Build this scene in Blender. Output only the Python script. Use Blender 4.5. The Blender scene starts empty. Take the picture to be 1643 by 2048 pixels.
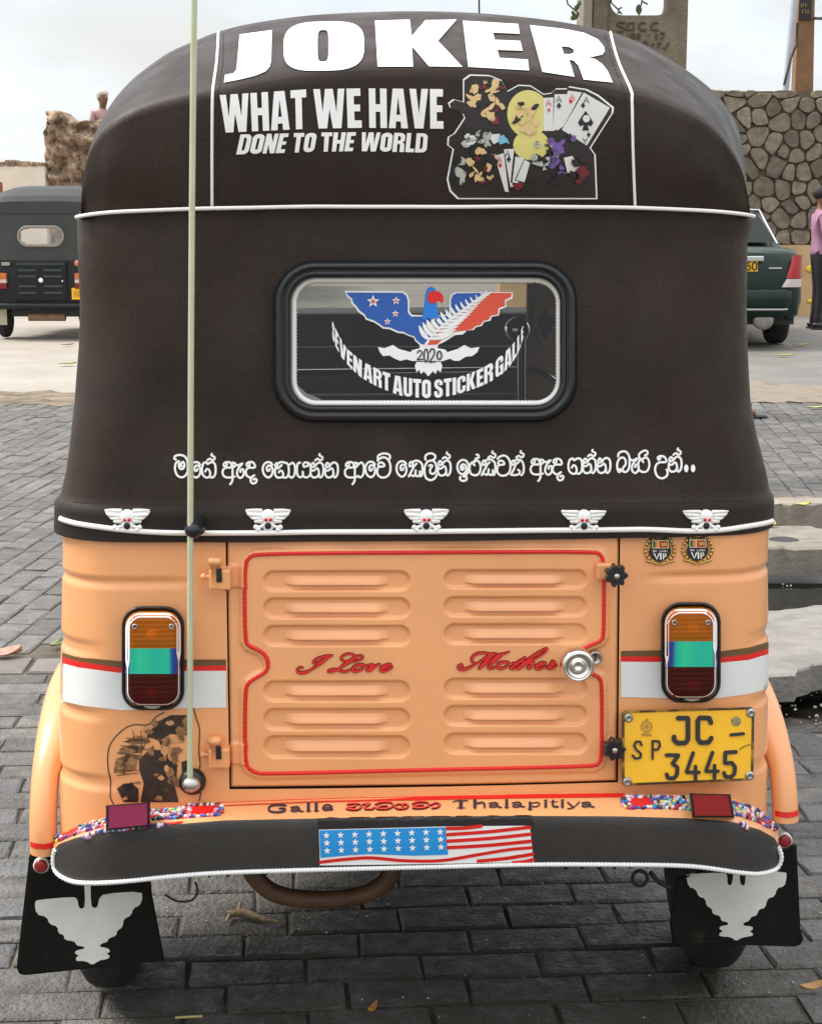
import bpy, bmesh, math, random
import numpy as np
from mathutils import Vector, Matrix
from mathutils.bvhtree import BVHTree
from mathutils.geometry import tessellate_polygon
random.seed(7)
R = math.radians
sc = bpy.context.scene
col = sc.collection
# ------------------------------------------------------------ camera
FPX, CH, PITCH = 3300.0, 1.35, R(10.29)
CX, CY = 821.5, 1024.0
cam_d = bpy.data.cameras.new('camera'); cam = bpy.data.objects.new('camera', cam_d); col.objects.link(cam)
cam_d.sensor_fit = 'HORIZONTAL'; cam_d.sensor_width = 36.0; cam_d.lens = 36.0 * FPX / 1643.0
cam_d.clip_start = 0.05; cam_d.clip_end = 3000
cam.location = (0, 0, CH); cam.rotation_euler = (R(90) - PITCH, 0, 0)
sc.camera = cam
# ------------------------------------------------------------ sky and sun
SUN_EL, SUN_AZ = R(50), R(-78)          # azimuth measured from +Y towards +X; ahead of the camera, to the left
w = bpy.data.worlds.new('World'); sc.world = w; w.use_nodes = True
nt = w.node_tree; nt.nodes.clear()
o_ = nt.nodes.new('ShaderNodeOutputWorld'); bg = nt.nodes.new('ShaderNodeBackground')
sky = nt.nodes.new('ShaderNodeTexSky'); sky.sky_type = 'NISHITA'; sky.sun_disc = False
sky.sun_elevation = SUN_EL; sky.sun_rotation = SUN_AZ; sky.air_density = 1.2; sky.dust_density = 3.0
tc = nt.nodes.new('ShaderNodeTexCoord'); mp = nt.nodes.new('ShaderNodeMapping'); mp.inputs['Scale'].default_value = (1.0, 1.0, 2.6)
nz = nt.nodes.new('ShaderNodeTexNoise'); nz.inputs['Scale'].default_value = 3.2; nz.inputs['Detail'].default_value = 7; nz.inputs['Roughness'].default_value = .55
rp = nt.nodes.new('ShaderNodeValToRGB'); rp.color_ramp.elements[0].position = .40; rp.color_ramp.elements[0].color = (.62, .62, .62, 1)
rp.color_ramp.elements[1].position = .62; rp.color_ramp.elements[1].color = (.97, .97, .97, 1)
nz2 = nt.nodes.new('ShaderNodeTexNoise'); nz2.inputs['Scale'].default_value = 1.6; nz2.inputs['Detail'].default_value = 3
rp2 = nt.nodes.new('ShaderNodeValToRGB'); rp2.color_ramp.elements[0].position = .40; rp2.color_ramp.elements[0].color = (10.2, 9.5, 8.6, 1)
rp2.color_ramp.elements[1].position = .58; rp2.color_ramp.elements[1].color = (9.0, 9.5, 10.1, 1)
mx = nt.nodes.new('ShaderNodeMix'); mx.data_type = 'RGBA'
nt.links.new(tc.outputs['Generated'], mp.inputs['Vector']); nt.links.new(mp.outputs[0], nz.inputs['Vector']); nt.links.new(mp.outputs[0], nz2.inputs['Vector'])
nt.links.new(nz.outputs['Fac'], rp.inputs['Fac']); nt.links.new(nz2.outputs['Fac'], rp2.inputs['Fac'])
nt.links.new(rp.outputs['Color'], mx.inputs['Factor']); nt.links.new(sky.outputs[0], mx.inputs[6]); nt.links.new(rp2.outputs[0], mx.inputs[7])
sx_ = nt.nodes.new('ShaderNodeSeparateXYZ'); mr_ = nt.nodes.new('ShaderNodeMapRange'); vm_ = nt.nodes.new('ShaderNodeVectorMath'); vm_.operation = 'SCALE'
mr_.inputs[1].default_value = 0; mr_.inputs[2].default_value = 1; mr_.inputs[3].default_value = .70; mr_.inputs[4].default_value = 1.75     # overcast: brightest overhead
nt.links.new(tc.outputs['Generated'], sx_.inputs[0]); nt.links.new(sx_.outputs['Z'], mr_.inputs[0]); nt.links.new(mr_.outputs[0], vm_.inputs['Scale']); nt.links.new(mx.outputs[2], vm_.inputs[0])
nt.links.new(vm_.outputs[0], bg.inputs['Color']); nt.links.new(bg.outputs[0], o_.inputs['Surface'])
bg.inputs['Strength'].default_value = 0.10
sd = bpy.data.lights.new('sun', 'SUN'); sd.energy = 2.4; sd.angle = R(20); sd.color = (1.0, .95, .88)
sun = bpy.data.objects.new('sun', sd); col.objects.link(sun)
sdir = Vector((math.sin(SUN_AZ) * math.cos(SUN_EL), math.cos(SUN_AZ) * math.cos(SUN_EL), math.sin(SUN_EL)))
sun.rotation_euler = sdir.to_track_quat('Z', 'Y').to_euler()
vs = sc.view_settings; vs.view_transform = 'Standard'; vs.look = 'None'; vs.exposure = 0.55; vs.gamma = 1.0; vs.use_curve_mapping = False
sc.cycles.max_bounces = 6; sc.cycles.transparent_max_bounces = 12
sc.cycles.use_denoising = True

# ------------------------------------------------------------ pixel <-> world
sp_, cp_ = math.sin(PITCH), math.cos(PITCH)
CAM = Vector((0, 0, CH))
def ray(px, py):
    a = (px - CX) / FPX; b = -(py - CY) / FPX
    return Vector((a, b * sp_ + cp_, b * cp_ - sp_))
def G(px, py, z=0.0):
    d = ray(px, py); t = (z - CH) / d.z; return CAM + d * t
def WY(px, py, Y):
    d = ray(px, py); return CAM + d * (Y / d.y)
def proj(p):
    dz = p[1] * cp_ + (CH - p[2]) * sp_; v = (p[2] - CH) * cp_ + p[1] * sp_
    return CX + FPX * p[0] / dz, CY - FPX * v / dz
# the rickshaw's own frame: x right, y forward, z up, origin on the ground under its tail
VM = Matrix.Translation((0.005, 2.42, 0)) @ Matrix.Rotation(R(3.0), 4, 'Z'); VI = VM.inverted(); VR = VI.to_3x3()
CAML = VI @ CAM
def L(px, py, y):
    d = VR @ ray(px, py); return CAML + d * ((y - CAML.y) / d.y)
def projL(p): return proj(VM @ Vector(p))

# ------------------------------------------------------------ materials
def mat(name, rgb, rough=.5, metal=0., coat=0., bump=0., bscale=60., var=0., vscale=6., spec=.5, sheen=0., rnd=None, trans=0., dark=None, dthr=.55, dscale=4., rvar=0., speck=None, world=False, oil_shade=None):
    m = bpy.data.materials.new(name); m.use_nodes = True; n = m.node_tree; b = n.nodes['Principled BSDF']
    c = (*rgb, 1)
    b.inputs['Base Color'].default_value = c; b.inputs['Roughness'].default_value = rough; b.inputs['Metallic'].default_value = metal
    b.inputs['Coat Weight'].default_value = coat; b.inputs['Coat Roughness'].default_value = .08; b.inputs['Specular IOR Level'].default_value = spec
    b.inputs['Sheen Weight'].default_value = sheen; b.inputs['Transmission Weight'].default_value = trans
    t = n.nodes.new('ShaderNodeTexCoord'); vec = n.nodes.new('ShaderNodeNewGeometry').outputs['Position'] if world else t.outputs['Object']
    def noise(s, d=5, r=.6):
        q = n.nodes.new('ShaderNodeTexNoise'); q.inputs['Scale'].default_value = s; q.inputs['Detail'].default_value = d; q.inputs['Roughness'].default_value = r
        n.links.new(vec, q.inputs['Vector']); return q
    cur = None
    def mixc(fac, A, B):
        q = n.nodes.new('ShaderNodeMix'); q.data_type = 'RGBA'
        n.links.new(fac, q.inputs['Factor'])
        for s, v in ((6, A), (7, B)):
            if isinstance(v, tuple): q.inputs[s].default_value = v
            else: n.links.new(v, q.inputs[s])
        return q.outputs[2]
    if var:
        q = noise(vscale); lo = tuple(max(0, x * (1 - var)) for x in rgb) + (1,); hi = tuple(min(1, x * (1 + var)) for x in rgb) + (1,)
        r = n.nodes.new('ShaderNodeMapRange'); r.inputs[1].default_value = .3; r.inputs[2].default_value = .7
        n.links.new(q.outputs['Fac'], r.inputs[0]); cur = mixc(r.outputs[0], lo, hi)
    if rnd:
        kind, amt = rnd
        if kind == 'island': g = n.nodes.new('ShaderNodeNewGeometry'); so = g.outputs['Random Per Island']
        else: g = n.nodes.new('ShaderNodeObjectInfo'); so = g.outputs['Random']
        r = n.nodes.new('ShaderNodeMapRange'); r.inputs[3].default_value = 1 - amt; r.inputs[4].default_value = 1 + amt
        n.links.new(so, r.inputs[0])
        v = n.nodes.new('ShaderNodeVectorMath'); v.operation = 'SCALE'
        if cur is None: v.inputs[0].default_value = rgb
        else: n.links.new(cur, v.inputs[0])
        n.links.new(r.outputs[0], v.inputs['Scale']); cur = v.outputs[0]
    if dark:
        q = noise(dscale, 8, .65); r = n.nodes.new('ShaderNodeMapRange'); r.inputs[1].default_value = dthr; r.inputs[2].default_value = dthr + .12
        n.links.new(q.outputs['Fac'], r.inputs[0]); cur = mixc(r.outputs[0], cur if cur is not None else c, (*dark, 1))
    if oil_shade:      # oily stain plus the rickshaw's shade painted in: centre x, y, radius, colour
        ds = n.nodes.new('ShaderNodeVectorMath'); ds.operation = 'DISTANCE'; ds.inputs[1].default_value = (oil_shade[0], oil_shade[1], 0); n.links.new(vec, ds.inputs[0])
        m1 = n.nodes.new('ShaderNodeMapRange'); m1.inputs[1].default_value = oil_shade[2] * .5; m1.inputs[2].default_value = oil_shade[2] * 1.3; m1.inputs[3].default_value = .30; m1.inputs[4].default_value = -.35; n.links.new(ds.outputs['Value'], m1.inputs[0])
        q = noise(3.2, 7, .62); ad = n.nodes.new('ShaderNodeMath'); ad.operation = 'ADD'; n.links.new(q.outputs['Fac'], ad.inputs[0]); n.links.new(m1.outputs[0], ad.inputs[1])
        r = n.nodes.new('ShaderNodeMapRange'); r.inputs[1].default_value = .46; r.inputs[2].default_value = .72; r.inputs[4].default_value = .85; n.links.new(ad.outputs[0], r.inputs[0]); cur = mixc(r.outputs[0], cur if cur is not None else c, (*oil_shade[3], 1))
    if cur is not None: n.links.new(cur, b.inputs['Base Color'])
    if speck:
        q = noise(speck[0], 2, .5); r = n.nodes.new('ShaderNodeMapRange'); r.inputs[1].default_value = .3; r.inputs[2].default_value = .7; r.inputs[3].default_value = 1 - speck[1]; r.inputs[4].default_value = 1 + speck[1]
        n.links.new(q.outputs['Fac'], r.inputs[0]); v = n.nodes.new('ShaderNodeVectorMath'); v.operation = 'SCALE'
        if cur is None: v.inputs[0].default_value = rgb
        else: n.links.new(cur, v.inputs[0])
        n.links.new(r.outputs[0], v.inputs['Scale']); n.links.new(v.outputs[0], b.inputs['Base Color'])
    if rvar:
        q = noise(vscale * 1.7); r = n.nodes.new('ShaderNodeMapRange'); r.inputs[1].default_value = .35; r.inputs[2].default_value = .65
        r.inputs[3].default_value = max(.03, rough - rvar); r.inputs[4].default_value = min(1, rough + rvar)
        n.links.new(q.outputs['Fac'], r.inputs[0]); n.links.new(r.outputs[0], b.inputs['Roughness'])
    if bump:
        q = noise(bscale, 4, .6); bu = n.nodes.new('ShaderNodeBump'); bu.inputs['Strength'].default_value = bump; bu.inputs['Distance'].default_value = .01
        n.links.new(q.outputs['Fac'], bu.inputs['Height']); n.links.new(bu.outputs[0], b.inputs['Normal'])
    return m
def glassmat(name, tint, fac, rough=.02):
    m = bpy.data.materials.new(name); m.use_nodes = True; n = m.node_tree; n.nodes.clear()
    o = n.nodes.new('ShaderNodeOutputMaterial'); a = n.nodes.new('ShaderNodeBsdfTransparent'); g = n.nodes.new('ShaderNodeBsdfGlossy'); x = n.nodes.new('ShaderNodeMixShader')
    a.inputs[0].default_value = (*tint, 1); g.inputs['Roughness'].default_value = rough; x.inputs[0].default_value = fac
    n.links.new(a.outputs[0], x.inputs[1]); n.links.new(g.outputs[0], x.inputs[2]); n.links.new(x.outputs[0], o.inputs[0]); return m
def lensmat(name, tint, base, fac):
    m = mat(name, base, .14, coat=.5, spec=.4); n = m.node_tree; b = n.nodes['Principled BSDF']; o = n.nodes['Material Output']
    t = n.nodes.new('ShaderNodeBsdfTransparent'); t.inputs[0].default_value = (*tint, 1); x = n.nodes.new('ShaderNodeMixShader'); x.inputs[0].default_value = fac
    n.links.new(t.outputs[0], x.inputs[1]); n.links.new(b.outputs[0], x.inputs[2]); n.links.new(x.outputs[0], o.inputs[0]); return m
M = {}
M['paint'] = mat('orange_paint', (.83, .375, .15), .36, coat=.45, var=.07, vscale=5, bump=.04, bscale=6, rvar=.1, dark=(.55, .22, .08), dthr=.70, dscale=26)
M['canvas'] = mat('black_canopy_vinyl', (.027, .0165, .0115), .5, bump=.15, bscale=420, var=.28, vscale=7, spec=.24, rvar=.1, speck=(650, .5))
M['canvas2'] = mat('canopy_band_vinyl', (.018, .011, .008), .5, bump=.2, bscale=420, var=.18, vscale=9, spec=.26)
M['rubber'] = mat('black_rubber', (.010, .012, .014), .32, bump=.05, bscale=90, spec=.5)
M['tyre'] = mat('tyre_rubber', (.012, .012, .012), .8, bump=.5, bscale=60)
M['flap'] = mat('mudflap_rubber', (.006, .007, .005), .5, bump=.05, bscale=30, rvar=.12, spec=.15, dark=(.022, .020, .015), dthr=.60, dscale=14)
M['white'] = mat('white_vinyl', (.90, .90, .88), .45, var=.03, vscale=30)
M['piping'] = mat('white_piping', (.86, .85, .80), .4)
M['rope'] = mat('white_rope', (.80, .80, .78), .6)
M['red'] = mat('red_tape', (.72, .012, .008), .4)
M['brown'] = mat('brown_tape', (.14, .075, .02), .4)
M['stripe'] = mat('white_tape', (.74, .76, .74), .38, var=.04, vscale=12)
M['chrome'] = mat('chrome', (.75, .73, .70), .14, 1.0)
M['steel'] = mat('dull_steel', (.45, .44, .42), .38, 1.0, var=.2)
M['dark'] = mat('dark_metal', (.012, .012, .012), .6)
M['rod'] = mat('pale_green_rod', (.50, .53, .36), .35, var=.08, vscale=20)
M['amber'] = lensmat('amber_lens', (1.0, .40, .03), (.58, .17, .004), .55)
M['redlens'] = lensmat('dark_red_lens', (.55, .02, .015), (.06, .001, .001), .6)
M['reflex'] = mat('red_reflector', (.32, .006, .012), .25, coat=.5, bump=.25, bscale=400)
M['bumper'] = mat('black_bumper_vinyl', (.030, .026, .023), .48, bump=.25, bscale=350, var=.25, vscale=8, rvar=.1)
M['plate'] = mat('yellow_plate', (.86, .46, .004), .35, var=.05, vscale=14, dark=(.45, .25, .02), dthr=.70, dscale=9)
M['ink'] = mat('black_ink', (.012, .010, .010), .45)
M['blue'] = mat('blue_vinyl', (.015, .10, .42), .4); M['lblue'] = mat('bright_blue_vinyl', (.01, .20, .70), .4)
M['tomato'] = mat('tomato_vinyl', (.75, .08, .035), .4); M['skyb'] = mat('sky_blue_vinyl', (.015, .30, .72), .4)
M['dred'] = mat('dark_red_edge', (.12, .008, .006), .45); M['gold'] = mat('gold_metal', (.62, .40, .12), .3, 1.0)
M['navy'] = mat('navy_ink', (.03, .02, .035), .45)
M['glass'] = glassmat('rear_window_glass', (.72, .72, .68), .035)
M['winglass'] = glassmat('windscreen_glass', (.85, .87, .86), .08)
M['seat'] = mat('brown_seat_vinyl', (.035, .020, .015), .4, var=.3, bump=.1, bscale=40)
M['panel'] = mat('brown_inner_panel', (.16, .10, .055), .45, var=.15)
M['floor'] = mat('dark_floor', (.02, .02, .02), .7)
M['rust'] = mat('rusty_tube', (.075, .034, .013), .6, var=.35, vscale=20, bump=.1)
M['holo'] = mat('holographic_foil', (.02, .55, .35), .22, .35, coat=.6)

# ------------------------------------------------------------ mesh helpers
def link(o, parent=None):
    col.objects.link(o)
    if parent is not None: o.parent = parent
    return o
def mk(name, verts, faces, m, parent=None, smooth=False, mats=None, fm=None):
    me = bpy.data.meshes.new(name); me.from_pydata([tuple(v) for v in verts], [], faces); me.update()
    if mats:
        for q in mats: me.materials.append(q)
        if fm: me.polygons.foreach_set('material_index', fm)
    elif m is not None: me.materials.append(m)
    if smooth: me.polygons.foreach_set('use_smooth', [True] * len(me.polygons))
    me.update()
    return link(bpy.data.objects.new(name, me), parent)
def tag(o, label, cat, group=None, kind=None):
    if label: o['label'] = label
    if cat: o['category'] = cat
    if group: o['group'] = group
    if kind: o['kind'] = kind
    return o
def empty(name, loc=(0, 0, 0), rz=0, label=None, cat=None, group=None):
    o = bpy.data.objects.new(name, None); col.objects.link(o); o.location = loc; o.rotation_euler = (0, 0, rz); o.empty_display_size = .1
    return tag(o, label, cat, group)
class MB:
    def __init__(s): s.v = []; s.f = []; s.m = []
    def add(s, v, f, mi=0):
        k = len(s.v); s.v += [tuple(x) for x in v]; s.f += [tuple(i + k for i in q) for q in f]; s.m += [mi] * len(f); return s
    def grid(s, rows, mi=0, closed=False):
        n = len(rows[0]); v = [p for r in rows for p in r]; f = []
        for i in range(len(rows) - 1):
            for j in range(n - (0 if closed else 1)):
                k = (j + 1) % n; f.append((i * n + j, i * n + k, (i + 1) * n + k, (i + 1) * n + j))
        return s.add(v, f, mi)
    def box(s, a, b, mi=0, bev=0.):
        x0, y0, z0 = a; x1, y1, z1 = b
        if bev <= 0:
            v = [(x0, y0, z0), (x1, y0, z0), (x1, y1, z0), (x0, y1, z0), (x0, y0, z1), (x1, y0, z1), (x1, y1, z1), (x0, y1, z1)]
            return s.add(v, [(3, 2, 1, 0), (4, 5, 6, 7), (0, 1, 5, 4), (1, 2, 6, 5), (2, 3, 7, 6), (3, 0, 4, 7)], mi)
        bm = bmesh.new(); bmesh.ops.create_cube(bm, size=1)
        for q in bm.verts: q.co = Vector(((x0 + x1) / 2 + q.co.x * (x1 - x0), (y0 + y1) / 2 + q.co.y * (y1 - y0), (z0 + z1) / 2 + q.co.z * (z1 - z0)))
        bmesh.ops.bevel(bm, geom=bm.edges[:], offset=bev, segments=2, affect='EDGES', profile=.5)
        bm.verts.index_update(); s.add([q.co[:] for q in bm.verts], [tuple(q.index for q in f.verts) for f in bm.faces], mi); bm.free(); return s
    def tube(s, pts, r, n=8, mi=0, cap=True, closed=False):
        pts = [Vector(p) for p in pts]; N = len(pts); rows = []; up = None
        for i, p in enumerate(pts):
            a = pts[(i - 1) % N] if (closed or i > 0) else p; b = pts[(i + 1) % N] if (closed or i < N - 1) else p
            t = (b - a).normalized()
            if up is None: up = t.orthogonal().normalized()
            up = (up - t * up.dot(t)).normalized(); bi = t.cross(up); rr = r[i] if isinstance(r, (list, tuple)) else r
            rows.append([p + (up * math.cos(2 * math.pi * k / n) + bi * math.sin(2 * math.pi * k / n)) * rr for k in range(n)])
        if closed: rows.append(rows[0])
        s.grid(rows, mi, True)
        if cap and not closed:
            s.add(rows[0], [tuple(range(n))], mi); s.add(rows[-1], [tuple(range(n))[::-1]], mi)
        return s
    def lathe(s, c, prof, axis='-y', n=24, mi=0):
        c = Vector(c); rows = []
        for r, h in prof:
            row = []
            for k in range(n):
                a = 2 * math.pi * k / n; u, v = r * math.cos(a), r * math.sin(a)
                row.append(c + {'-y': Vector((u, -h, v)), 'z': Vector((u, v, h)), 'x': Vector((h, u, v))}[axis])
            rows.append(row)
        s.grid(rows, mi, True)
        for row in (rows[0], rows[-1]): s.add(row, [tuple(range(n))], mi)
        return s
    def ball(s, c, r, mi=0, nu=10, nv=7, sc3=(1, 1, 1)):
        rows = []
        for i in range(nv + 1):
            t = math.pi * i / nv; t = min(max(t, .02), math.pi - .02)
            rows.append([(c[0] + sc3[0] * r * math.sin(t) * math.cos(2 * math.pi * k / nu), c[1] + sc3[1] * r * math.sin(t) * math.sin(2 * math.pi * k / nu), c[2] + sc3[2] * r * math.cos(t)) for k in range(nu)])
        return s.grid(rows, mi, True)
    def build(s, name, m, parent=None, smooth=False, mats=None):
        return mk(name, s.v, s.f, m, parent, smooth, mats, s.m if mats else None)
def fixn(o):
    bm = bmesh.new(); bm.from_mesh(o.data); bmesh.ops.recalc_face_normals(bm, faces=bm.faces[:]); bm.to_mesh(o.data); bm.free(); return o
def autosmooth(o, ang=35):
    me = o.data; me.polygons.foreach_set('use_smooth', [True] * len(me.polygons))
    bm = bmesh.new(); bm.from_mesh(me); bmesh.ops.remove_doubles(bm, verts=bm.verts[:], dist=1e-5)
    bmesh.ops.recalc_face_normals(bm, faces=bm.faces[:])
    for e in bm.edges:
        if len(e.link_faces) == 2 and e.calc_face_angle(0) > R(ang): e.smooth = False
    bm.to_mesh(me); bm.free(); return o
def interp(tab, t):
    xs = [a for a, b in tab]; ys = [b for a, b in tab]; return float(np.interp(t, xs, ys))
def resample(pts, n):
    p = np.array(pts, float); d = np.r_[0, np.cumsum(np.hypot(*np.diff(p, axis=0).T))]; t = np.linspace(0, d[-1], n)
    return [(float(np.interp(q, d, p[:, 0])), float(np.interp(q, d, p[:, 1]))) for q in t]
def spline(pts, step=2.0, closed=False):
    P = [np.array(p[:2], float) for p in pts]; n = len(P)
    if n < 3 and not closed:
        k = max(1, int(np.hypot(*(P[1] - P[0])) / step)); return [tuple(P[0] + (P[1] - P[0]) * i / k) for i in range(k + 1)]
    out = []
    for i in range(n if closed else n - 1):
        if closed: a, b, c, d = P[i - 1], P[i], P[(i + 1) % n], P[(i + 2) % n]
        else: a, b, c, d = P[max(i - 1, 0)], P[i], P[i + 1], P[min(i + 2, n - 1)]
        k = max(1, int(np.hypot(*(c - b)) / step))
        for j in range(k):
            t = j / k
            out.append(tuple(.5 * ((2 * b) + (-a + c) * t + (2 * a - 5 * b + 4 * c - d) * t * t + (-a + 3 * b - 3 * c + d) * t ** 3)))
    if not closed: out.append(tuple(P[-1]))
    return out
def rrect(x0, y0, x1, y1, r, n=6):
    out = []
    for cx, cy, a0 in ((x1 - r, y0 + r, -90), (x1 - r, y1 - r, 0), (x0 + r, y1 - r, 90), (x0 + r, y0 + r, 180)):
        for k in range(n + 1):
            a = R(a0 + 90 * k / n); out.append((cx + r * math.cos(a), cy + r * math.sin(a)))
    return out
# surfaces that things are stuck to: a ray through a pixel meets the surface
class Surf:
    def __init__(s, objs, y0=0.):
        v = []; f = []
        for o in objs:
            k = len(v); v += [q.co.copy() for q in o.data.vertices]; f += [tuple(i + k for i in p.vertices) for p in o.data.polygons]
        s.t = BVHTree.FromPolygons(v, f); s.y0 = y0
    def hit(s, px, py, off=0.):
        d = (VR @ ray(px, py)).normalized(); loc, nor, i, _ = s.t.ray_cast(CAML, d)
        if loc is None:
            q = L(px, py, s.y0); loc, nor, i, _ = s.t.find_nearest(q)
        if nor.dot(d) > 0: nor = -nor
        return loc + nor * off
def decal_mesh(loops_list, surf, off=.0012, maxe=14.):
    """flat shapes (lists of loops in pixels: outline, then holes) laid on a surface"""
    V = []; Fc = []
    for gi, loops in enumerate(loops_list):
        loops = [[p for i, p in enumerate(l) if i == 0 or (abs(p[0] - l[i - 1][0]) + abs(p[1] - l[i - 1][1])) > 1e-4] for l in loops]
        flat = [p for l in loops for p in l]
        tris = tessellate_polygon([[Vector((p[0], p[1], 0)) for p in l] for l in loops])
        bm = bmesh.new(); vs_ = [bm.verts.new((p[0], p[1], 0)) for p in flat]
        for t in tris:
            try: bm.faces.new([vs_[i] for i in t])
            except ValueError: pass
        for _ in range(6):
            long = [e for e in bm.edges if e.calc_length() > maxe]
            if not long: break
            bmesh.ops.subdivide_edges(bm, edges=long, cuts=1, use_grid_fill=False); bmesh.ops.triangulate(bm, faces=bm.faces[:])
        bm.verts.index_update(); k = len(V)
        for q in bm.verts: V.append(surf.hit(q.co.x, q.co.y, off + .00003 * (gi % 4)))
        Fc += [tuple(q.index + k for q in f.verts) for f in bm.faces]; bm.free()
    return V, Fc
def decal(name, loops_list, surf, m, parent, off=.0012, maxe=14.):
    V, Fc = decal_mesh(loops_list, surf, off, maxe); return mk(name, V, Fc, m, parent)
def stroke_mesh(strokes, surf, off=.0014, step=2.0, smooth=True):
    """strokes: (points in pixels, width or widths, closed)"""
    V = []; Fc = []
    for si, st in enumerate(strokes):
        pts, wd = st[0], st[1]; closed = st[2] if len(st) > 2 else False
        P = spline(pts, step, closed) if smooth else [tuple(p) for p in pts]
        n = len(P); rows = []
        for i, p in enumerate(P):
            a = P[(i - 1) % n] if (closed or i > 0) else p; b = P[(i + 1) % n] if (closed or i < n - 1) else p
            dx, dy = b[0] - a[0], b[1] - a[1]; l = math.hypot(dx, dy) or 1; dx /= l; dy /= l
            if isinstance(wd, (list, tuple)): ww = float(np.interp(i / max(1, n - 1), np.linspace(0, 1, len(wd)), wd)) / 2
            else: ww = wd / 2
            rows.append((p, dx, dy, ww))
        full = []
        if not closed:
            p, dx, dy, ww = rows[0]
            for a in (80, 55, 30): full.append(((p[0] - dx * ww * math.sin(R(a)), p[1] - dy * ww * math.sin(R(a))), dx, dy, ww * math.cos(R(a))))
        full += rows
        if not closed:
            p, dx, dy, ww = rows[-1]
            for a in (30, 55, 80): full.append(((p[0] + dx * ww * math.sin(R(a)), p[1] + dy * ww * math.sin(R(a))), dx, dy, ww * math.cos(R(a))))
        k = len(V); m_ = len(full)
        for i, (p, dx, dy, ww) in enumerate(full):
            o = off + .0002 * i / m_ + .00009 * (si % 5)
            V.append(surf.hit(p[0] - dy * ww, p[1] + dx * ww, o)); V.append(surf.hit(p[0] + dy * ww, p[1] - dx * ww, o))
        for i in range(m_ if closed else m_ - 1):
            j = (i + 1) % m_; Fc.append((k + 2 * i, k + 2 * i + 1, k + 2 * j + 1, k + 2 * j))
    return V, Fc
def strokes(name, sts, surf, m, parent, off=.0014, step=2.0, smooth=True):
    V, Fc = stroke_mesh(sts, surf, off, step, smooth); return mk(name, V, Fc, m, parent)
def pipe(name, pts, surf, r, m, parent, off=0., step=8., closed=False, n=7, twist=0):
    P = spline(pts, step, closed); q = [surf.hit(a, b, off) for a, b in P]
    if twist:
        rr = [r * (1 + .28 * (i % 2)) for i in range(len(q))]
    else: rr = r
    return MB().tube(q, rr, n, closed=closed).build(name, m, parent, True)
def raised(loop, surf, h, bev=.3, off=.0):
    """a plate of thickness h with a chamfered rim, outline in pixels; returns verts, faces"""
    cx = sum(p[0] for p in loop) / len(loop); cy = sum(p[1] for p in loop) / len(loop); n = len(loop)
    ins = [(p[0] + (cx - p[0]) * .06, p[1] + (cy - p[1]) * .06) for p in loop]
    a = [surf.hit(x, y, off) for x, y in loop]; b = [surf.hit(x, y, off + h * (1 - bev)) for x, y in loop]; c = [surf.hit(x, y, off + h) for x, y in ins]
    V = a + b + c; Fc = []
    for base in (0, n):
        for i in range(n): j = (i + 1) % n; Fc.append((base + i, base + j, base + n + j, base + n + i))
    for t in tessellate_polygon([[Vector((p[0], p[1], 0)) for p in ins]]): Fc.append(tuple(2 * n + i for i in t))
    return V, Fc
def crop(x0, y0, s): return lambda pts, dx=0, dy=0: [(x0 + (p[0] + dx) / s, y0 + (p[1] + dy) / s) for p in pts]
def circ(cx, cy, r, n=16, ry=None): return [(cx + r * math.cos(2 * math.pi * k / n), cy + (ry or r) * math.sin(2 * math.pi * k / n)) for k in range(n)]
def star(cx, cy, r, r2=.42, rot=-90): return [(cx + (r if k % 2 == 0 else r * r2) * math.cos(R(rot + 36 * k)), cy + (r if k % 2 == 0 else r * r2) * math.sin(R(rot + 36 * k))) for k in range(10)]
# ============================================================ the rickshaw: tail, canopy, hood
root = empty('auto_rickshaw', VM.to_translation(), R(3.0), 'peach orange auto rickshaw with black decorated canopy, parked on the wet pavers', 'auto rickshaw')
SIL_L = [(380, 160), (440, 158), (500, 160), (600, 163), (700, 160), (800, 154), (880, 143), (950, 133), (990, 125), (1004, 121), (1060, 122), (1100, 123), (1300, 119), (1440, 117), (1580, 117), (1760, 118)]
SIL_R = [(380, 1500), (440, 1505), (480, 1493), (600, 1492), (700, 1495), (800, 1500), (860, 1510), (950, 1530), (1000, 1538), (1045, 1540), (1100, 1537), (1300, 1538), (1450, 1537), (1600, 1535), (1760, 1534)]
YB = [(.30, -.046), (.45, -.033), (.87, 0.0), (.93, .006), (1.0, .016), (1.2, .034), (1.45, .05)]
def yback(z): return interp(YB, z)
def edges(z, r):
    y = yback(z) + .8 * r; out = []
    for s, tab in ((-1, SIL_L), (1, SIL_R)):
        x = s * .54
        for _ in range(3):
            py = projL((x, y, z))[1]; x = L(interp(tab, py), py, y).x
        out.append(x)
    return out
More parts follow.
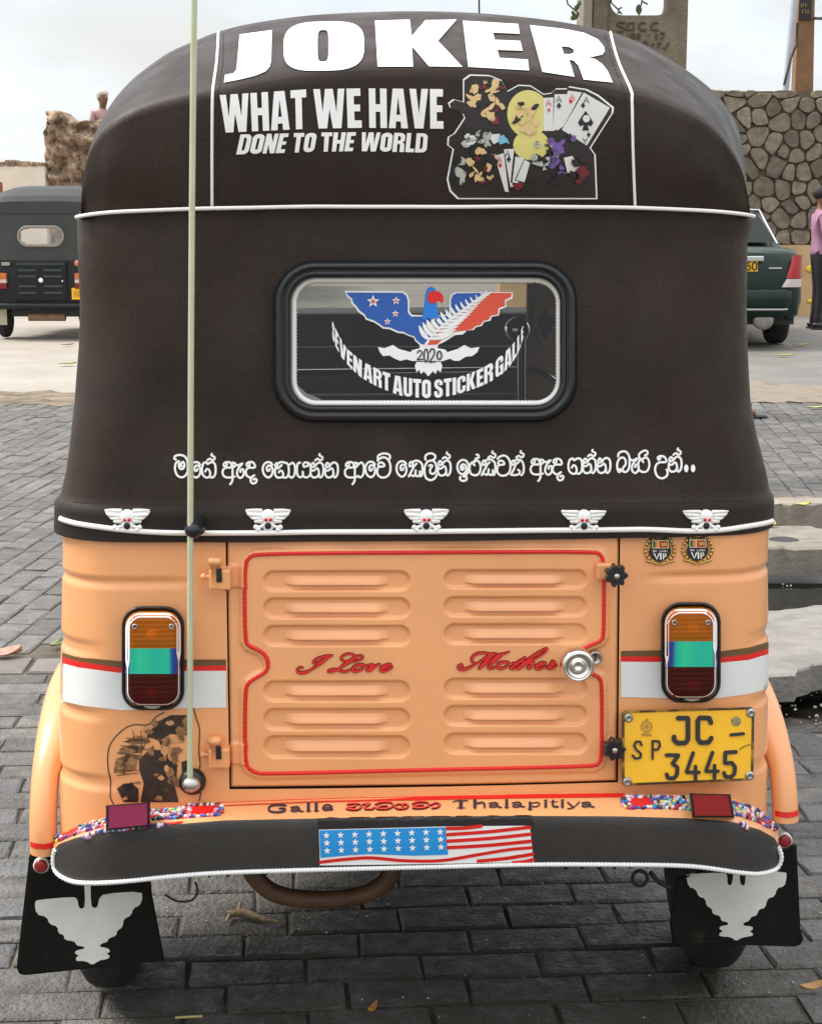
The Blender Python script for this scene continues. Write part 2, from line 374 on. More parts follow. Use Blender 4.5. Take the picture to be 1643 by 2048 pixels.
def section(z, r, yF, xcols=None, nb=100, crown=.012, na=12, ns=8):
    xl, xr = edges(z, r); yb = yback(z); pts = []
    fl = .03
    for k in range(ns): y = yF + (yb + r - yF) * k / ns; pts.append(Vector((xl - fl * (y - yb - r), y, z)))
    for k in range(na): a = R(180 + 90 * k / na); pts.append(Vector((xl + r + r * math.cos(a), yb + r + r * math.sin(a), z)))
    a0, a1 = xl + r, xr - r
    ts = [k / nb for k in range(nb + 1)]
    xs = [a0 + (a1 - a0) * t for t in ts]
    if xcols:
        for xc in xcols:
            i = min(range(1, nb), key=lambda i: abs(xs[i] - xc)); xs[i] = xc
    for x in xs:
        t = (x - a0) / (a1 - a0); pts.append(Vector((x, yb - crown * (1 - (2 * t - 1) ** 2), z)))
    for k in range(1, na + 1): a = R(270 + 90 * k / na); pts.append(Vector((xr - r + r * math.cos(a), yb + r + r * math.sin(a), z)))
    for k in range(1, ns + 1): y = yb + r + (yF - yb - r) * k / ns; pts.append(Vector((xr + fl * (y - yb - r), y, z)))
    return pts
def zat(px, py, y=0.): return L(px, py, y).z
RC = .10
zs_seam = zat(830, 1063, -.01)
# door opening, a rectangle in the tail
dl, dr = L(455, 1330, -.02).x, L(1237, 1320, -.02).x
dz0, dz1 = (zat(455, 1581, -.04) + zat(1235, 1566, -.04)) / 2, (zat(456, 1074, -.01) + zat(1240, 1071, -.01)) / 2
# pressed swages round the corners
def sm(a, b, t): t = min(max((t - a) / (b - a), 0), 1); return t * t * (3 - 2 * t)
SW = [(1160, 1177, -.313, .335), (1287, 1316, -.455, .50), (1417, 1440, -.455, .50), (1547, 1573, -.43, .50)]
SWZ = [(zat(300, a, -.01), zat(300, b, -.01), xl, xr) for a, b, xl, xr in SW]
def swage(x, z):
    d = 0.
    for zt, zb, xl, xr in SWZ:
        fz = sm(zb - .002, zb + .007, z) * (1 - sm(zt - .002, zt + .002, z))
        fx = max(1 - sm(xl - .06, xl, x), sm(xr, xr + .06, x)); d = max(d, fz * fx)
    return d * .0040
zr = sorted(set([round(.405 + .004 * k, 4) for k in range(int((zs_seam + .02 - .405) / .004))]) | {dz0, dz1})
zr = [z for z in zr if z in (dz0, dz1) or min(abs(z - dz0), abs(z - dz1)) > .002]
rows = []
for z in zr:
    s = section(z, RC, .80, (dl, dr)); n = len(s); out = []
    for i, p in enumerate(s):
        t = (s[min(i + 1, n - 1)] - s[max(i - 1, 0)]); nin = Vector((-t.y, t.x, 0)).normalized()   # inward
        out.append(p + nin * swage(p.x, z))
    rows.append(out)
n = len(rows[0]); V = [p for r_ in rows for p in r_]; Fc = []
for i in range(len(rows) - 1):
    for j in range(n - 1):
        q = (i * n + j, i * n + j + 1, (i + 1) * n + j + 1, (i + 1) * n + j)
        c = (V[q[0]] + V[q[2]]) / 2
        if dl < c.x < dr and dz0 < c.z < dz1 and c.y < .05: continue
        Fc.append(q)
tail = mk('tail_body', V, Fc, M['paint'], root, True); fixn(tail)
# jamb behind the door
jb = MB(); yy = lambda x, z: yback(z) - .010
jr = []
for dy in (0.004, .03):
    jr.append([(x, yy(x, z) + dy, z) for x, z in ((dl, dz0), (dr, dz0), (dr, dz1), (dl, dz1), (dl, dz0))])
jb.grid(jr); jb.add([(dl, yback(dz0) + .03, dz0), (dr, yback(dz0) + .03, dz0), (dr, yback(dz1) + .03, dz1), (dl, yback(dz1) + .03, dz1)], [(0, 1, 2, 3)])
jb.build('door_jamb', M['dark'], tail)

# ---- engine door, a pressed sheet
PATH = [(860, 1104.6), (512, 1107), (497, 1115), (489, 1131), (489.6, 1279.6), (496.6, 1292), (520, 1300.6), (533, 1313), (537, 1330), (531.6, 1344), (512, 1355), (496.6, 1365), (490, 1380), (489.6, 1523), (496.6, 1537), (512, 1546), (534, 1548), (860, 1539.5), (1184.4, 1533), (1197, 1527.4), (1202.6, 1514.8), (1203.4, 1369), (1198.4, 1353.8), (1180, 1346.8), (1156, 1338), (1150, 1320), (1158, 1303), (1176, 1292), (1201, 1282.4), (1207.3, 1271), (1206.8, 1122.8), (1201, 1108.4), (1187, 1102.8)]
def poly_sdf(P, X, Y):
    P = np.array(P); d = np.full(X.shape, 1e9); s = np.ones(X.shape)
    for i in range(len(P)):
        a, b = P[i], P[i - 1]; e = b - a; wx, wy = X - a[0], Y - a[1]
        t = np.clip((wx * e[0] + wy * e[1]) / (e @ e), 0, 1); bx, by = wx - e[0] * t, wy - e[1] * t; d = np.minimum(d, bx * bx + by * by)
        c1 = Y >= a[1]; c2 = Y < b[1]; c3 = e[0] * wy > e[1] * wx
        s = np.where((c1 & c2 & c3) | (~c1 & ~c2 & ~c3), -s, s)
    return s * np.sqrt(d)
LOUV = []
for x0, x1, t0, t1, ys in ((526, 820, 569, 776, ((1139, 1181), (1193, 1236), (1248, 1291), (1358.5, 1402), (1414, 1459), (1468.5, 1515))), (886, 1173, 927, 1128, ((1137, 1176.5), (1191, 1232.5), (1245, 1287.5), (1354, 1396.6), (1408, 1450), (1463, 1506)))):
    for a, b in ys: LOUV.append((x0, x1, a, b, t0, t1))
g = .0022; NX, NZ = 320, 214
X = np.linspace(dl + g, dr - g, NX); Z = np.linspace(dz0 + g, dz1 - g, NZ); XX, ZZ = np.meshgrid(X, Z)
YY = np.interp(ZZ, [a for a, b in YB], [b for a, b in YB]); xm = (dl + dr) / 2; hw = .45
YY = YY - .012 * (1 - ((XX - xm) / hw) ** 2 * 1.0)
wx = VM[0][0] * XX + VM[0][1] * YY + VM[0][3]; wy = VM[1][0] * XX + VM[1][1] * YY + VM[1][3]
dzz = wy * cp_ + (CH - ZZ) * sp_; vv = (ZZ - CH) * cp_ + wy * sp_; PX = CX + FPX * wx / dzz; PY = CY - FPX * vv / dzz
def nsm(a, b, t): t = np.clip((t - a) / (b - a), 0, 1); return t * t * (3 - 2 * t)
sd_ = poly_sdf(PATH, PX, PY); hgt = .0050 * (1 - nsm(4, 14, sd_))
for x0, x1, a, b, t0, t1 in LOUV:
    r_ = (b - a) / 2; cy = (a + b) / 2; dx = np.maximum(np.abs(PX - (x0 + x1) / 2) - ((x1 - x0) / 2 - r_), 0); d = np.hypot(dx, PY - cy) - r_
    hgt = hgt - .0060 * (1 - nsm(-4.5, 0, d))
# hinge strap swellings
for y0, y1 in ((1130, 1172), (1487, 1526)):
    hgt = hgt + .003 * nsm(-5, 1, np.minimum(PY - y0, y1 - PY)) * (1 - nsm(500, 512, PX)) * (sd_ > 0)
edge = np.minimum(np.minimum(XX - X[0], X[-1] - XX), np.minimum(ZZ - Z[0], Z[-1] - ZZ)); hgt = hgt - .004 * (1 - nsm(0, .004, edge)) + .0012 * np.sin(XX * 9) * np.sin(ZZ * 14 + 1)
YY = YY - hgt - .0015
V = np.stack([XX, YY, ZZ], -1).reshape(-1, 3).tolist(); Fc = [(i * NX + j, i * NX + j + 1, (i + 1) * NX + j + 1, (i + 1) * NX + j) for i in range(NZ - 1) for j in range(NX - 1)]
k = len(V)
rim = [j for j in range(NX)] + [i * NX + NX - 1 for i in range(1, NZ)] + [(NZ - 1) * NX + j for j in range(NX - 2, -1, -1)] + [i * NX for i in range(NZ - 2, 0, -1)]
for i in rim: V.append([V[i][0], V[i][1] + .018, V[i][2]])
for a in range(len(rim)): b = (a + 1) % len(rim); Fc.append((rim[b], rim[a], k + a, k + b))
door = mk('engine_door', V, Fc, M['paint'], root, True)
sDoor = Surf([door], -.03)
for x0, x1, a, b, t0, t1 in LOUV:      # the raised tongue of each louvre, open along its lower edge
    m_ = MB(); rws = []; n_ = 22
    for i in range(n_ + 1):
        t = i / n_; px = t0 + (t1 - t0) * t; f = min(1, sm(0, .13, t), 1 - sm(.87, 1, t)); f = max(f, 0); ro = []
        for q, hh in ((0, 0), (.3, .0024), (.6, .0050), (.85, .0066), (1, .0070), (1.02, .0060), (1.02, .0)):
            ro.append(sDoor.hit(px, a + 12 + (b - a) * .42 * q, hh * f + .0004))
        rws.append(ro)
    o = m_.grid(rws).build('louvre', M['paint'], door); autosmooth(o, 50)
def chaikin(P, it=3):
    for _ in range(it): P = [q for i in range(len(P)) for q in ((.75 * P[i][0] + .25 * P[(i + 1) % len(P)][0], .75 * P[i][1] + .25 * P[(i + 1) % len(P)][1]), (.25 * P[i][0] + .75 * P[(i + 1) % len(P)][0], .25 * P[i][1] + .75 * P[(i + 1) % len(P)][1]))]
    return P
TP = chaikin(PATH, 2); TP = resample(TP + TP[:1], 500)[:-1]
MB().tube([sDoor.hit(a, b, .001) for a, b in TP], [.0026 * (1 + .3 * (i % 2)) for i in range(500)], 6, closed=True).build('red_trim', M['red'], door, True)

# ---- canopy below the white bead
zs_b = zat(830, 412, .04)
WX0, WY0, WX1, WY1 = 546, 520, 1154, 845
cr = [zs_seam - .012 + .0072 * k for k in range(int((zs_b + .05 - zs_seam + .012) / .0072) + 1)]
rows = []
zband = zat(830, 1012, 0.)
for z in cr:
    s = section(z, RC + .012, .74, None, 110, .014); pr = .004 + .0055 * (1 - sm(zband - .004, zband + .006, z))
    n = len(s); out = []
    for i, p in enumerate(s):
        t = (s[min(i + 1, n - 1)] - s[max(i - 1, 0)]); no = Vector((t.y, -t.x, 0)).normalized()
        wv = .0034 * math.sin(p.x * 15 + z * 11) * math.sin(z * 13 + p.x * 5) + .0012 * math.sin(p.x * 41 - z * 23)
        out.append(p + no * (pr + wv))
    rows.append(out)
n = len(rows[0]); V = [p for r_ in rows for p in r_]; Fc = []; fm = []
for i in range(len(rows) - 1):
    for j in range(n - 1):
        q = (i * n + j, i * n + j + 1, (i + 1) * n + j + 1, (i + 1) * n + j); c = (V[q[0]] + V[q[2]]) / 2
        if c.y < .06:
            px, py = projL(c)
            if WX0 + 14 < px < WX1 - 14 and WY0 + 14 < py < WY1 - 14 and math.hypot(max(abs(px - 850) - 224, 0), max(abs(py - 682) - 82, 0)) < 68: continue
        Fc.append(q); fm.append(1 if c.z < zband else 0)
canopy = mk('canopy', V, Fc, None, root, True, [M['canvas'], M['canvas2']], fm); fixn(canopy)
sCan = Surf([canopy], .02); sTail = Surf([tail], -.02)
# white piping along the foot of the canopy
foot = [(124, 1038), (150, 1046), (200, 1054), (260, 1061), (330, 1065), (400, 1066), (500, 1066), (640, 1064), (850, 1063), (1050, 1061), (1240, 1059), (1300, 1059), (1380, 1062), (1440, 1060), (1490, 1053), (1525, 1047), (1541, 1043)]
pl = [sCan.hit(a, b, .002) for a, b in spline(foot, 12)]
pl = [Vector((pl[0].x - .012, .5, pl[0].z + .0)), Vector((pl[0].x - .003, .12, pl[0].z))] + pl + [Vector((pl[-1].x + .003, .12, pl[-1].z)), Vector((pl[-1].x + .012, .5, pl[-1].z))]
MB().tube(pl, .0042, 8).build('foot_piping', M['piping'], canopy, True)

# ---- hood: an arched roof with a crease above the back panel
BEAD = [(163, 439), (175, 431), (250, 421), (425, 414), (640, 411), (850, 411), (1060, 411), (1270, 413), (1400, 419), (1470, 427), (1498, 434)]
CRE = [(161, 440), (163, 385), (169, 340), (186, 292), (229, 243), (300, 211), (420, 182), (600, 152), (720, 141), (830, 137), (950, 141), (1080, 153), (1250, 184), (1340, 213), (1420, 257), (1475, 325), (1494, 385), (1500, 432)]
SILH = [(168, 430), (169, 390), (174, 330), (186, 280), (206, 235), (231, 195), (263, 160), (300, 130), (340, 103), (385, 83), (436, 63), (500, 47), (600, 32), (700, 25), (800, 22), (900, 23), (1000, 29), (1100, 40), (1170, 52), (1225, 65), (1290, 90), (1350, 125), (1400, 160), (1438, 195), (1463, 230), (1479, 270), (1488, 320), (1492, 370), (1494, 430)]
NA = 120
C2 = spline(CRE, 6); S2 = spline(SILH, 6); C2 = resample(C2, NA); S2 = resample(S2, NA)
bx = [p for p in spline(BEAD, 4)]; bp = [sCan.hit(a, b, .006) for a, b in bx]
bxx = [p.x for p in bp]
def hoody(x): return float(np.interp(x, bxx, [p.y for p in bp])) - .010 - .006 * (1 - min(1, abs(x) / .4))
Cp = [L(a, b, hoody(L(a, b, .05).x)) for a, b in C2]; Sp = [L(a, b, .40) for a, b in S2]
arch = [Cp]
for t in (.12, .3, .5, .75):
    e = 1 - (1 - t) ** 1.5; arch.append([Vector((c.x + (s.x - c.x) * t, c.y + (s.y - c.y) * t, c.z + (s.z - c.z) * e)) for c, s in zip(Cp, Sp)])
arch.append(Sp)
for y, dzv, k in ((.62, .004, 1.0), (.9, .004, 1.0), (1.2, 0, .995), (1.5, -.012, .97), (1.78, -.05, .93)):
    arch.append([Vector((s.x * k, y, s.z + dzv if s.z > 1.5 else s.z + dzv * .3)) for s in Sp])
for v_ in canopy.data.vertices:
    zc = float(np.interp(v_.co.x, bxx, [p.z for p in bp])) + .008
    if v_.co.z > zc: v_.co.z = zc
back = []
for t in [0, .06, .12, .22, .34, .46, .58, .7, .82, .92, 1]:
    ro = []
    for c in Cp:
        B_ = Vector((min(max(c.x, bxx[0]), bxx[-1]), float(np.interp(c.x, bxx, [p.y for p in bp])) - .004, float(np.interp(c.x, bxx, [p.z for p in bp]))))
        q = B_.lerp(c, t); q.y -= .007 * math.sin(math.pi * t) * (1 if abs(c.x) < .45 else .4); q.y += .0018 * math.sin(q.x * 23 + t * 4) * math.sin(math.pi * t)
        ro.append(q)
    back.append(ro)
skirt = [Vector((p.x, p.y + .004, p.z - .012)) for p in back[0]]
hood_rows = back[:-1] + arch
hood = MB().grid(hood_rows).build('hood', M['canvas'], root, True)
bm = bmesh.new(); bm.from_mesh(hood.data); bmesh.ops.recalc_face_normals(bm, faces=bm.faces[:])
bm.to_mesh(hood.data); bm.free()
sHood = Surf([hood], .05)
hb = []
for q in back[0]:
    if hb and abs(q.x - hb[-1].x) < .003: continue
    sd_x = max(-1, min(1, q.x / .5)); k_ = sm(.42, .5, abs(q.x)); hb.append(Vector((q.x, q.y, q.z)))
hb = [Vector((q.x + math.copysign(.006, q.x) * sm(.42, .5, abs(q.x)), q.y - .011, q.z - .002)) for q in hb]
hb = [Vector((hb[0].x - .003, hb[0].y + .03, hb[0].z - .001))] + hb + [Vector((hb[-1].x + .003, hb[-1].y + .03, hb[-1].z - .001))]
MB().tube(hb, .0030, 7).build('hood_piping', M['piping'], hood, True)
for P in ([(437, 64), (436, 90), (433, 130), (427, 172), (425, 200), (424, 300), (424, 411)], [(1220, 65), (1226, 92), (1238, 130), (1261, 182), (1263, 200), (1265, 300), (1269, 411)]):
    pipe('seam_piping', P, sHood, .0022, M['piping'], hood, .001, 8)
# stitched hems
def dashes(P, dash=5, gap=3):
    q = resample(P, int(sum(math.hypot(P[i + 1][0] - P[i][0], P[i + 1][1] - P[i][1]) for i in range(len(P) - 1)) / (dash + gap)) * 2); return [([q[i], q[i + 1]], 1.6) for i in range(0, len(q) - 1, 2)]
st = []
for P in ([(447, 68), (445, 130), (437, 180), (436, 404)], [(1209, 66), (1226, 130), (1250, 185), (1258, 404)], [(436, 404), (850, 401), (1258, 404)]): st += dashes(P)
strokes('stitching', st, sHood, mat('dark_thread', (.006, .005, .005), .8), hood, .0008, 8, False)
strokes('stitching', dashes([(150, 1004), (400, 1012), (850, 1010), (1300, 1006), (1500, 1000)], 6, 4), sCan, bpy.data.materials['dark_thread'], canopy, .0008, 8, False)

# ---- interior lining, windscreen, floor, cowl, seats
xl_, xr_ = -.53, .535
b_ = MB(); b_.box((-.50, .02, .40), (.50, 1.9, .43)); b_.build('floor_pan', M['floor'], root)
b_ = MB(); rws = []
for y, wd, zt in ((1.25, .56, .62), (1.55, .55, .98), (1.85, .47, 1.10), (2.05, .34, 1.02), (2.22, .20, .80), (2.26, .17, .42)):
    ro = []
    for k in range(13):
        a = math.pi * k / 12; ro.append((-wd * math.copysign(abs(math.cos(a)) ** .5, math.cos(a)), y, .34 + (zt - .34) * abs(math.sin(a)) ** .45))
    rws.append(ro)
o = b_.grid(rws).build('front_cowl', M['paint'], root, True)
b_ = MB(); b_.box((-.50, 1.60, 1.03), (.50, 1.86, 1.11), bev=.01); b_.build('dashboard', M['dark'], root)
b_ = MB(); b_.box((-.55, 1.20, .43), (.55, 1.23, 1.06)); b_.build('leg_shield', M['floor'], root)
b_ = MB()
for x in (-.50, .50): b_.tube([(x * .98, 1.82, 1.02), (x, 1.74, 1.50)], .018, 6)
b_.tube([(-.50, 1.74, 1.47), (.50, 1.74, 1.47)], .016, 6)
wf = b_.build('windscreen_frame', M['dark'], root, True)
mk('windscreen', [(-.49, 1.83, 1.06), (.49, 1.83, 1.06), (.49, 1.745, 1.46), (-.49, 1.745, 1.46)], [(0, 1, 2, 3)], M['winglass'], wf)
st_ = empty('passenger_seat'); st_.parent = root
b_ = MB(); b_.box((-.47, .20, .45), (.47, .62, .57), bev=.03); b_.build('cushion', M['seat'], st_, True)
b_ = MB(); b_.box((-.47, .14, .55), (.47, .24, 1.02), bev=.035); b_.build('backrest', M['seat'], st_, True)
ds = empty('driver_seat'); ds.parent = root
b_ = MB(); b_.box((-.36, .98, .48), (.36, 1.28, .62), bev=.03); b_.build('cushion', M['seat'], ds, True)
b_ = MB(); b_.box((-.40, .92, .70), (.30, .98, .985), bev=.028); b_.build('backrest', M['seat'], ds, True)
b_ = MB(); b_.tube([(-.45, .90, .6), (-.45, .90, .985), (-.40, .90, 1.03), (.30, .90, 1.035), (.36, .90, 1.0), (.36, .90, .6)], .009, 8); b_.build('rail', M['chrome'], ds, True)
b_ = MB(); b_.tube([(-.28, 1.45, 1.0), (-.1, 1.55, 1.02), (.1, 1.55, 1.02), (.28, 1.45, 1.0)], .014, 8); b_.tube([(0, 1.55, 1.02), (0, 1.75, .5)], .03, 8); b_.build('handlebar', M['dark'], root, True)
# brown partition with a shield badge, and a chrome post with a round knob
p0, p1 = L(1054, 560, 1.0), L(1150, 830, 1.0)
b_ = MB(); b_.box((p0.x, 1.0, .5), (.52, 1.02, 1.33), bev=.004); part = b_.build('partition_panel', M['panel'], root)
sPar = Surf([part], 1.0)
cW = crop(580, 540, 3.0426)
shd = cW([(1480, 205), (1555, 188), (1625, 205), (1632, 300), (1610, 400), (1555, 487), (1500, 400), (1475, 300)])
decal('shield_badge', [[shd]], sPar, mat('shield_tan', (.20, .13, .05), .4), part, .003)
decal('shield_badge', [[cW([(1500, 290), (1530, 262), (1545, 240), (1565, 250), (1562, 275), (1600, 290), (1610, 320), (1590, 345), (1595, 390), (1570, 370), (1560, 430), (1545, 400), (1525, 420), (1535, 360), (1510, 345), (1530, 320), (1505, 310)])]], sPar, M['ink'], part, .005)
b_ = MB(); q0, q1 = L(1042, 800, .62), L(1042, 672, .62); b_.tube([Vector((q0.x, .62, .5)), q0, q1], .008, 8); c_ = L(1034, 660, .62); b_.ball(c_, .024, sc3=(1, .7, 1), nu=16, nv=10); b_.build('grab_post', M['chrome'], root, True)
# pale luggage shapes behind the driver
b_ = MB(); b_.box((-.33, .82, .62), (-.24, .88, .79), bev=.01); b_.build('blue_pouch', mat('grey_blue_cloth', (.12, .16, .18), .8), root)
# chassis, exhaust guard, boots
b_ = MB(); b_.box((-.24, .22, .27), (.24, .7, .40)); b_.tube([(-.5, .33, .24), (.5, .33, .24)], .03, 10); b_.build('engine_block', M['dark'], root)
def tubeL(name, pts, y, r, m, parent, step=6):
    P = [L(a, b, y) for a, b in spline(pts, step)]; return MB().tube(P, r, 10).build(name, m, parent, True)
tubeL('exhaust_guard', [(495, 1725), (510, 1755), (545, 1785), (600, 1798), (680, 1798), (740, 1785), (778, 1755), (785, 1725)], .05, .0145, M['rust'], root)
for xs_ in ((-.40, -.22), (.24, .40)):
    rr = []; P = []
    for k in range(13): P.append((xs_[0] + (xs_[1] - xs_[0]) * k / 12, .12, .335)); rr.append(.030 + .012 * (k % 2))
    MB().tube(P, rr, 12).build('rubber_boot', M['tyre'], root)
def loopwire(c, y, r): return [L(c[0] + r * math.cos(2 * math.pi * k / 16), c[1] + r * math.sin(2 * math.pi * k / 16), y) for k in range(16)]
MB().tube(loopwire((1279, 1757), .04, 15), .003, 6, closed=True).build('wire_ring', M['dark'], root, True)
tubeL('wire', [(330, 1790), (355, 1803), (385, 1800), (395, 1780), (390, 1765)], .04, .0018, M['dark'], root)
tubeL('wire', [(1300, 1745), (1318, 1765), (1340, 1775)], .04, .004, M['dark'], root)
# ============================================================ rear window
def rr_y(px, py, base): return L(px, py, base)
win = empty('rear_window'); win.parent = root
def wloop(ins, yo):
    P = rrect(WX0 + ins, WY0 + ins, WX1 - ins, WY1 - ins, max(84 - ins, 30), 10); out = []
    for a, b in P:
        z = L(a, b, .03).z; out.append(L(a, b, yback(z) - .013 + yo))
    return out
prof = [(-1, .008), (0, -.006), (4, -.017), (11, -.024), (17, -.022), (19, -.017), (22, -.018), (27, -.021), (32, -.019), (35, -.010), (37, .004), (37, .02)]
lp = [wloop(a, b) for a, b in prof]
o = MB().grid(lp, closed=True).build('rubber_frame', M['rubber'], win, True); fixn(o)
gl = wloop(33, .0); c_ = sum(gl, Vector()) / len(gl)
glass = mk('glass', gl + [c_], [(i, (i + 1) % len(gl), len(gl)) for i in range(len(gl))], M['glass'], win)
sGl = Surf([glass], .02)
P = rrect(WX0 + 41, WY0 + 40, WX1 - 37, WY1 - 38, 46, 10); P = resample(P + P[:1], 430)[:-1]
MB().tube([sGl.hit(a, b, .002) for a, b in P], [.0042 * (1 + .35 * (i % 2)) for i in range(len(P))], 6, closed=True).build('rope_trim', M['piping'], win, True)
# peeled film in the corner of the pane
decal('film_edge', [[[(590, 735), (594, 770), (603, 778), (612, 786), (628, 792), (644, 800), (600, 800), (589, 780)]]], sGl, mat('film', (.18, .18, .17), .3), win, .0012)

# ---- eagle sticker inside the glass
cE = crop(640, 560, 3.821); cF = crop(640, 640, 3.821)
st = empty('eagle_sticker'); st.parent = root
def dg(name, polys, m, off): return decal(name, [[p] for p in polys], sGl, m, st, off, 40)
dg('white_wings', [cE([(187, 82), (630, 85), (665, 110), (680, 150), (682, 240), (700, 265), (780, 268), (900, 268), (985, 260), (988, 150), (1000, 110), (1035, 92), (1470, 92), (1468, 140), (1420, 160), (1420, 205), (1370, 225), (1365, 270), (1310, 280), (1300, 310), (1250, 320), (1235, 350), (1190, 360), (1170, 382), (1120, 385), (1090, 415), (1030, 420), (960, 465), (900, 495), (895, 520), (760, 520), (760, 495), (725, 465), (715, 440), (660, 420), (640, 408), (590, 403), (530, 375), (480, 370), (450, 348), (410, 322), (350, 303), (335, 275), (290, 242), (270, 210), (240, 182), (235, 150), (205, 125)])], M['white'], .0010)
dg('blue_wing', [cE([(200, 95), (625, 97), (655, 118), (668, 155), (670, 250), (695, 278), (785, 278), (860, 290), (845, 320), (800, 340), (850, 420), (790, 492), (775, 490), (735, 460), (720, 430), (665, 412), (640, 395), (595, 390), (535, 362), (485, 358), (455, 335), (415, 310), (355, 290), (340, 262), (300, 230), (280, 200), (250, 170), (245, 142), (215, 118)]), cE([(1000, 262), (998, 150), (1012, 115), (1040, 100), (1250, 98), (1130, 185), (1015, 270)]), cE([(900, 275), (1000, 272), (940, 330), (880, 370), (860, 330)])], M['blue'], .0016)
dg('red_wing', [cE([(1310, 98), (1462, 98), (1455, 130), (1410, 150), (1412, 195), (1360, 215), (1355, 262), (1300, 272), (1290, 300), (1245, 312), (1225, 342), (1185, 350), (1160, 375), (1110, 385), (1000, 398), (930, 420), (870, 430), (870, 415), (960, 345), (1090, 250), (1210, 165)]), cE([(840, 460), (930, 458), (890, 492), (820, 495)])], M['tomato'], .0016)
fern = [(cE([(805, 490), (850, 430), (950, 335), (1080, 240), (1200, 150), (1290, 98)]), 3.4)]
for k in range(15):
    t = k / 14; bx_ = np.interp(t, [0, .2, .5, .8, 1], [830, 900, 1040, 1180, 1280]); by_ = np.interp(t, [0, .2, .5, .8, 1], [455, 375, 270, 165, 103]); sz = 1 - .82 * t
    fern.append((cE([(bx_, by_), (bx_ - 45 * sz, by_ - 45 * sz), (bx_ - 75 * sz, by_ - 105 * sz)]), [3.2, 8.5 * sz + 1, 7 * sz + 1, 2]))
    fern.append((cE([(bx_ + 8, by_ - 6), (bx_ + 100 * sz, by_ - 18 * sz), (bx_ + 215 * sz * (1 - .3 * abs(t - .4)), by_ - 52 * sz)]), [2.5, 5.6 * sz + .8, 4.4 * sz + .8, 1.2]))
strokes('fern', fern, sGl, M['white'], st, .0024, 3)
dg('bird_head', [cE([(780, 300), (800, 110), (815, 65), (845, 50), (875, 62), (885, 90), (890, 180), (905, 285), (890, 300), (870, 285), (850, 305), (820, 285), (800, 305)])], M['lblue'], .0034)
dg('bird_beak', [cE([(828, 95), (850, 85), (900, 85), (935, 110), (942, 150), (930, 180), (905, 160), (870, 178), (835, 175), (815, 150), (818, 120)])], M['red'], .0042)
for cx, cy, r in ((404, 163, 50), (580, 158, 34), (574, 257, 28), (513, 317, 28)):
    dg('star', [cE(star(cx, cy, r))], M['white'], .0024); dg('star', [cE(star(cx, cy + 1, r * .5))], M['tomato'], .0030)
dg('white_tail', [cF([(440, 205), (490, 215), (555, 190), (600, 220), (690, 245), (700, 230), (760, 215), (760, 213), (895, 213), (900, 215), (955, 225), (970, 245), (1050, 220), (1100, 190), (1150, 215), (1215, 205), (1200, 245), (1160, 275), (1110, 280), (1060, 312), (1020, 310), (990, 295), (930, 315), (700, 312), (660, 300), (610, 312), (560, 290), (530, 270), (480, 275), (455, 245)]), cF([(735, 320), (920, 320), (932, 350), (920, 398), (895, 380), (880, 412), (860, 390), (825, 430), (790, 390), (770, 412), (755, 380), (735, 398), (722, 350)])], M['white'], .0018)
d20 = [(cF([(742, 250), (750, 235), (770, 235), (776, 255), (760, 280), (742, 303), (782, 300)]), 2.6), (cF([(808, 222), (794, 245), (794, 295), (808, 320), (822, 295), (822, 245)]), 3.0, True), (cF([(838, 245), (846, 222), (868, 224), (872, 250), (858, 285), (836, 320), (880, 316)]), 2.8), (cF([(908, 238), (894, 255), (894, 285), (908, 302), (924, 285), (924, 255)]), 3.0, True)]
strokes('year_numerals', d20, sGl, M['ink'], st, .0030, 1.5)
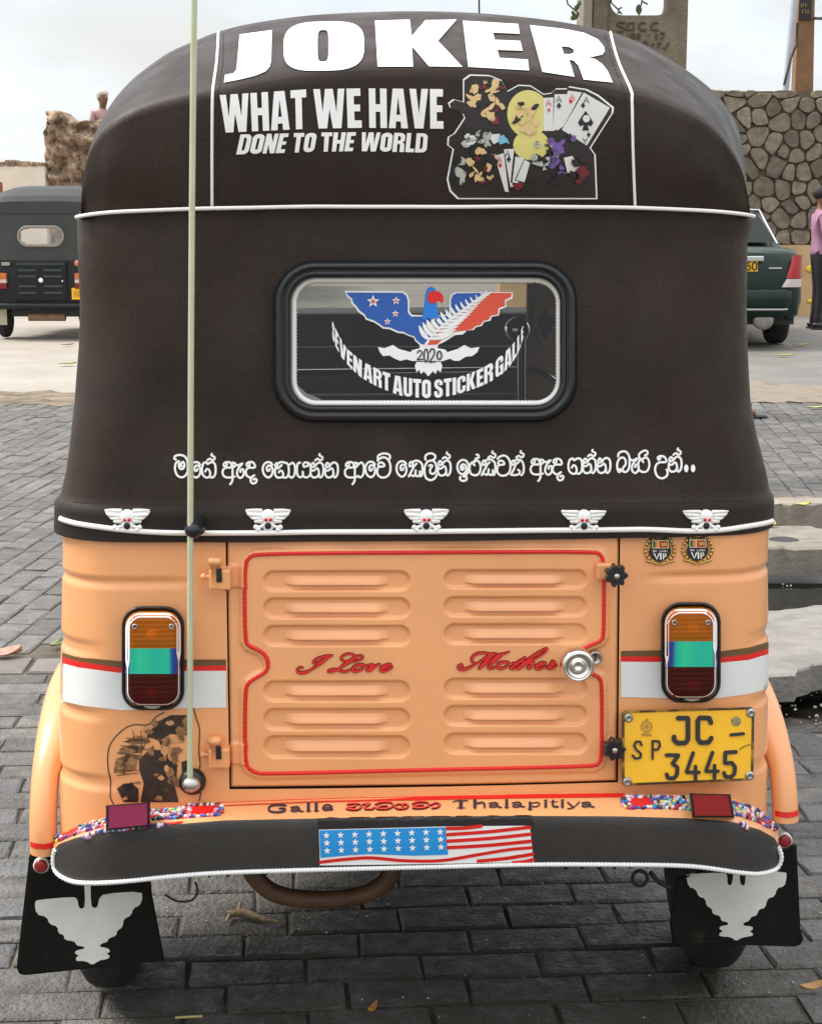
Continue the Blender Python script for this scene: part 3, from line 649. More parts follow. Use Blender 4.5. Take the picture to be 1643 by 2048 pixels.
# heavy condensed capitals, one outline per letter on a unit-high cell
def arcs(cx, cy, rx, ry, a0, a1, n=7): return [(cx + rx * math.cos(R(a0 + (a1 - a0) * k / n)), cy + ry * math.sin(R(a0 + (a1 - a0) * k / n))) for k in range(n + 1)]
def Oo(w_): return arcs(w_ / 2, .8, w_ / 2, .2, 0, 180) + arcs(w_ / 2, .2, w_ / 2, .2, 180, 360)
GLY = {
 'H': (.54, [[(0, 0), (.2, 0), (.2, .41), (.34, .41), (.34, 0), (.54, 0), (.54, 1), (.34, 1), (.34, .6), (.2, .6), (.2, 1), (0, 1)]]),
 'W': (.88, [[(0, 1), (.12, 0), (.36, 0), (.44, .5), (.52, 0), (.76, 0), (.88, 1), (.69, 1), (.635, .40), (.55, 1), (.33, 1), (.245, .40), (.19, 1)]]),
 'A': (.58, [[(0, 0), (.13, 1), (.45, 1), (.58, 0), (.375, 0), (.362, .17), (.218, .17), (.205, 0)], [(.232, .34), (.29, .80), (.348, .34)]]),
 'T': (.48, [[(.14, 0), (.34, 0), (.34, .8), (.48, .8), (.48, 1), (0, 1), (0, .8), (.14, .8)]]),
 'E': (.40, [[(0, 0), (.4, 0), (.4, .19), (.2, .19), (.2, .42), (.37, .42), (.37, .59), (.2, .59), (.2, .81), (.39, .81), (.39, 1), (0, 1)]]),
 'V': (.56, [[(0, 1), (.15, 0), (.41, 0), (.56, 1), (.36, 1), (.28, .36), (.2, 1)]]),
 'N': (.53, [[(0, 0), (.18, 0), (.18, .45), (.33, 0), (.53, 0), (.53, 1), (.35, 1), (.35, .55), (.2, 1), (0, 1)]]),
 'L': (.39, [[(0, 0), (.39, 0), (.39, .19), (.2, .19), (.2, 1), (0, 1)]]),
 'I': (.21, [[(0, 0), (.21, 0), (.21, 1), (0, 1)]]),
 'O': (.53, [Oo(.53), [(.21, .22), (.32, .22), (.32, .78), (.21, .78)]]),
 'D': (.53, [[(0, 0)] + arcs(.3, .22, .23, .22, -90, 0) + arcs(.3, .78, .23, .22, 0, 90) + [(0, 1)], [(.2, .17), (.31, .2), (.33, .3), (.33, .72), (.31, .82), (.2, .84)]]),
 'R': (.54, [[(0, 0), (.2, 0), (.2, .44), (.28, .43), (.33, .36), (.33, 0), (.53, 0), (.53, .34), (.50, .46), (.42, .51), (.51, .58), (.53, .70)] + arcs(.30, .77, .23, .23, 0, 90) + [(0, 1)], [(.2, .58), (.30, .60), (.33, .66), (.33, .76), (.30, .82), (.2, .84)]]),
 'U': (.52, [[(0, 1), (0, .22)] + arcs(.26, .2, .26, .2, 180, 360) + [(.52, 1), (.32, 1), (.32, .2), (.26, .16), (.2, .2), (.2, 1)]]),
 'C': (.52, [arcs(.26, .8, .26, .2, 0, 180) + arcs(.26, .2, .26, .2, 180, 360) + [(.52, .40), (.32, .40), (.32, .2), (.26, .16), (.2, .2), (.2, .8), (.26, .84), (.32, .8), (.32, .62), (.52, .62)]]),
 'G': (.53, [arcs(.26, .8, .26, .2, 0, 180) + arcs(.26, .2, .26, .2, 180, 250) + [(.35, .08), (.37, 0), (.53, 0), (.53, .53), (.28, .53), (.28, .38), (.33, .38), (.33, .2), (.26, .16), (.2, .2), (.2, .8), (.26, .84), (.32, .8), (.32, .64), (.52, .64)]]),
 'K': (.55, [[(0, 0), (.2, 0), (.2, .40), (.34, 0), (.55, 0), (.37, .53), (.53, 1), (.33, 1), (.2, .60), (.2, 1), (0, 1)]]),
 'S': (.52, [arcs(.26, .8, .25, .2, 0, 180) + [(.01, .66), (.06, .55), (.30, .36), (.31, .22), (.26, .15), (.2, .2), (.2, .36), (0, .36)] + arcs(.26, .2, .26, .2, 180, 360) + [(.52, .36), (.46, .50), (.22, .66), (.21, .78), (.26, .85), (.31, .8), (.31, .68), (.51, .68)]])}
def word(txt, fmap, gap=.055):
    x = 0; tot = sum(GLY[c][0] + gap for c in txt) - gap; out = []
    for c in txt:
        wd, loops = GLY[c]; ls = []
        for l in loops:
            dense = []
            for i in range(len(l)):
                a, b = l[i], l[(i + 1) % len(l)]; k = max(1, int(math.hypot(b[0] - a[0], b[1] - a[1]) / .34))
                dense += [(a[0] + (b[0] - a[0]) * j / k, a[1] + (b[1] - a[1]) * j / k) for j in range(k)]
            ls.append([fmap((x + p[0]) / tot, p[1]) for p in dense])
        out.append(ls); x += wd + gap
    return out
def quadmap(cr, TL, TR, BL, BR):
    def f(u, v):
        x = (BL[0] + (BR[0] - BL[0]) * u) * (1 - v) + (TL[0] + (TR[0] - TL[0]) * u) * v; y = (BL[1] + (BR[1] - BL[1]) * u) * (1 - v) + (TL[1] + (TR[1] - TL[1]) * u) * v
        return cr([(x, y)])[0]
    return f
TOPC = [(92, 0), (130, 95), (200, 215), (270, 275), (340, 325), (460, 385), (580, 425), (720, 450), (822, 455), (930, 452), (1050, 435), (1150, 405), (1250, 360), (1330, 310), (1400, 255), (1470, 185), (1520, 110), (1548, 40)]
BOTC = [(92, 130), (112, 190), (160, 280), (220, 355), (310, 438), (420, 500), (520, 543), (620, 580), (740, 592), (822, 597), (900, 594), (1000, 578), (1120, 545), (1230, 505), (1310, 465), (1380, 420), (1450, 350), (1520, 240), (1548, 130)]
def arcmap(x0, x1, e0=1., e1=1.):
    def f(u, v):
        u = u ** e0; u = 1 - (1 - u) ** e1; x = x0 + (x1 - x0) * u; return cF([(x, interp(TOPC, x) * v + interp(BOTC, x) * (1 - v))])[0]
    return f
tx = []
for wd_, x0, x1, e0, e1 in (('SEVEN', 92, 318, 1.5, 1), ('ART', 330, 535, 1, 1), ('AUTO', 555, 845, 1, 1), ('STICKER', 870, 1320, 1, 1), ('GALLE', 1338, 1550, 1, 1.4)): tx += word(wd_, arcmap(x0, x1, e0, e1))
decal('shop_lettering', tx, sGl, M['white'], st, .0014, 40)

# ============================================================ hood lettering and sticker
cJ = crop(400, 0, 1.8256)
def sup(cx, cy, rx, ry, p, n=36, sk=0.):
    return [(cx + rx * math.copysign(abs(math.cos(a)) ** p, math.cos(a)), cy + ry * math.copysign(abs(math.sin(a)) ** p, math.sin(a)) + sk * math.cos(a)) for a in [2 * math.pi * k / n for k in range(n)]]
big = [[cJ([(145, 128), (263, 112), (260, 225), (255, 246), (240, 263), (205, 278), (150, 292), (88, 304), (92, 276), (122, 270), (133, 258), (138, 210)])],
 [cJ(sup(452, 171, 147, 90, .62, 40, -6)), cJ(sup(449, 170, 20, 58, .5, 24, -1))[::-1]],
 [cJ([(638, 78), (765, 74), (772, 135), (822, 76), (936, 74), (868, 152), (957, 247), (835, 245), (773, 172), (777, 246), (648, 246)])],
 [cJ([(958, 78), (1160, 90), (1166, 126), (1068, 122), (1075, 148), (1168, 152), (1176, 188), (1084, 185), (1092, 214), (1195, 220), (1200, 260), (978, 247)])],
 [cJ([(1202, 94), (1330, 108), (1400, 122), (1450, 145), (1472, 172), (1475, 190), (1466, 202), (1430, 210), (1410, 210), (1440, 218), (1465, 235), (1485, 260), (1505, 304), (1398, 293), (1380, 243), (1362, 224), (1346, 221), (1365, 283), (1248, 265), (1228, 190)]),
  cJ([(1318, 172), (1345, 174), (1362, 183), (1362, 196), (1345, 201), (1326, 199)])[::-1]]]
decal('hood_lettering', big, sHood, mat('pale_blue_white_vinyl', (.78, .80, .84), .4), hood, .0016, 10)
tx = word('WHAT', quadmap(cJ, (72, 347), (387, 326), (80, 484), (390, 470))) + word('WE', quadmap(cJ, (413, 325), (585, 322), (417, 469), (590, 466))) + word('HAVE', quadmap(cJ, (615, 322), (887, 325), (617, 466), (888, 469)))
tx += word('DONE', quadmap(cJ, (148, 490), (325, 486), (132, 563), (308, 557))) + word('TO', quadmap(cJ, (343, 485), (428, 484), (335, 556), (415, 554))) + word('THE', quadmap(cJ, (443, 483), (570, 482), (440, 553), (556, 551))) + word('WORLD', quadmap(cJ, (590, 482), (832, 486), (580, 551), (826, 556)))
decal('hood_lettering', tx, sHood, M['white'], hood, .0016, 12)
# playing-card sticker: outline, cards, discs and plain coloured shapes
cS = crop(880, 130, 4.1075)
stk = empty('card_sticker'); stk.parent = root
def ds_(name, polys, m, off, e=14):
    for i, p in enumerate(polys): decal(name, [[p]], sHood, m, stk, off + .00005 * i, e)
OUTL = [(185, 115), (240, 75), (400, 80), (500, 120), (550, 210), (640, 160), (740, 165), (850, 235), (915, 225), (950, 190), (1040, 190), (1060, 172), (1160, 190), (1200, 195), (1300, 245), (1425, 345), (1420, 390), (1235, 680), (1275, 735), (1290, 1100), (140, 1100), (75, 1035), (52, 940), (100, 690), (55, 655), (60, 590), (110, 560), (195, 430), (180, 395), (75, 345), (62, 310), (105, 278), (185, 300)]
OUTL = [(a, b) for a, b in OUTL]
cxm, cym = 680, 620
def inset(P, k): return [(a + (cxm - a) * k, b + (cym - b) * k) for a, b in P]
ds_('sticker_outline', [cS(OUTL)], M['white'], .0008)
ds_('sticker_ground', [cS(inset(OUTL, .022))], mat('sticker_black', (.018, .012, .011), .4, dark=(.10, .02, .03), dthr=.66, dscale=60), .0013)
yel = mat('sticker_yellow', (.72, .64, .20), .4); skn = mat('sticker_tan', (.74, .52, .24), .4, dark=(.05, .025, .015), dthr=.55, dscale=75); car = mat('card_white', (.74, .73, .70), .4); mar = mat('sticker_maroon', (.18, .012, .02), .4, dark=(.01, .005, .006), dthr=.48, dscale=80)
pur = mat('sticker_purple', (.18, .09, .34), .4, dark=(.01, .006, .02), dthr=.5, dscale=80); ggr = mat('sticker_green_grey', (.46, .50, .42), .4, dark=(.03, .03, .03), dthr=.5, dscale=90); cya = mat('sticker_cyan', (.18, .50, .68), .4)
ds_('sticker_disc', [cS(circ(720, 400, 172, 28, 195))], yel, .0018); ds_('sticker_disc', [cS(circ(745, 655, 148, 24, 125))], yel, .0019)
for k, q in enumerate(([(845, 270), (925, 265), (925, 540), (845, 540)], [(935, 240), (1035, 238), (975, 520), (925, 540)], [(1045, 210), (1160, 225), (1010, 500), (955, 540)], [(1175, 225), (1390, 350), (1200, 660), (995, 530)], [(445, 745), (520, 720), (560, 1040), (530, 1035)], [(520, 690), (605, 685), (575, 960), (640, 985), (575, 1000)], [(615, 750), (690, 760), (610, 940), (680, 975), (590, 960)], [(690, 775), (735, 800), (690, 960), (620, 940)], [(1010, 760), (1080, 745), (1150, 860), (1040, 885)])):
    ds_('card', [cS(q)], car, .0021 + .00008 * k)
def spade(cx, cy, s): return [(cx, cy - s), (cx + .45 * s, cy - .35 * s), (cx + .75 * s, cy + .15 * s), (cx + .5 * s, cy + .5 * s), (cx + .15 * s, cy + .35 * s), (cx + .35 * s, cy + .9 * s), (cx - .35 * s, cy + .9 * s), (cx - .15 * s, cy + .35 * s), (cx - .5 * s, cy + .5 * s), (cx - .75 * s, cy + .15 * s), (cx - .45 * s, cy - .35 * s)]
def heart(cx, cy, s): return [(cx, cy + s), (cx - .8 * s, cy - .1 * s), (cx - .7 * s, cy - .7 * s), (cx - .25 * s, cy - .8 * s), (cx, cy - .45 * s), (cx + .25 * s, cy - .8 * s), (cx + .7 * s, cy - .7 * s), (cx + .8 * s, cy - .1 * s)]
def diam(cx, cy, s): return [(cx, cy - s), (cx + .7 * s, cy), (cx, cy + s), (cx - .7 * s, cy)]
ds_('card_pip', [cS(spade(1190, 460, 85)), cS(spade(1168, 330, 24)), cS(spade(1215, 572, -22)), cS(spade(970, 332, 26)), cS(spade(560, 770, 26))], M['ink'], .0031)
ds_('card_pip', [cS(circ(1195, 440, 30, 14))], car, .0036)
ds_('card_pip', [cS(heart(1068, 300, 20)), cS(diam(490, 820, 22)), cS(diam(888, 370, 18))], M['red'], .0031)
def ace(cx, cy, s): return [(cS([(cx - .5 * s, cy + .6 * s), (cx, cy - .6 * s), (cx + .5 * s, cy + .6 * s)]), 1.6), (cS([(cx - .3 * s, cy + .2 * s), (cx + .3 * s, cy + .2 * s)]), 1.2)]
for a_, m_ in ((ace(970, 280, 40), 'ink'), (ace(1195, 285, 40), 'ink'), (ace(550, 725, 38), 'ink'), (ace(1185, 622, -34), 'ink'), (ace(885, 310, 40), 'red'), (ace(1078, 262, 40), 'red'), (ace(482, 770, 38), 'red')): strokes('card_letter', a_, sHood, M[m_], stk, .0031, 2, False)
random.seed(11)
def blob(cx, cy, rx, ry, n=11, j=.3): return [(cx + rx * (1 + random.uniform(-j, j)) * math.cos(2 * math.pi * k / n), cy + ry * (1 + random.uniform(-j, j)) * math.sin(2 * math.pi * k / n)) for k in range(n)]
# plain facets in the print's colours where its figures stand
def facets(m, spots, off):
    ds_('sticker_facet', [cS(blob(*s_)) for s_ in spots], m, off)
shz = [((380, 290, 140, 170), [M['ink'], skn, skn, mar], 26), ((700, 430, 95, 130), [M['ink'], M['ink'], skn, skn], 18), ((320, 610, 130, 70), [ggr, ggr, M['ink'], car], 14), ((330, 820, 130, 150), [skn, skn, skn, M['ink'], mar], 26), ((180, 880, 70, 120), [M['ink'], ggr], 7), ((850, 720, 90, 110), [ggr, ggr, M['ink']], 12), ((920, 880, 80, 110), [pur, M['ink'], pur], 11), ((990, 640, 120, 70), [pur, pur, M['ink']], 10), ((1140, 860, 90, 130), [mar, mar, M['ink']], 13), ((680, 1010, 90, 40), [mar, M['ink']], 7), ((540, 620, 50, 40), [cya], 3)]
random.seed(17); kq = 0
for (zx, zy, zrx, zry), pal, cnt in shz:
    for _ in range(cnt):
        t_ = random.uniform(0, 6.28); q_ = math.sqrt(random.random()); sx_q = random.uniform(16, 52); sy_q = random.uniform(10, 42); an_ = random.uniform(-.9, .9)
        bl = blob(0, 0, sx_q, sy_q, random.choice([5, 6, 7, 9]), .4); P_ = [(zx + zrx * q_ * math.cos(t_) + a * math.cos(an_) - b * math.sin(an_), zy + zry * q_ * math.sin(t_) + a * math.sin(an_) + b * math.cos(an_)) for a, b in bl]
        P_ = [(min(max(a, 110), 1250), min(max(b, 110), 1060)) for a, b in P_]
        decal('sticker_facet', [[cS(P_)]], sHood, random.choice(pal), stk, .0030 + .00002 * kq, 14); kq += 1
# ============================================================ Sinhala line on the canopy
_K = [(112, 30), (92, 5), (52, 0), (17, 25), (0, 80), (17, 145), (62, 180), (102, 155), (117, 100), (102, 50), (67, 40), (47, 70), (57, 105), (77, 100), (82, 80)]
_C = [(12, 30), (30, 6), (50, 25), (42, 55), (20, 58), (10, 35)]
_RA = [(60, 20), (20, 35), (0, 90), (15, 155), (60, 178), (105, 165), (130, 110), (125, 45), (95, 5), (60, 20), (45, 45), (60, 60)]
_VA = [(20, 50), (12, 25), (35, 5), (70, 15), (85, 45), (50, 55), (15, 60), (0, 100), (5, 145), (40, 178), (90, 180), (135, 150), (155, 90), (150, 20), (120, -35), (75, -55), (30, -40), (5, -15)]
SG = {'KOM': [_K], 'NA': [_C, [(8, 75), (5, 140), (35, 178), (80, 170), (100, 140)], [(5, 100), (45, 95), (75, 70), (95, 85), (102, 130), (105, 170), (120, 180), (145, 150), (155, 90), (145, 25), (110, 2), (75, 20), (60, 45)]],
 'VIR': [[(0, 70), (30, 50), (55, 70), (80, 60), (85, 35), (65, 20), (45, 10), (52, -5)]],
 'GA': [[(53, 0), (20, 15), (2, 75), (12, 145), (48, 178), (80, 178), (97, 155), (97, 115), (80, 85), (60, 78), (42, 108)], [(53, 0), (70, 22), (100, 3), (135, 2), (158, 35), (162, 95), (155, 150), (130, 178), (108, 180)]],
 'MA': [[(25, -30), (5, -45), (15, -70), (50, -83), (90, -83), (130, -65), (158, -20), (165, 40), (160, 115), (130, 162), (88, 178), (45, 158), (18, 105), (15, 50), (30, 5), (60, -12)], [(62, 0), (62, 55), (85, 82), (115, 70), (125, 30), (108, -5), (88, 15), (85, 42), (98, 50)]],
 'AE': [[(12, 45), (10, 22), (32, 2), (50, 25), (35, 48), (15, 45)], [(35, 0), (80, 0), (100, 25), (98, 60), (35, 65), (2, 95), (2, 145), (32, 175), (85, 180), (140, 170)], [(115, 5), (115, 175), (110, 225), (88, 258)], [(115, 10), (142, 10), (148, 40), (122, 60)]],
 'RAK': [[(0, 15), (30, 32), (85, 8), (50, 48), (25, 95), (25, 150), (60, 180), (95, 150), (100, 100), (85, 75), (60, 88), (62, 108)]],
 'DA': [[(10, 40), (8, 20), (28, 2), (45, 22), (32, 48), (12, 40)], [(30, 0), (78, 0), (105, 35), (100, 65), (35, 65), (3, 95), (3, 145), (40, 178), (75, 178)], [(98, 155), (65, 180), (55, 220), (80, 250), (115, 240), (128, 210), (110, 193), (90, 205)]],
 'HA': [[(8, 30), (25, 5), (40, 28), (25, 52), (8, 32)], [(40, 10), (80, -5), (110, 0), (148, 10), (166, 55), (166, 135), (138, 177), (108, 175)], [(8, 70), (8, 140), (38, 177), (90, 170), (103, 135), (88, 100), (68, 95), (53, 115)], [(8, 70), (50, 65), (85, 30)]],
 'AELA': [[(0, 22), (30, 3), (55, 35), (58, 105), (45, 155), (15, 180), (-8, 160)]],
 'YA': [[(40, 5), (15, 15), (3, 65), (8, 145), (40, 177), (68, 160), (73, 105), (80, 165), (118, 177), (155, 150), (165, 80), (150, 20), (130, 5)], [(85, 55), (78, 20), (100, 2), (130, 8), (130, 40), (100, 52)]],
 'VA': [_VA], 'VTOP': [[(10, -20), (10, -70), (60, -98), (120, -95), (150, -70), (145, -35)]],
 'KA': [_C, [(42, 15), (80, -5), (120, 0), (155, 30), (165, 90), (160, 150), (145, 178), (125, 172)], [(10, 60), (60, 55), (95, 30)], [(70, 55), (40, 110), (5, 178)], [(5, 178), (30, 160), (60, 178), (80, 150), (85, 110)], [(80, 160), (105, 178), (130, 165), (135, 120)]],
 'LI': [[(60, 55), (85, 45), (100, 60), (75, 90), (75, 140), (110, 150), (140, 120), (145, 60), (120, 5), (80, -5), (35, 15), (8, 75), (8, 150), (30, 205), (80, 225), (130, 200), (150, 160)], [(20, -15), (15, -55), (50, -85), (95, -88), (130, -65), (130, -30), (105, -15)]],
 'I': [[(55, 90), (72, 75), (80, 95), (65, 115), (45, 100), (50, 60), (80, 50), (105, 75), (105, 130), (70, 165), (30, 150), (5, 100), (10, 40), (55, 0), (100, 5), (130, 45), (135, 110), (115, 165), (75, 190)], [(40, 195), (35, 225), (70, 245), (110, 230), (110, 195), (85, 195)]],
 'RA': [_RA, [(60, 10), (80, -20), (110, -30), (105, -60), (85, -65)]],
 'TA': [_C, [(42, 15), (80, -5), (130, 10), (155, 70), (150, 150), (125, 178)], [(10, 60), (60, 50), (100, 20)], [(60, 60), (35, 120), (5, 170)], [(5, 172), (50, 178), (100, 165), (108, 130), (90, 115)]],
 'BA': [[(15, -5), (25, -45), (70, -65), (115, -55), (145, -5), (150, 90), (135, 150), (100, 178), (70, 165), (75, 125), (100, 95), (105, 50), (80, 10), (40, 15), (10, 60), (5, 130), (25, 178), (45, 165), (40, 140), (20, 150)]],
 'RI': [_RA, [(15, 20), (10, -30), (50, -65), (85, -75), (110, -60), (105, -30), (80, -20)]],
 'U': [[(30, 35), (30, 12), (50, 5), (60, 30), (40, 45)], [(50, 0), (100, 5), (130, 40), (125, 70), (50, 75), (10, 110), (0, 170), (25, 235), (75, 262), (130, 240), (148, 195), (135, 160)]]}
LINE = [(340, [('MA', 45, 172), ('KOM', 240, 172), ('GA', 372, 172), ('VIR', 438, 80), ('AE', 618, 172), ('RAK', 765, 178), ('DA', 890, 172), ('KOM', 1088, 172), ('HA', 1225, 175), ('AELA', 1408, 175), ('YA', 1485, 172)]),
 (610, [('NA', 60, 172), ('VIR', 118, 80), ('NA', 230, 172), ('AE', 468, 172), ('AELA', 630, 172), ('KOM', 705, 168), ('VA', 845, 170), ('VTOP', 845, 170), ('KOM', 1070, 162), ('KA', 1210, 160), ('LI', 1392, 158)]),
 (870, [('NA', 25, 150), ('VIR', 85, 60), ('I', 255, 148), ('RA', 400, 148), ('KA', 540, 145), ('VIR', 620, 50), ('VA', 725, 148), ('TA', 880, 145), ('VIR', 950, 45), ('AE', 1118, 135), ('RAK', 1265, 140), ('DA', 1375, 135)]),
 (1130, [('GA', 32, 128), ('NA', 200, 122), ('VIR', 265, 32), ('NA', 370, 120), ('BA', 600, 110), ('RAK', 755, 120), ('RI', 850, 110), ('U', 1050, 100), ('NA', 1205, 105), ('VIR', 1265, 15)])]
ss = []
for x0, gl_ in LINE:
    cr_ = crop(x0, 895, 5.868)
    for nm, gx, gy in gl_:
        for s_ in SG[nm]: ss.append((cr_([(gx + a, gy + b) for a, b in s_]), 4.3))
strokes('canopy_lettering', ss, sCan, M['white'], canopy, .0012, 2.0)
cD = crop(1130, 895, 5.868)
decal('canopy_lettering', [[cD(circ(1415, 245, 26, 16, 46))], [cD(circ(1495, 245, 26, 16, 46))]], sCan, M['white'], canopy, .0014)

# ============================================================ stripes on the tail
sTD = Surf([tail, door], -.02)
def band(name, top, bot, m, off):
    xs = sorted(set([p[0] for p in top] + [p[0] for p in bot])); dense = []
    for i in range(len(xs) - 1): k = max(1, int((xs[i + 1] - xs[i]) / 5)); dense += [xs[i] + (xs[i + 1] - xs[i]) * j / k for j in range(k)]
    dense.append(xs[-1]); rws = []
    for q in np.linspace(0, 1, 9): rws.append([sTail.hit(x, interp(top, x) * (1 - q) + interp(bot, x) * q, off) for x in dense])
    return MB().grid(rws).build(name, m, tail, True)
TL = [[(120, 1304), (158, 1315), (238, 1322), (373, 1319), (452, 1319)], [(120, 1312), (158, 1323), (238, 1335), (373, 1332), (452, 1331)], [(120, 1325), (158, 1335), (238, 1345.7), (373, 1342), (452, 1341.5)], [(120, 1401), (170, 1412), (245, 1420.5), (370, 1416.5), (452, 1415)]]
TR = [[(1241, 1302), (1316, 1300.6), (1438, 1303), (1496, 1295), (1535, 1284)], [(1241, 1312.8), (1316, 1313), (1438, 1315.5), (1496, 1308.7), (1535, 1297)], [(1241, 1323.5), (1316, 1324), (1438, 1325.7), (1496, 1320), (1535, 1308)], [(1241, 1394), (1316, 1396), (1438, 1396), (1496, 1388), (1535, 1377)]]
for T in (TL, TR):
    for k, nm in enumerate(('brown', 'red', 'stripe')): band(nm + '_stripe' if k < 2 else 'white_stripe', T[k], T[k + 1], M[nm], .0009)

# ============================================================ tail lamps
def holo_mat():
    m = M['holo']; n = m.node_tree; b = n.nodes['Principled BSDF']; t = n.nodes.new('ShaderNodeTexCoord'); s_ = n.nodes.new('ShaderNodeSeparateXYZ'); r = n.nodes.new('ShaderNodeValToRGB')
    n.links.new(t.outputs['Generated'], s_.inputs[0]); n.links.new(s_.outputs['X'], r.inputs['Fac']); e = r.color_ramp.elements
    e[0].position = 0; e[0].color = (.03, .03, .16, 1); e[1].position = 1; e[1].color = (.03, .03, .18, 1)
    for p, c in ((.10, (.02, .07, .40, 1)), (.16, (.02, .55, .42, 1)), (.30, (.03, .75, .42, 1)), (.60, (.02, .60, .45, 1)), (.80, (.02, .68, .40, 1)), (.86, (.015, .10, .45, 1))): q = e.new(p); q.color = c
    n.links.new(r.outputs[0], b.inputs['Base Color'])
holo_mat()
def ribbed(m, sx, sz, st):
    n = m.node_tree; b = n.nodes['Principled BSDF']; t = n.nodes.new('ShaderNodeTexCoord'); outs = []
    for d_, s_ in (('X', sx), ('Z', sz)):
        q = n.nodes.new('ShaderNodeTexWave'); q.bands_direction = d_; q.inputs['Scale'].default_value = s_; n.links.new(t.outputs['Object'], q.inputs['Vector']); outs.append(q.outputs['Fac'])
    a = n.nodes.new('ShaderNodeMath'); a.operation = 'ADD'; n.links.new(outs[0], a.inputs[0]); n.links.new(outs[1], a.inputs[1])
    bu = n.nodes.new('ShaderNodeBump'); bu.inputs['Strength'].default_value = st; bu.inputs['Distance'].default_value = .004; n.links.new(a.outputs[0], bu.inputs['Height']); n.links.new(bu.outputs[0], b.inputs['Normal'])
ribbed(M['amber'], 55, 45, .2); ribbed(M['redlens'], 40, 40, .12)
def lens_rows(x0, y0, x1, y1, rad, ya, yb_, H_, base, nx=28, ny=14, rolloff=16.):
    rws = []
    for i in range(ny + 1):
        py = ya + (yb_ - ya) * i / ny; dy = min(py - y0, y1 - py); sh = 0.
        if dy < rad: sh = rad - math.sqrt(max(rad * rad - (rad - max(dy, 0)) ** 2, 0))
        a, b = x0 + sh, x1 - sh; ro = []
        for j in range(nx + 1):
            s_ = .5 - .5 * math.cos(math.pi * j / nx); px = a + (b - a) * s_; d = min(px - a, b - px, max(dy, 0) if dy < rolloff else 99)
            f = math.sqrt(max(0, 1 - (1 - min(d / rolloff, 1)) ** 2)); ro.append(L(px, py, base - .012 - (H_ - .012) * f))
        rws.append(ro)
    return rws
for (x0, y0, x1, y1, base, c1, c2, skew) in ((249, 1221, 363, 1415, -.02, 1297, 1348, 0), (1327, 1213, 1435, 1400, -.018, 1283, 1334, 0)):
    lamp = empty('tail_lamp'); lamp.parent = root
    g_ = MB(); lps = []
    for ins, yo in ((-5, .03), (-6, -.010), (-4, -.017), (0, -.017), (2, -.010)):
        lps.append([L(a, b, base + yo) for a, b in rrect(x0 + ins, y0 + ins - 3, x1 - ins, y1 - ins, 34 - ins, 7)])
    fixn(g_.grid(lps, closed=True).build('gasket', M['rubber'], lamp, True))
    le = []
    for nm, a, b, m_ in (('amber_lens', y0, c1, 'amber'), ('foil_band', c1, c2, 'holo'), ('red_lens', c2, y1, 'redlens')):
        o = MB().grid(lens_rows(x0, y0, x1, y1, 32, a, b, .046, base)).build(nm, M[m_], lamp, True); fixn(o); le.append(o)
    sLe = Surf(le, base - .04)
    bk = MB(); bk.add([L(a, b, base - .008) for a, b in rrect(x0 + 3, y0 + 3, x1 - 3, y1 - 3, 30, 5)], [tuple(range(24))]); bk.build('back_plate', mat('lamp_grey', (.45, .44, .42), .4, .5), lamp)
    for cyy, rr_ in (((y0 + c1) / 2 + 6, .030), ((c2 + y1) / 2, .024)):
        pc = L((x0 + x1) / 2, cyy, base - .010); MB().lathe(pc, [(.004, -.006), (rr_ * .5, -.004), (rr_ * .8, .004), (rr_, .014)], n=22).build('reflector_bowl', M['chrome'], lamp, True)
        MB().ball((pc.x, pc.y - .012, pc.z), .010, nu=12, nv=8, sc3=(1, 1.3, 1)).build('bulb', mat('bulb_glass', (.8, .75, .6), .1), lamp, True)
    P = rrect(x0 + 7, y0 + 10, x1 - 7, y1 - 7, 26, 8); P = P[21:] + P[:21]
    wts = [1.7 if b > y0 + 50 else 8 for a, b in P]
    strokes('white_tape_line', [(P, wts, False)], sLe, M['white'], lamp, .0008, 4)
    for sx in (x0 + 21, x1 - 20):
        p = sLe.hit(sx, y0 + 32, .001); MB().lathe(p, [(.0042, -.002), (.0042, .0012), (.0024, .0016), (.0024, -.001)], n=14).build('screw', M['steel'], lamp, True)

# ============================================================ hinges, knobs, lock
for (x0, y0, x1, y1) in ((414, 1128, 462, 1174), (413, 1484, 461, 1528)):
    h = empty('hinge'); h.parent = root
    a, b = L(x0 + 5, y0 + 6, -.03), L(x1, y1, -.03); b_ = MB(); b_.box((a.x, -.052, b.z), (b.x, -.020, a.z), bev=.003); b_.build('leaf', M['paint'], h)
    cx = L(x0 + 16, y0, -.05); b_ = MB(); b_.lathe((cx.x, -.046, b.z + .004), [(.008, 0), (.008, a.z - b.z + .004), (.011, a.z - b.z + .004), (.011, a.z - b.z + .012), (.004, a.z - b.z + .014)], 'z', 14); b_.build('pin', M['paint'], h, True)
    q = L(x0 + 24, (y0 + y1) / 2, -.054); b_ = MB(); b_.box((q.x - .004, -.0545, q.z - .010), (q.x + .004, -.0525, q.z + .010)); b_.build('slot', M['dark'], h)
    q = L(x0 - 6, (y0 + y1) / 2, -.03); b_ = MB(); b_.ball((q.x, -.038, q.z), .005); b_.tube([(q.x, -.038, q.z), (q.x + .014, -.04, q.z)], .003, 6); b_.build('rivet', M['paint'], h, True)
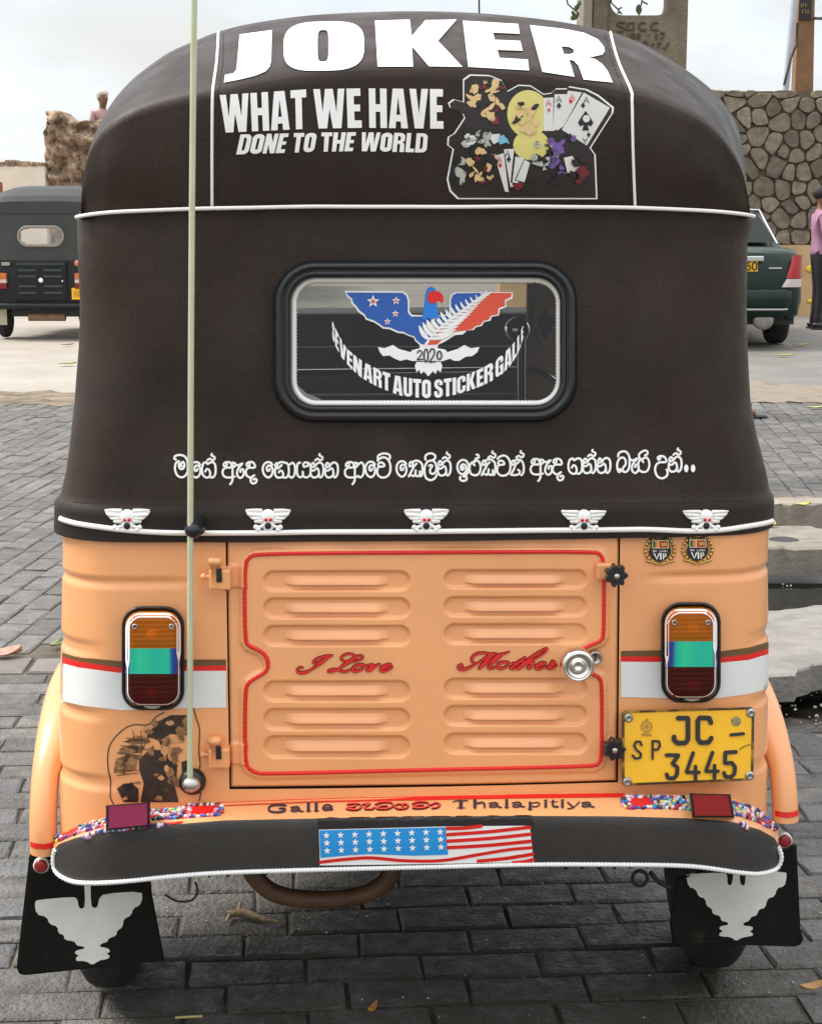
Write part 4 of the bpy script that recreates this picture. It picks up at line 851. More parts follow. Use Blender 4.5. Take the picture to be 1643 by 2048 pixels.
for px, py in ((1229, 1148), (1225, 1494)):
    kb = empty('clamp_knob'); kb.parent = root; p = L(px, py, -.05); b_ = MB()
    lps = []
    for yo, k in ((0, .9), (-.002, 1), (-.014, 1), (-.018, .86)):
        lps.append([Vector((p.x + .0155 * k * (1 + .16 * math.cos(7 * t)) * math.cos(t), p.y + yo, p.z + .0155 * k * (1 + .16 * math.cos(7 * t)) * math.sin(t))) for t in [2 * math.pi * i / 42 for i in range(42)]])
    b_.grid(lps, closed=True); b_.add(lps[-1], [tuple(range(42))]); b_.tube([(p.x, p.y + .04, p.z), p], .006, 8); b_.build('star_knob', M['rubber'], kb)
    MB().lathe((p.x, p.y - .018, p.z), [(.0045, 0), (.004, .002), (.001, .003)], n=12).build('stud', M['steel'], kb, True)
    b_ = MB(); b_.box((p.x - .024, -.036, p.z - .012), (p.x + .006, -.020, p.z + .012), bev=.003); b_.build('bracket', M['paint'], kb)
p = L(1153, 1328, -.075); MB().lathe((p.x, -.03, p.z), [(.012, 0), (.013, .02), (.022, .032), (.0255, .045), (.0250, .056), (.0205, .064), (.0185, .062), (.017, .056), (.010, .055), (.0085, .059), (.005, .059), (.0035, .055), (.001, .055)], n=36).build('door_knob', M['chrome'], door, True)
p = L(1191, 1317, -.04); lk = MB().lathe((p.x, -.028, p.z), [(.0105, 0), (.0105, .010), (.0095, .012), (.0075, .0115), (.007, .010), (.001, .010)], n=24).build('lock', M['steel'], door, True)
b_ = MB(); b_.box((p.x - .001, -.0395, p.z - .004), (p.x + .001, -.0375, p.z + .004)); b_.build('keyhole', M['ink'], door)

# ---- painted script on the door
cI = crop(585, 1290, 7.468); cM_ = crop(905, 1280, 7.143)
scr = [(cI([(150, 340), (125, 327), (85, 345), (75, 390), (120, 412), (200, 402), (300, 350), (420, 260), (520, 185), (595, 150)]), [20, 34, 46, 42, 30, 34, 46, 52, 40, 16]), (cI([(560, 155), (480, 165), (380, 198), (312, 240), (310, 265), (345, 268), (375, 255)]), [34, 30, 34, 40, 34, 26, 18]),
 (cI([(945, 205), (940, 165), (880, 132), (810, 130), (740, 165), (725, 205), (760, 235), (840, 245), (950, 240), (1030, 205), (1045, 170), (1005, 155), (940, 175), (850, 240), (760, 300), (690, 355), (620, 380), (545, 402), (530, 385), (580, 360), (660, 362), (740, 393), (800, 393), (865, 362)]), [24, 26, 28, 30, 30, 28, 24, 22, 24, 26, 26, 30, 44, 56, 44, 36, 30, 30, 26, 26, 32, 34, 30, 24]),
 (cI([(905, 380), (905, 340), (970, 300), (1055, 292), (1068, 320), (1010, 368), (940, 390)]), [44, 48, 34, 34, 34, 36, 40], True), (cI([(1090, 310), (1150, 295), (1200, 300), (1120, 370), (1115, 388), (1180, 358), (1250, 300), (1300, 288)]), [24, 30, 46, 54, 36, 30, 34, 30]), (cI([(1330, 350), (1400, 335), (1470, 305), (1440, 285), (1370, 310), (1315, 365), (1345, 390), (1420, 372), (1485, 330)]), [30, 28, 30, 34, 44, 48, 36, 30, 22])]
scr2 = [(cM_([(140, 372), (128, 348), (85, 365), (80, 398), (130, 420), (220, 398), (380, 310), (530, 212), (615, 190)]), [22, 34, 42, 36, 26, 26, 28, 32, 22]), (cM_([(308, 328), (272, 300), (280, 240), (350, 192), (450, 182), (545, 202)]), [24, 34, 36, 34, 30, 34]), (cM_([(575, 198), (480, 290), (378, 402)]), [44, 50, 36]), (cM_([(385, 398), (520, 310), (640, 218), (720, 195), (805, 165)]), [22, 24, 30, 36, 14]), (cM_([(690, 205), (600, 290), (512, 385), (535, 408), (610, 385)]), [44, 54, 44, 30, 20]),
 (cM_([(645, 385), (655, 340), (730, 312), (795, 322), (795, 350), (740, 392), (670, 405)]), [42, 44, 34, 32, 32, 34, 38], True), (cM_([(1030, 248), (920, 325), (825, 395), (855, 412), (925, 388)]), [30, 46, 44, 30, 20]), (cM_([(850, 328), (1060, 298)]), 20), (cM_([(925, 398), (1050, 300), (1200, 190), (1335, 115), (1348, 132), (1250, 220), (1080, 310), (945, 408)]), [40, 44, 40, 28, 24, 24, 28, 34]), (cM_([(990, 375), (1080, 325), (1145, 322), (1085, 380), (1065, 402), (1115, 400)]), [20, 26, 44, 48, 34, 20]), (cM_([(1200, 378), (1280, 350), (1325, 328), (1270, 322), (1195, 370), (1185, 398), (1240, 408), (1325, 370)]), [22, 26, 30, 36, 48, 40, 30, 20]), (cM_([(1340, 395), (1395, 345), (1420, 305), (1448, 330), (1400, 375), (1365, 402), (1425, 398), (1482, 358)]), [22, 34, 44, 46, 44, 34, 26, 14])]
def scl(S, k, add): return [(a[0], [q * k + add for q in a[1]] if isinstance(a[1], list) else a[1] * k + add) + tuple(a[2:]) for a in S]
for S, k in ((scr, 1 / 7.468), (scr2, 1 / 7.143)):
    strokes('script_lettering', scl(S, k, 2.0), sDoor, M['dred'], door, .0010, 1.5); strokes('script_lettering', scl(S, k * .82, 0), sDoor, M['red'], door, .0030, 1.5)

# ============================================================ winged skull ornaments
def skull(cx, cy):
    cr_ = lambda pts: [(cx + (a - 757) / 13.69, cy + (b - 430) / 13.69) for a, b in pts]; o = empty('skull_ornament'); o.parent = root; b_ = MB()
    wing = [(140, 180), (165, 152), (550, 165), (610, 215), (640, 300), (650, 450), (600, 530), (520, 505), (400, 498), (372, 455), (385, 410), (300, 380), (185, 268)]
    for s_ in (1, -1):
        W_ = cr_([(757 + s_ * (a - 757), b) for a, b in wing]); b_.add(*raised(W_, sCan, .0045))
        for q0, q1 in (((150, 172), (600, 190)), ((200, 260), (560, 290)), ((300, 370), (560, 370)), ((380, 450), (600, 440))):
            P = [sCan.hit(*cr_([(757 + s_ * (q0[0] + (q1[0] - q0[0]) * t - 757), q0[1] + (q1[1] - q0[1]) * t)])[0], .0045) for t in (0, .25, .5, .75, 1)]; b_.tube(P, [.001, .002, .0026, .003, .003], 6)
        P = [sCan.hit(*cr_([(757 + s_ * (a - 757), b)])[0], .004) for a, b in ((700, 520), (600, 580), (470, 620))]; b_.tube(P, [.003, .0028, .0028], 6)
        for a, b in ((425, 605), (490, 675)): b_.ball(sCan.hit(*cr_([(757 + s_ * (a - 757), b)])[0], .004), .0038)
    c = sCan.hit(*cr_([(757, 330)])[0], .003); b_.ball(c, .0118, sc3=(1, .55, .98), nu=16, nv=12); c = sCan.hit(*cr_([(757, 560)])[0], .002); b_.ball(c, .0092, sc3=(1, .6, 1), nu=14, nv=10)
    b_.build('winged_skull', M['white'], o, True)
    for ex in (708, 820): MB().ball(sCan.hit(*cr_([(ex, 400)])[0], .0078), .0030, sc3=(1, .6, 1)).build('eye', M['red'], o, True)
    c = sCan.hit(*cr_([(755, 565)])[0], .0055); MB().lathe(c, [(.0052, 0), (.0050, .0022), (.001, .0026)], n=14).build('rivet', M['dark'], o, True)
for q in ((256, 1041), (536, 1041), (852, 1041), (1166, 1041), (1409, 1041)): skull(*q)
# an ornament seen edge-on round the corner
b_ = MB()
for k, (a, b) in enumerate(((122, 1003), (120, 1012), (123, 1022), (120, 1030))): b_.ball(L(a, b, .12), .006, sc3=(.6, 1.6, 1))
b_.build('side_ornament', M['white'], root, True)
# ============================================================ shield badges
for dx, dy in ((0, 0), (75.0, -1.6)):
    cB = crop(1270 + dx, 1060 + dy, 9.665); bd = empty('shield_badge_emblem'); bd.parent = root
    sh = [(230, 195), (300, 135), (480, 160), (640, 135), (710, 185), (685, 280), (715, 400), (700, 480), (620, 580), (465, 650), (330, 590), (255, 480), (240, 400), (278, 280)]
    o = MB(); o.add(*raised(cB(sh), sTail, .003)); o.build('gold_rim', M['gold'], bd)
    sh2 = [(465 + (a - 465) * .90, 390 + (b - 390) * .92) for a, b in sh]
    sR = Surf([o_2 for o_2 in bd.children], -.02)
    decal('black_field', [[cB(sh2)]], sR, M['ink'], bd, .0006, 40)
    decal('flag', [[cB([(315, 195), (640, 195), (640, 355), (315, 355)])]], sR, mat('flag_cream', (.75, .62, .35), .4), bd, .0012, 40)
    for nm, x0, x1, c in (('flag_bar', 332, 378, (.01, .13, .02)), ('flag_bar', 385, 430, (.75, .20, .02)), ('flag_field', 460, 622, (.42, .012, .012))): decal(nm, [[cB([(x0, 212), (x1, 212), (x1, 340), (x0, 340)])]], sR, mat('flag_' + nm, c, .4), bd, .0018, 40)
    decal('flag_lion', [[cB([(490, 240), (530, 250), (560, 238), (600, 250), (605, 310), (580, 315), (560, 290), (535, 315), (500, 310), (485, 270)])]], sR, M['gold'], bd, .0024, 40)
    vip = [([(360, 455), (410, 560), (450, 455)], 26), ([(485, 455), (485, 558)], 30), ([(535, 558), (535, 455), (580, 458), (590, 490), (560, 515), (540, 512)], 22)]
    strokes('badge_lettering', [(cB(a), w_ / 9.665) for a, w_ in vip], sR, M['piping'], bd, .0014, 2, False)
    sl = []
    for k, ch in enumerate(([(22, 0), (4, 0), (4, 16), (20, 16), (20, 32), (0, 32)], [(0, 32), (0, 0), (18, 2), (18, 14), (2, 16), (18, 32)], [(6, 0), (6, 32)], None, [(2, 0), (2, 32), (18, 32)], [(0, 32), (9, 0), (18, 32)], [(0, 32), (0, 0), (18, 32), (18, 0)], [(0, 0), (0, 32), (1, 16), (18, 0), (4, 16), (18, 32)], [(0, 32), (9, 0), (18, 32)])):
        if ch: sl.append((cB([(330 + k * 33 + a, 388 + b) for a, b in ch]), .8))
    strokes('badge_lettering', sl, sR, M['piping'], bd, .0014, 2, False)
    wr = MB()
    for s_ in (-1, 1):
        for k in range(8):
            t = k / 7; a = R(200 - 95 * t) if s_ < 0 else R(-20 + 95 * t); cx, cy = 470 + 285 * math.cos(R(180 - 60 + 120 * t)) * (1 if s_ < 0 else -1), 390 + 245 * math.sin(R(-60 + 120 * t))
            wr.ball(sTail.hit(*cB([(cx, cy)])[0], .002), .0024, sc3=(1, .7, 1.5), nu=8, nv=6)
        P = [sTail.hit(*cB([(470 + s_ * q, 600 + b)])[0], .002) for q, b in ((270, -10), (150, 20), (20, 65))]; wr.tube(P, .0018, 6)
    wr.build('laurel', M['gold'], bd, True)

# ============================================================ sepia ship sticker
cP = crop(20, 1390, 3.734); sp = empty('ship_sticker'); sp.parent = root
dkb = mat('sepia_dark', (.035, .018, .010), .45, var=.5, vscale=55, dark=(.20, .10, .04), dthr=.60, dscale=60); mdb = mat('sepia_mid', (.30, .145, .055), .45, var=.5, vscale=60, dark=(.05, .025, .012), dthr=.5, dscale=70); lgb = mat('sepia_light', (.58, .30, .12), .45, var=.15, vscale=40, dark=(.10, .05, .02), dthr=.58, dscale=80)
strokes('sticker_outline', [(cP([(775, 815), (750, 760), (752, 640), (735, 560), (732, 440), (760, 350), (850, 255), (930, 222), (1030, 222), (1090, 165), (1150, 130)]), 2.2), (cP([(1370, 100), (1390, 170), (1415, 260), (1410, 420), (1420, 520), (1400, 600), (1425, 700), (1415, 790)]), 2.2)], sTail, dkb, sp, .0010, 3)
def dp(polys, m, off):
    for p in polys: decal('sticker_shape', [[cP(p)]], sTail, m, sp, off, 30)
random.seed(5)
dp([[(790, 480), (880, 440), (960, 450), (940, 560), (850, 590), (775, 580)], [(820, 400), (900, 370), (1000, 380), (980, 430), (880, 440), (810, 440)], [(860, 350), (940, 300), (1040, 320), (1040, 360), (920, 370)]], mdb, .0010)
dp([[(1020, 310), (1100, 200), (1200, 150), (1320, 150), (1340, 300), (1200, 290), (1110, 340)], [(1110, 340), (1170, 320), (1180, 480), (1250, 520), (1240, 650), (1200, 620), (1150, 430)], [(965, 480), (1040, 410), (1140, 410), (1200, 500), (1220, 640), (1260, 800), (975, 800), (1000, 660), (965, 560)], [(800, 700), (850, 660), (910, 660), (960, 700), (960, 800), (850, 800), (820, 740)], [(1280, 500), (1340, 480), (1340, 620), (1290, 640)]], dkb, .0014)
for _ in range(26): dp([blob(random.uniform(1010, 1330), random.uniform(200, 780), random.uniform(14, 42), random.uniform(10, 46))], random.choice([mdb, mdb, lgb]), .0022 + .00005 * _)
for _ in range(7): dp([blob(random.uniform(830, 960), random.uniform(620, 780), random.uniform(10, 26), random.uniform(10, 22))], random.choice([mdb, lgb, dkb]), .0034 + .00005 * _)
dp([circ(880, 685, 28, 14)], M['ink'], .0044)
rg = []
for a, b in (((870, 320), (1050, 345)), ((850, 345), (1010, 330)), ((980, 265), (985, 400)), ((920, 265), (930, 330)), ((830, 375), (1030, 405)), ((800, 430), (990, 455)), ((790, 560), (960, 560)), ((800, 600), (960, 580)), ((870, 440), (850, 590)), ((1040, 300), (960, 480))): rg.append((cP([a, b]), 1.6))
strokes('sticker_rigging', rg, sTail, dkb, sp, .0030, 4, False)

# ============================================================ number plate
pl_ = empty('number_plate'); pl_.parent = root
Q = [(1243, 1426), (1247, 1422), (1502, 1414), (1508, 1419), (1506, 1556), (1500, 1561), (1248, 1572), (1243, 1568)]
def py_(a, b): return -.050 + .012 * (b - 1490) / -75.
def plq(ins, yo): cx, cy = 1375, 1492; return [L(a + (cx - a) * ins, b + (cy - b) * ins * 1.6, py_(a, b) + yo) for a, b in Q]
k0, k1, k2, k3 = plq(0, .004), plq(0, -.001), plq(.012, -.0045), plq(.035, -.0045); k4 = plq(.042, -.003)
V = k0 + k1 + k2 + k3 + k4; n = 8; Fc = [(r_ * n + i, r_ * n + (i + 1) % n, (r_ + 1) * n + (i + 1) % n, (r_ + 1) * n + i) for r_ in range(4) for i in range(n)]
mk('plate_rim', V, Fc, None, pl_, False, [mat('plate_edge', (.05, .035, .012), .5, dark=(.5, .28, .02), dthr=.5, dscale=40)], None)
pf = mk('plate_face', plq(.040, -.0032), [tuple(range(8))], M['plate'], pl_)
sP = Surf([pf], -.05); cN = crop(1220, 1390, 3.884)
CH_ = [([(525, 180), (600, 180), (600, 345), (580, 372), (520, 374), (492, 350), (492, 325)], 30), ([(778, 215), (765, 180), (692, 177), (676, 202), (676, 340), (696, 370), (760, 368), (780, 335)], 30), ([(435, 467), (528, 467), (480, 532), (518, 562), (515, 618), (490, 648), (445, 645), (435, 617)], 25), ([(640, 450), (588, 600), (685, 600)], 23), ([(658, 555), (658, 655)], 23), ([(790, 447), (738, 592), (832, 592)], 23), ([(806, 548), (806, 650)], 23), ([(970, 442), (890, 447), (886, 530), (940, 526), (965, 560), (960, 610), (930, 640), (888, 632), (880, 605)], 25), ([(240, 388), (228, 362), (197, 362), (182, 390), (200, 425), (235, 455), (230, 488), (192, 494), (172, 470)], 15), ([(325, 495), (325, 357), (375, 360), (382, 395), (365, 424), (330, 425)], 15), ([(935, 310), (1030, 300)], 20)]
for P, w_ in CH_:
    def dens(P): return resample(P, max(3, int(sum(math.hypot(P[i + 1][0] - P[i][0], P[i + 1][1] - P[i][1]) for i in range(len(P) - 1)) / 6)))
    strokes('plate_character', [(cN(dens(P)), (w_ + 12) / 3.884)], sP, M['plate'], pl_, .0010, 2, False)
    strokes('plate_character', [(cN(dens(P)), w_ * 1.25 / 3.884)], sP, M['ink'], pl_, .0024, 2, False)
strokes('scratch', [(cN([(1000, 425), (1040, 400), (1085, 385)]), 1.6)], sP, M['ink'], pl_, .001, 2)
decal('plate_seal', [[cN(circ(975, 205, 38))]], sP, mat('hologram', (.28, .24, .10), .35, .4, var=.4, vscale=200), pl_, .001)
crm = mat('crest_ochre', (.42, .22, .02), .5)
decal('plate_crest', [[cN(circ(280, 245, 46, 20)), cN(circ(280, 245, 32, 16))[::-1]], [cN(circ(280, 245, 20, 14))], [cN([(238, 318), (250, 296), (310, 296), (324, 318)])], [cN(circ(283, 193, 11, 10))]], sP, crm, pl_, .001)
for a, b in ((140, 178), (1088, 140), (130, 675), (1080, 628)):
    p = sP.hit(*cN([(a, b)])[0], 0); MB().lathe(p + Vector((0, .004, 0)), [(.0072, 0), (.0070, .006), (.0035, .0085), (.003, .0075), (.001, .0075)], n=18).build('bolt', M['steel'], pl_, True)

# ============================================================ bumper
bp_ = empty('bumper'); bp_.parent = root
TOPB = [(107, 1684), (118, 1672), (150, 1655), (215, 1640), (300, 1628), (445, 1607), (640, 1599), (850, 1594), (1060, 1590), (1240, 1588), (1380, 1589), (1465, 1598), (1520, 1622), (1548, 1648), (1556, 1662)]
MIDB = [(107, 1700), (118, 1688), (150, 1676), (215, 1662), (300, 1653), (445, 1641), (640, 1637), (850, 1634), (1060, 1632), (1240, 1633), (1380, 1637), (1465, 1644), (1520, 1660), (1548, 1676), (1556, 1690)]
BOTB = [(107, 1742), (118, 1752), (150, 1765), (215, 1766), (300, 1759), (445, 1746), (640, 1740), (850, 1735), (1060, 1730), (1240, 1730), (1380, 1732), (1465, 1744), (1520, 1748), (1548, 1740), (1556, 1732)]
def yb_b(px):     # the bar bows forward to the corners
    t = abs(px - 832) / 724.; return -.100 + .012 * t * t + .085 * max(0, (t - .80) / .20) ** 2
NB = 120; xs = [107 + (1556 - 107) * (.5 - .5 * math.cos(math.pi * (.06 + .88 * i / NB))) / 1 for i in range(NB + 1)]
x_a, x_b = xs[0], xs[-1]; xs = [107 + (x - x_a) / (x_b - x_a) * (1556 - 107) for x in xs]
lip = []
for q in (0, .5, 1):
    lip.append([L(x, interp(TOPB, x) * (1 - q) + interp(MIDB, x) * q, yb_b(x) + .040 * (1 - q)) for x in xs])
lip.insert(0, [p + Vector((0, .03, -.006)) for p in lip[0]])
lipo = MB().grid(lip).build('painted_lip', M['paint'], bp_, True); fixn(lipo)
fc = []
for q, yo in ((-.02, .004), (0, 0), (.04, -.002), (.2, -.0032), (.5, -.004), (.8, -.0032), (.96, -.002), (1., .003), (1.0, .03)):
    fc.append([L(x, interp(MIDB, x) * (1 - q) + interp(BOTB, x) * q, yb_b(x) + yo) for x in xs])
bar = MB().grid(fc).build('bar_face', M['bumper'], bp_, True); fixn(bar)
sB = Surf([bar], -.1); sL = Surf([lipo], -.09); sBL = Surf([bar, lipo], -.1)
# rope along the lower edge and ends
RP = [(110, 1700), (106, 1720), (110, 1742), (128, 1757), (160, 1766), (230, 1765), (350, 1753), (450, 1746), (640, 1740), (850, 1735), (1060, 1730), (1240, 1730), (1380, 1733), (1480, 1746), (1520, 1748), (1552, 1738), (1562, 1716), (1556, 1694)]
P = resample(spline(RP, 5), 640); q = [L(a, b, yb_b(min(max(a, 107), 1556)) - .004) for a, b in P]
MB().tube(q, [.0032 * (1 + .28 * (i % 3 == 0)) for i in range(len(q))], 7).build('rope_edge', M['rope'], bp_, True)
strokes('red_pinstripe', [([(440, 1609.5), (640, 1602), (850, 1597.5), (1060, 1593.5), (1245, 1591.5)], 7.5)], sL, M['red'], bp_, .0008, 5)
# lettering on the lip
cG = crop(520, 1590, 4.564); cH = crop(850, 1585, 4.564); gs = []
def add(S, c, dx=0, dy=0):
    for P, w_ in S: gs.append((c(P, dx, dy), w_ / 4.564))
A_ = [([(585, 105), (640, 98), (660, 115), (665, 138), (692, 140)], 16), ([(655, 120), (600, 122), (585, 135), (620, 142), (655, 132)], 13)]
add([([(232, 102), (170, 95), (100, 105), (78, 135), (100, 158), (170, 163), (222, 152), (224, 132), (180, 130)], 20)], cG); add(A_, cG, -302, 16)
add([([(440, 86), (440, 152)], 27), ([(420, 153), (462, 153)], 8), ([(512, 84), (512, 150)], 27), ([(492, 151), (535, 151)], 8), ([(572, 124), (652, 120), (640, 102), (600, 98), (572, 124), (592, 146), (662, 138)], 16)], cG)
add([([(255, 90), (290, 82), (385, 80)], 12), ([(325, 85), (325, 143)], 34), ([(290, 147), (362, 147)], 8), ([(452, 80), (452, 142)], 30), ([(470, 106), (520, 98), (540, 115), (540, 142)], 18)], cH); add(A_, cH); add([([(742, 78), (742, 142)], 27), ([(722, 142), (762, 142)], 7)], cH); add(A_, cH, 212, -2)
add([([(955, 98), (955, 160)], 26), ([(965, 106), (1020, 96), (1043, 115), (1010, 136), (965, 132)], 13), ([(935, 160), (976, 160)], 8), ([(1098, 97), (1098, 138)], 26), ([(1086, 77), (1112, 75)], 11), ([(1165, 80), (1165, 128), (1208, 136)], 20), ([(1140, 92), (1205, 90)], 8), ([(1250, 96), (1250, 138)], 26), ([(1238, 76), (1264, 75)], 11), ([(1300, 96), (1345, 138)], 18), ([(1405, 93), (1348, 144), (1300, 154)], 13)], cH); add(A_, cH, 845, -3)
for s__ in (gs[:8], gs[8:]): strokes('place_lettering', s__, sL, M['navy'], bp_, .0010, 1.5)
SW_ = [[(800, 92), (850, 86), (908, 92), (922, 118), (880, 142), (800, 138), (795, 125), (850, 118), (868, 106)], [(940, 92), (1000, 86), (962, 115), (962, 136), (1020, 136), (1040, 120)], [(1055, 92), (1110, 74), (1196, 78), (1206, 112), (1150, 136), (1065, 132), (1105, 110), (1155, 108)], [(1300, 112), (1295, 95), (1250, 92), (1230, 115), (1262, 135), (1330, 128), (1348, 102), (1310, 88)], [(1392, 88), (1450, 70), (1526, 78), (1536, 108), (1480, 128), (1395, 126), (1435, 104), (1485, 100)], [(1560, 97), (1600, 79), (1638, 92), (1620, 118), (1572, 128)]]
strokes('place_lettering', [(cG(P), 4.8) for P in SW_], sL, M['dred'], bp_, .0008, 1.5); strokes('place_lettering', [(cG(P), 2.6) for P in SW_], sL, mat('coral_ink', (.78, .06, .05), .4), bp_, .0026, 1.5)
# flag sticker in the step recess
c3 = crop(420, 1580, 1.867); fl = empty('flag_sticker'); fl.parent = bp_
def fd(name, polys, m, off, e=12):
    for p in polys: decal(name, [[p]], sB, m, fl, off, e)
fd('recess', [c3([(400, 100), (1200, 90), (1205, 135), (880, 135), (405, 148)])], M['ink'], .0008)
fd('white_field', [c3([(406, 148), (880, 136), (1192, 133), (1207, 268), (800, 276), (410, 281)])], M['white'], .0012)
fd('blue_field', [c3([(408, 150), (878, 138), (888, 240), (760, 244), (600, 238), (520, 242), (412, 252)])], M['skyb'], .0022)
for r_ in range(3):
    for k in range(9): fd('star', [c3(star(434 + 53 * k + r_ * 1.5, 168 - 1.7 * k + 28 * r_, 14))], M['white'], .0034, 40)
sr = [(c3([(412, 268), (500, 258), (600, 252), (720, 262), (860, 262), (1000, 240), (1110, 222), (1198, 214)])  , 6.4)]
for k, (a, b) in enumerate((((884, 166), (1192, 138)), ((886, 190), (1194, 164)), ((887, 214), (1196, 190)), ((1000, 264), (1203, 238)), ((1130, 270), (1205, 258)), ((884, 143), (1010, 134)))):
    sr.append((c3([a, (a[0] * .5 + b[0] * .5, a[1] * .5 + b[1] * .5 + 3), b]), 7.0))
for s_ in sr: strokes('stripe', [s_], sB, M['red'], fl, .0022, 4)
# bead strips and square reflectors
beadm = bpy.data.materials.new('glossy_beads'); beadm.use_nodes = True; nn = beadm.node_tree; bb = nn.nodes['Principled BSDF']; gi = nn.nodes.new('ShaderNodeNewGeometry'); rp3 = nn.nodes.new('ShaderNodeValToRGB'); rp3.color_ramp.interpolation = 'CONSTANT'
nn.links.new(gi.outputs['Random Per Island'], rp3.inputs[0]); nn.links.new(rp3.outputs[0], bb.inputs['Base Color']); bb.inputs['Roughness'].default_value = .15; bb.inputs['Coat Weight'].default_value = .5
ee = rp3.color_ramp.elements; ee[0].color = (.02, .02, .05, 1); ee[1].position = .1; ee[1].color = (.75, .72, .65, 1)
for p_, c_ in ((.28, (.55, .02, .05)), (.38, (.03, .12, .5)), (.5, (.75, .75, .72)), (.58, (.12, .02, .25)), (.66, (.75, .35, .45)), (.74, (.05, .35, .6)), (.80, (.1, .5, .25)), (.85, (.7, .6, .1)), (.90, (.5, .02, .02)), (.95, (.05, .03, .2))): q = ee.new(p_); q.color = (*c_, 1)
def bead_strip(cen, hw, ends):
    P = resample(spline(cen, 3), 56); strip = empty('bead_strip'); strip.parent = bp_; loop = [(P[i][0], P[i][1] - hw) for i in range(56)] + [(P[i][0], P[i][1] + hw) for i in range(55, -1, -1)]
    decal('red_backing', [[loop]], sBL, M['red'], strip, .0010, 12)
    b_ = MB(); random.seed(3)
    for i, (x, y) in enumerate(P):
        s_ = sum(math.hypot(P[k + 1][0] - P[k][0], P[k + 1][1] - P[k][1]) for k in range(0, 1)); u = i / 55.
        open_ = any(a < u < b for a, b in ends)
        for k in range(-2, 3):
            if open_ and abs(k) < 2: continue
            b_.ball(sBL.hit(x + random.uniform(-2, 2), y + k * hw / 2.3 + random.uniform(-1.2, 1.2), .001), random.uniform(.0030, .0046), nu=7, nv=5, sc3=(random.uniform(.8, 1.3), .5, random.uniform(.8, 1.2)))
    for x, y in (P[0], P[-1]):
        s_ = -1 if (x, y) == P[0] else 1
        for k in range(-1, 2): b_.ball(sBL.hit(x + s_ * 5, y + k * hw / 2.2, .001), .004, nu=7, nv=5)
    o = b_.build('beads', beadm, strip, True); o['kind'] = 'stuff'
bead_strip([(116, 1673), (160, 1655), (215, 1641), (300, 1630), (370, 1625), (438, 1620)], 12.5, ((.02, .14), (.83, .98)))
bead_strip([(1250, 1606), (1320, 1606), (1385, 1609), (1450, 1615), (1500, 1628), (1546, 1650)], 12.5, ((.02, .17),))
for quad, mm in ((((214, 1612), (298, 1606), (298, 1652), (214, 1660)), mat('magenta_reflector', (.34, .02, .09), .3, coat=.4, bump=.3, bscale=500)), (((1380, 1588), (1458, 1590), (1466, 1634), (1386, 1634)), M['reflex'])):
    rf = empty('square_reflector'); rf.parent = bp_
    cx = sum(a for a, b in quad) / 4; cy = sum(b for a, b in quad) / 4; yq = yb_b(cx) - .006
    def lpq(k, yo): return [L(cx + (a - cx) * k, cy + (b - cy) * k, yq + yo) for a, b in quad]
    a, b, c = lpq(1.06, .03), lpq(1.06, -.012), lpq(.98, -.016); V = a + b + c; mk('housing', V, [(r_ * 4 + i, r_ * 4 + (i + 1) % 4, r_ * 4 + 4 + (i + 1) % 4, r_ * 4 + 4 + i) for r_ in range(2) for i in range(4)] + [(8, 9, 10, 11)], M['rubber'], rf)
    a, b = lpq(.93, -.015), lpq(.90, -.020); mk('lens', a + b, [(i, (i + 1) % 4, 4 + (i + 1) % 4, 4 + i) for i in range(4)] + [(4, 5, 6, 7)], mm, rf)

# ============================================================ fenders, wheels, mudflaps
def fender(s):
    xo, xi = (.596, .553) if s < 0 else (.614, .572)
    fe = empty('fender'); fe.parent = root; rws = []
    for k in range(41):
        a = R((-3 if s < 0 else 5) + (186 if s < 0 else 178) * k / 40); y = .33 - .30 * math.cos(a); z = .382 + .208 * math.sin(a); ny, nz_ = -math.cos(a), math.sin(a); ro = []
        xi_ = xi - .03 * sm(.45, .9, math.sin(a))
        for t, h in ((0, -.012), (0, 0), (.15, .007), (.4, .011), (.7, .008), (.92, .0), (1, -.012), (1, -.05)):
            ro.append((s * (xi_ + (xo - xi_) * t), y + ny * h, z + nz_ * h))
        rws.append(ro)
    o = MB().grid(rws).build('shell', M['paint'], fe, True); fixn(o)
    rr = []
    for k in (0, 1):
        a = R((.6 if s < 0 else 8) + 2.4 * k); y = .33 - .30 * math.cos(a); z = .382 + .208 * math.sin(a)
        rr.append([(s * (xi + (xo - xi) * t), y - h - .0012, z) for t, h in ((.02, 0.001), (.15, .007), (.4, .011), (.7, .008), (.92, .0))])
    MB().grid(rr).build('red_stripe', M['red'], fe)
    b_ = MB(); x0, x1 = sorted((s * .50, s * (xi + .002))); b_.box((x0, .13, .34), (x1, .145, .50)); b_.build('inner_liner', M['dark'], fe)
for s in (-1, 1): fender(s)
def wheel(x, y, r=.212, wd=.105, parent=root, nm='wheel'):
    w_ = empty(nm); w_.parent = parent
    prof = [(.12, -wd / 2 + .012), (.15, -wd / 2), (r - .025, -wd / 2), (r - .008, -wd / 2 + .012), (r, -wd / 4), (r + .002, 0), (r, wd / 4), (r - .008, wd / 2 - .012), (r - .025, wd / 2), (.15, wd / 2), (.12, wd / 2 - .012)]
    MB().lathe((x, y, r), prof, 'x', 40).build('tyre', M['tyre'], w_, True)
    MB().lathe((x, y, r), [(.125, -wd / 2 + .02), (.10, -wd / 2 + .03), (.05, -wd / 2 + .02), (.05, wd / 2 - .02), (.10, wd / 2 - .03), (.125, wd / 2 - .02)], 'x', 28).build('rim', M['steel'], w_, True)
wheel(-.515, .38, .205, .095); wheel(.555, .40, .205, .09); wheel(0, 1.98)
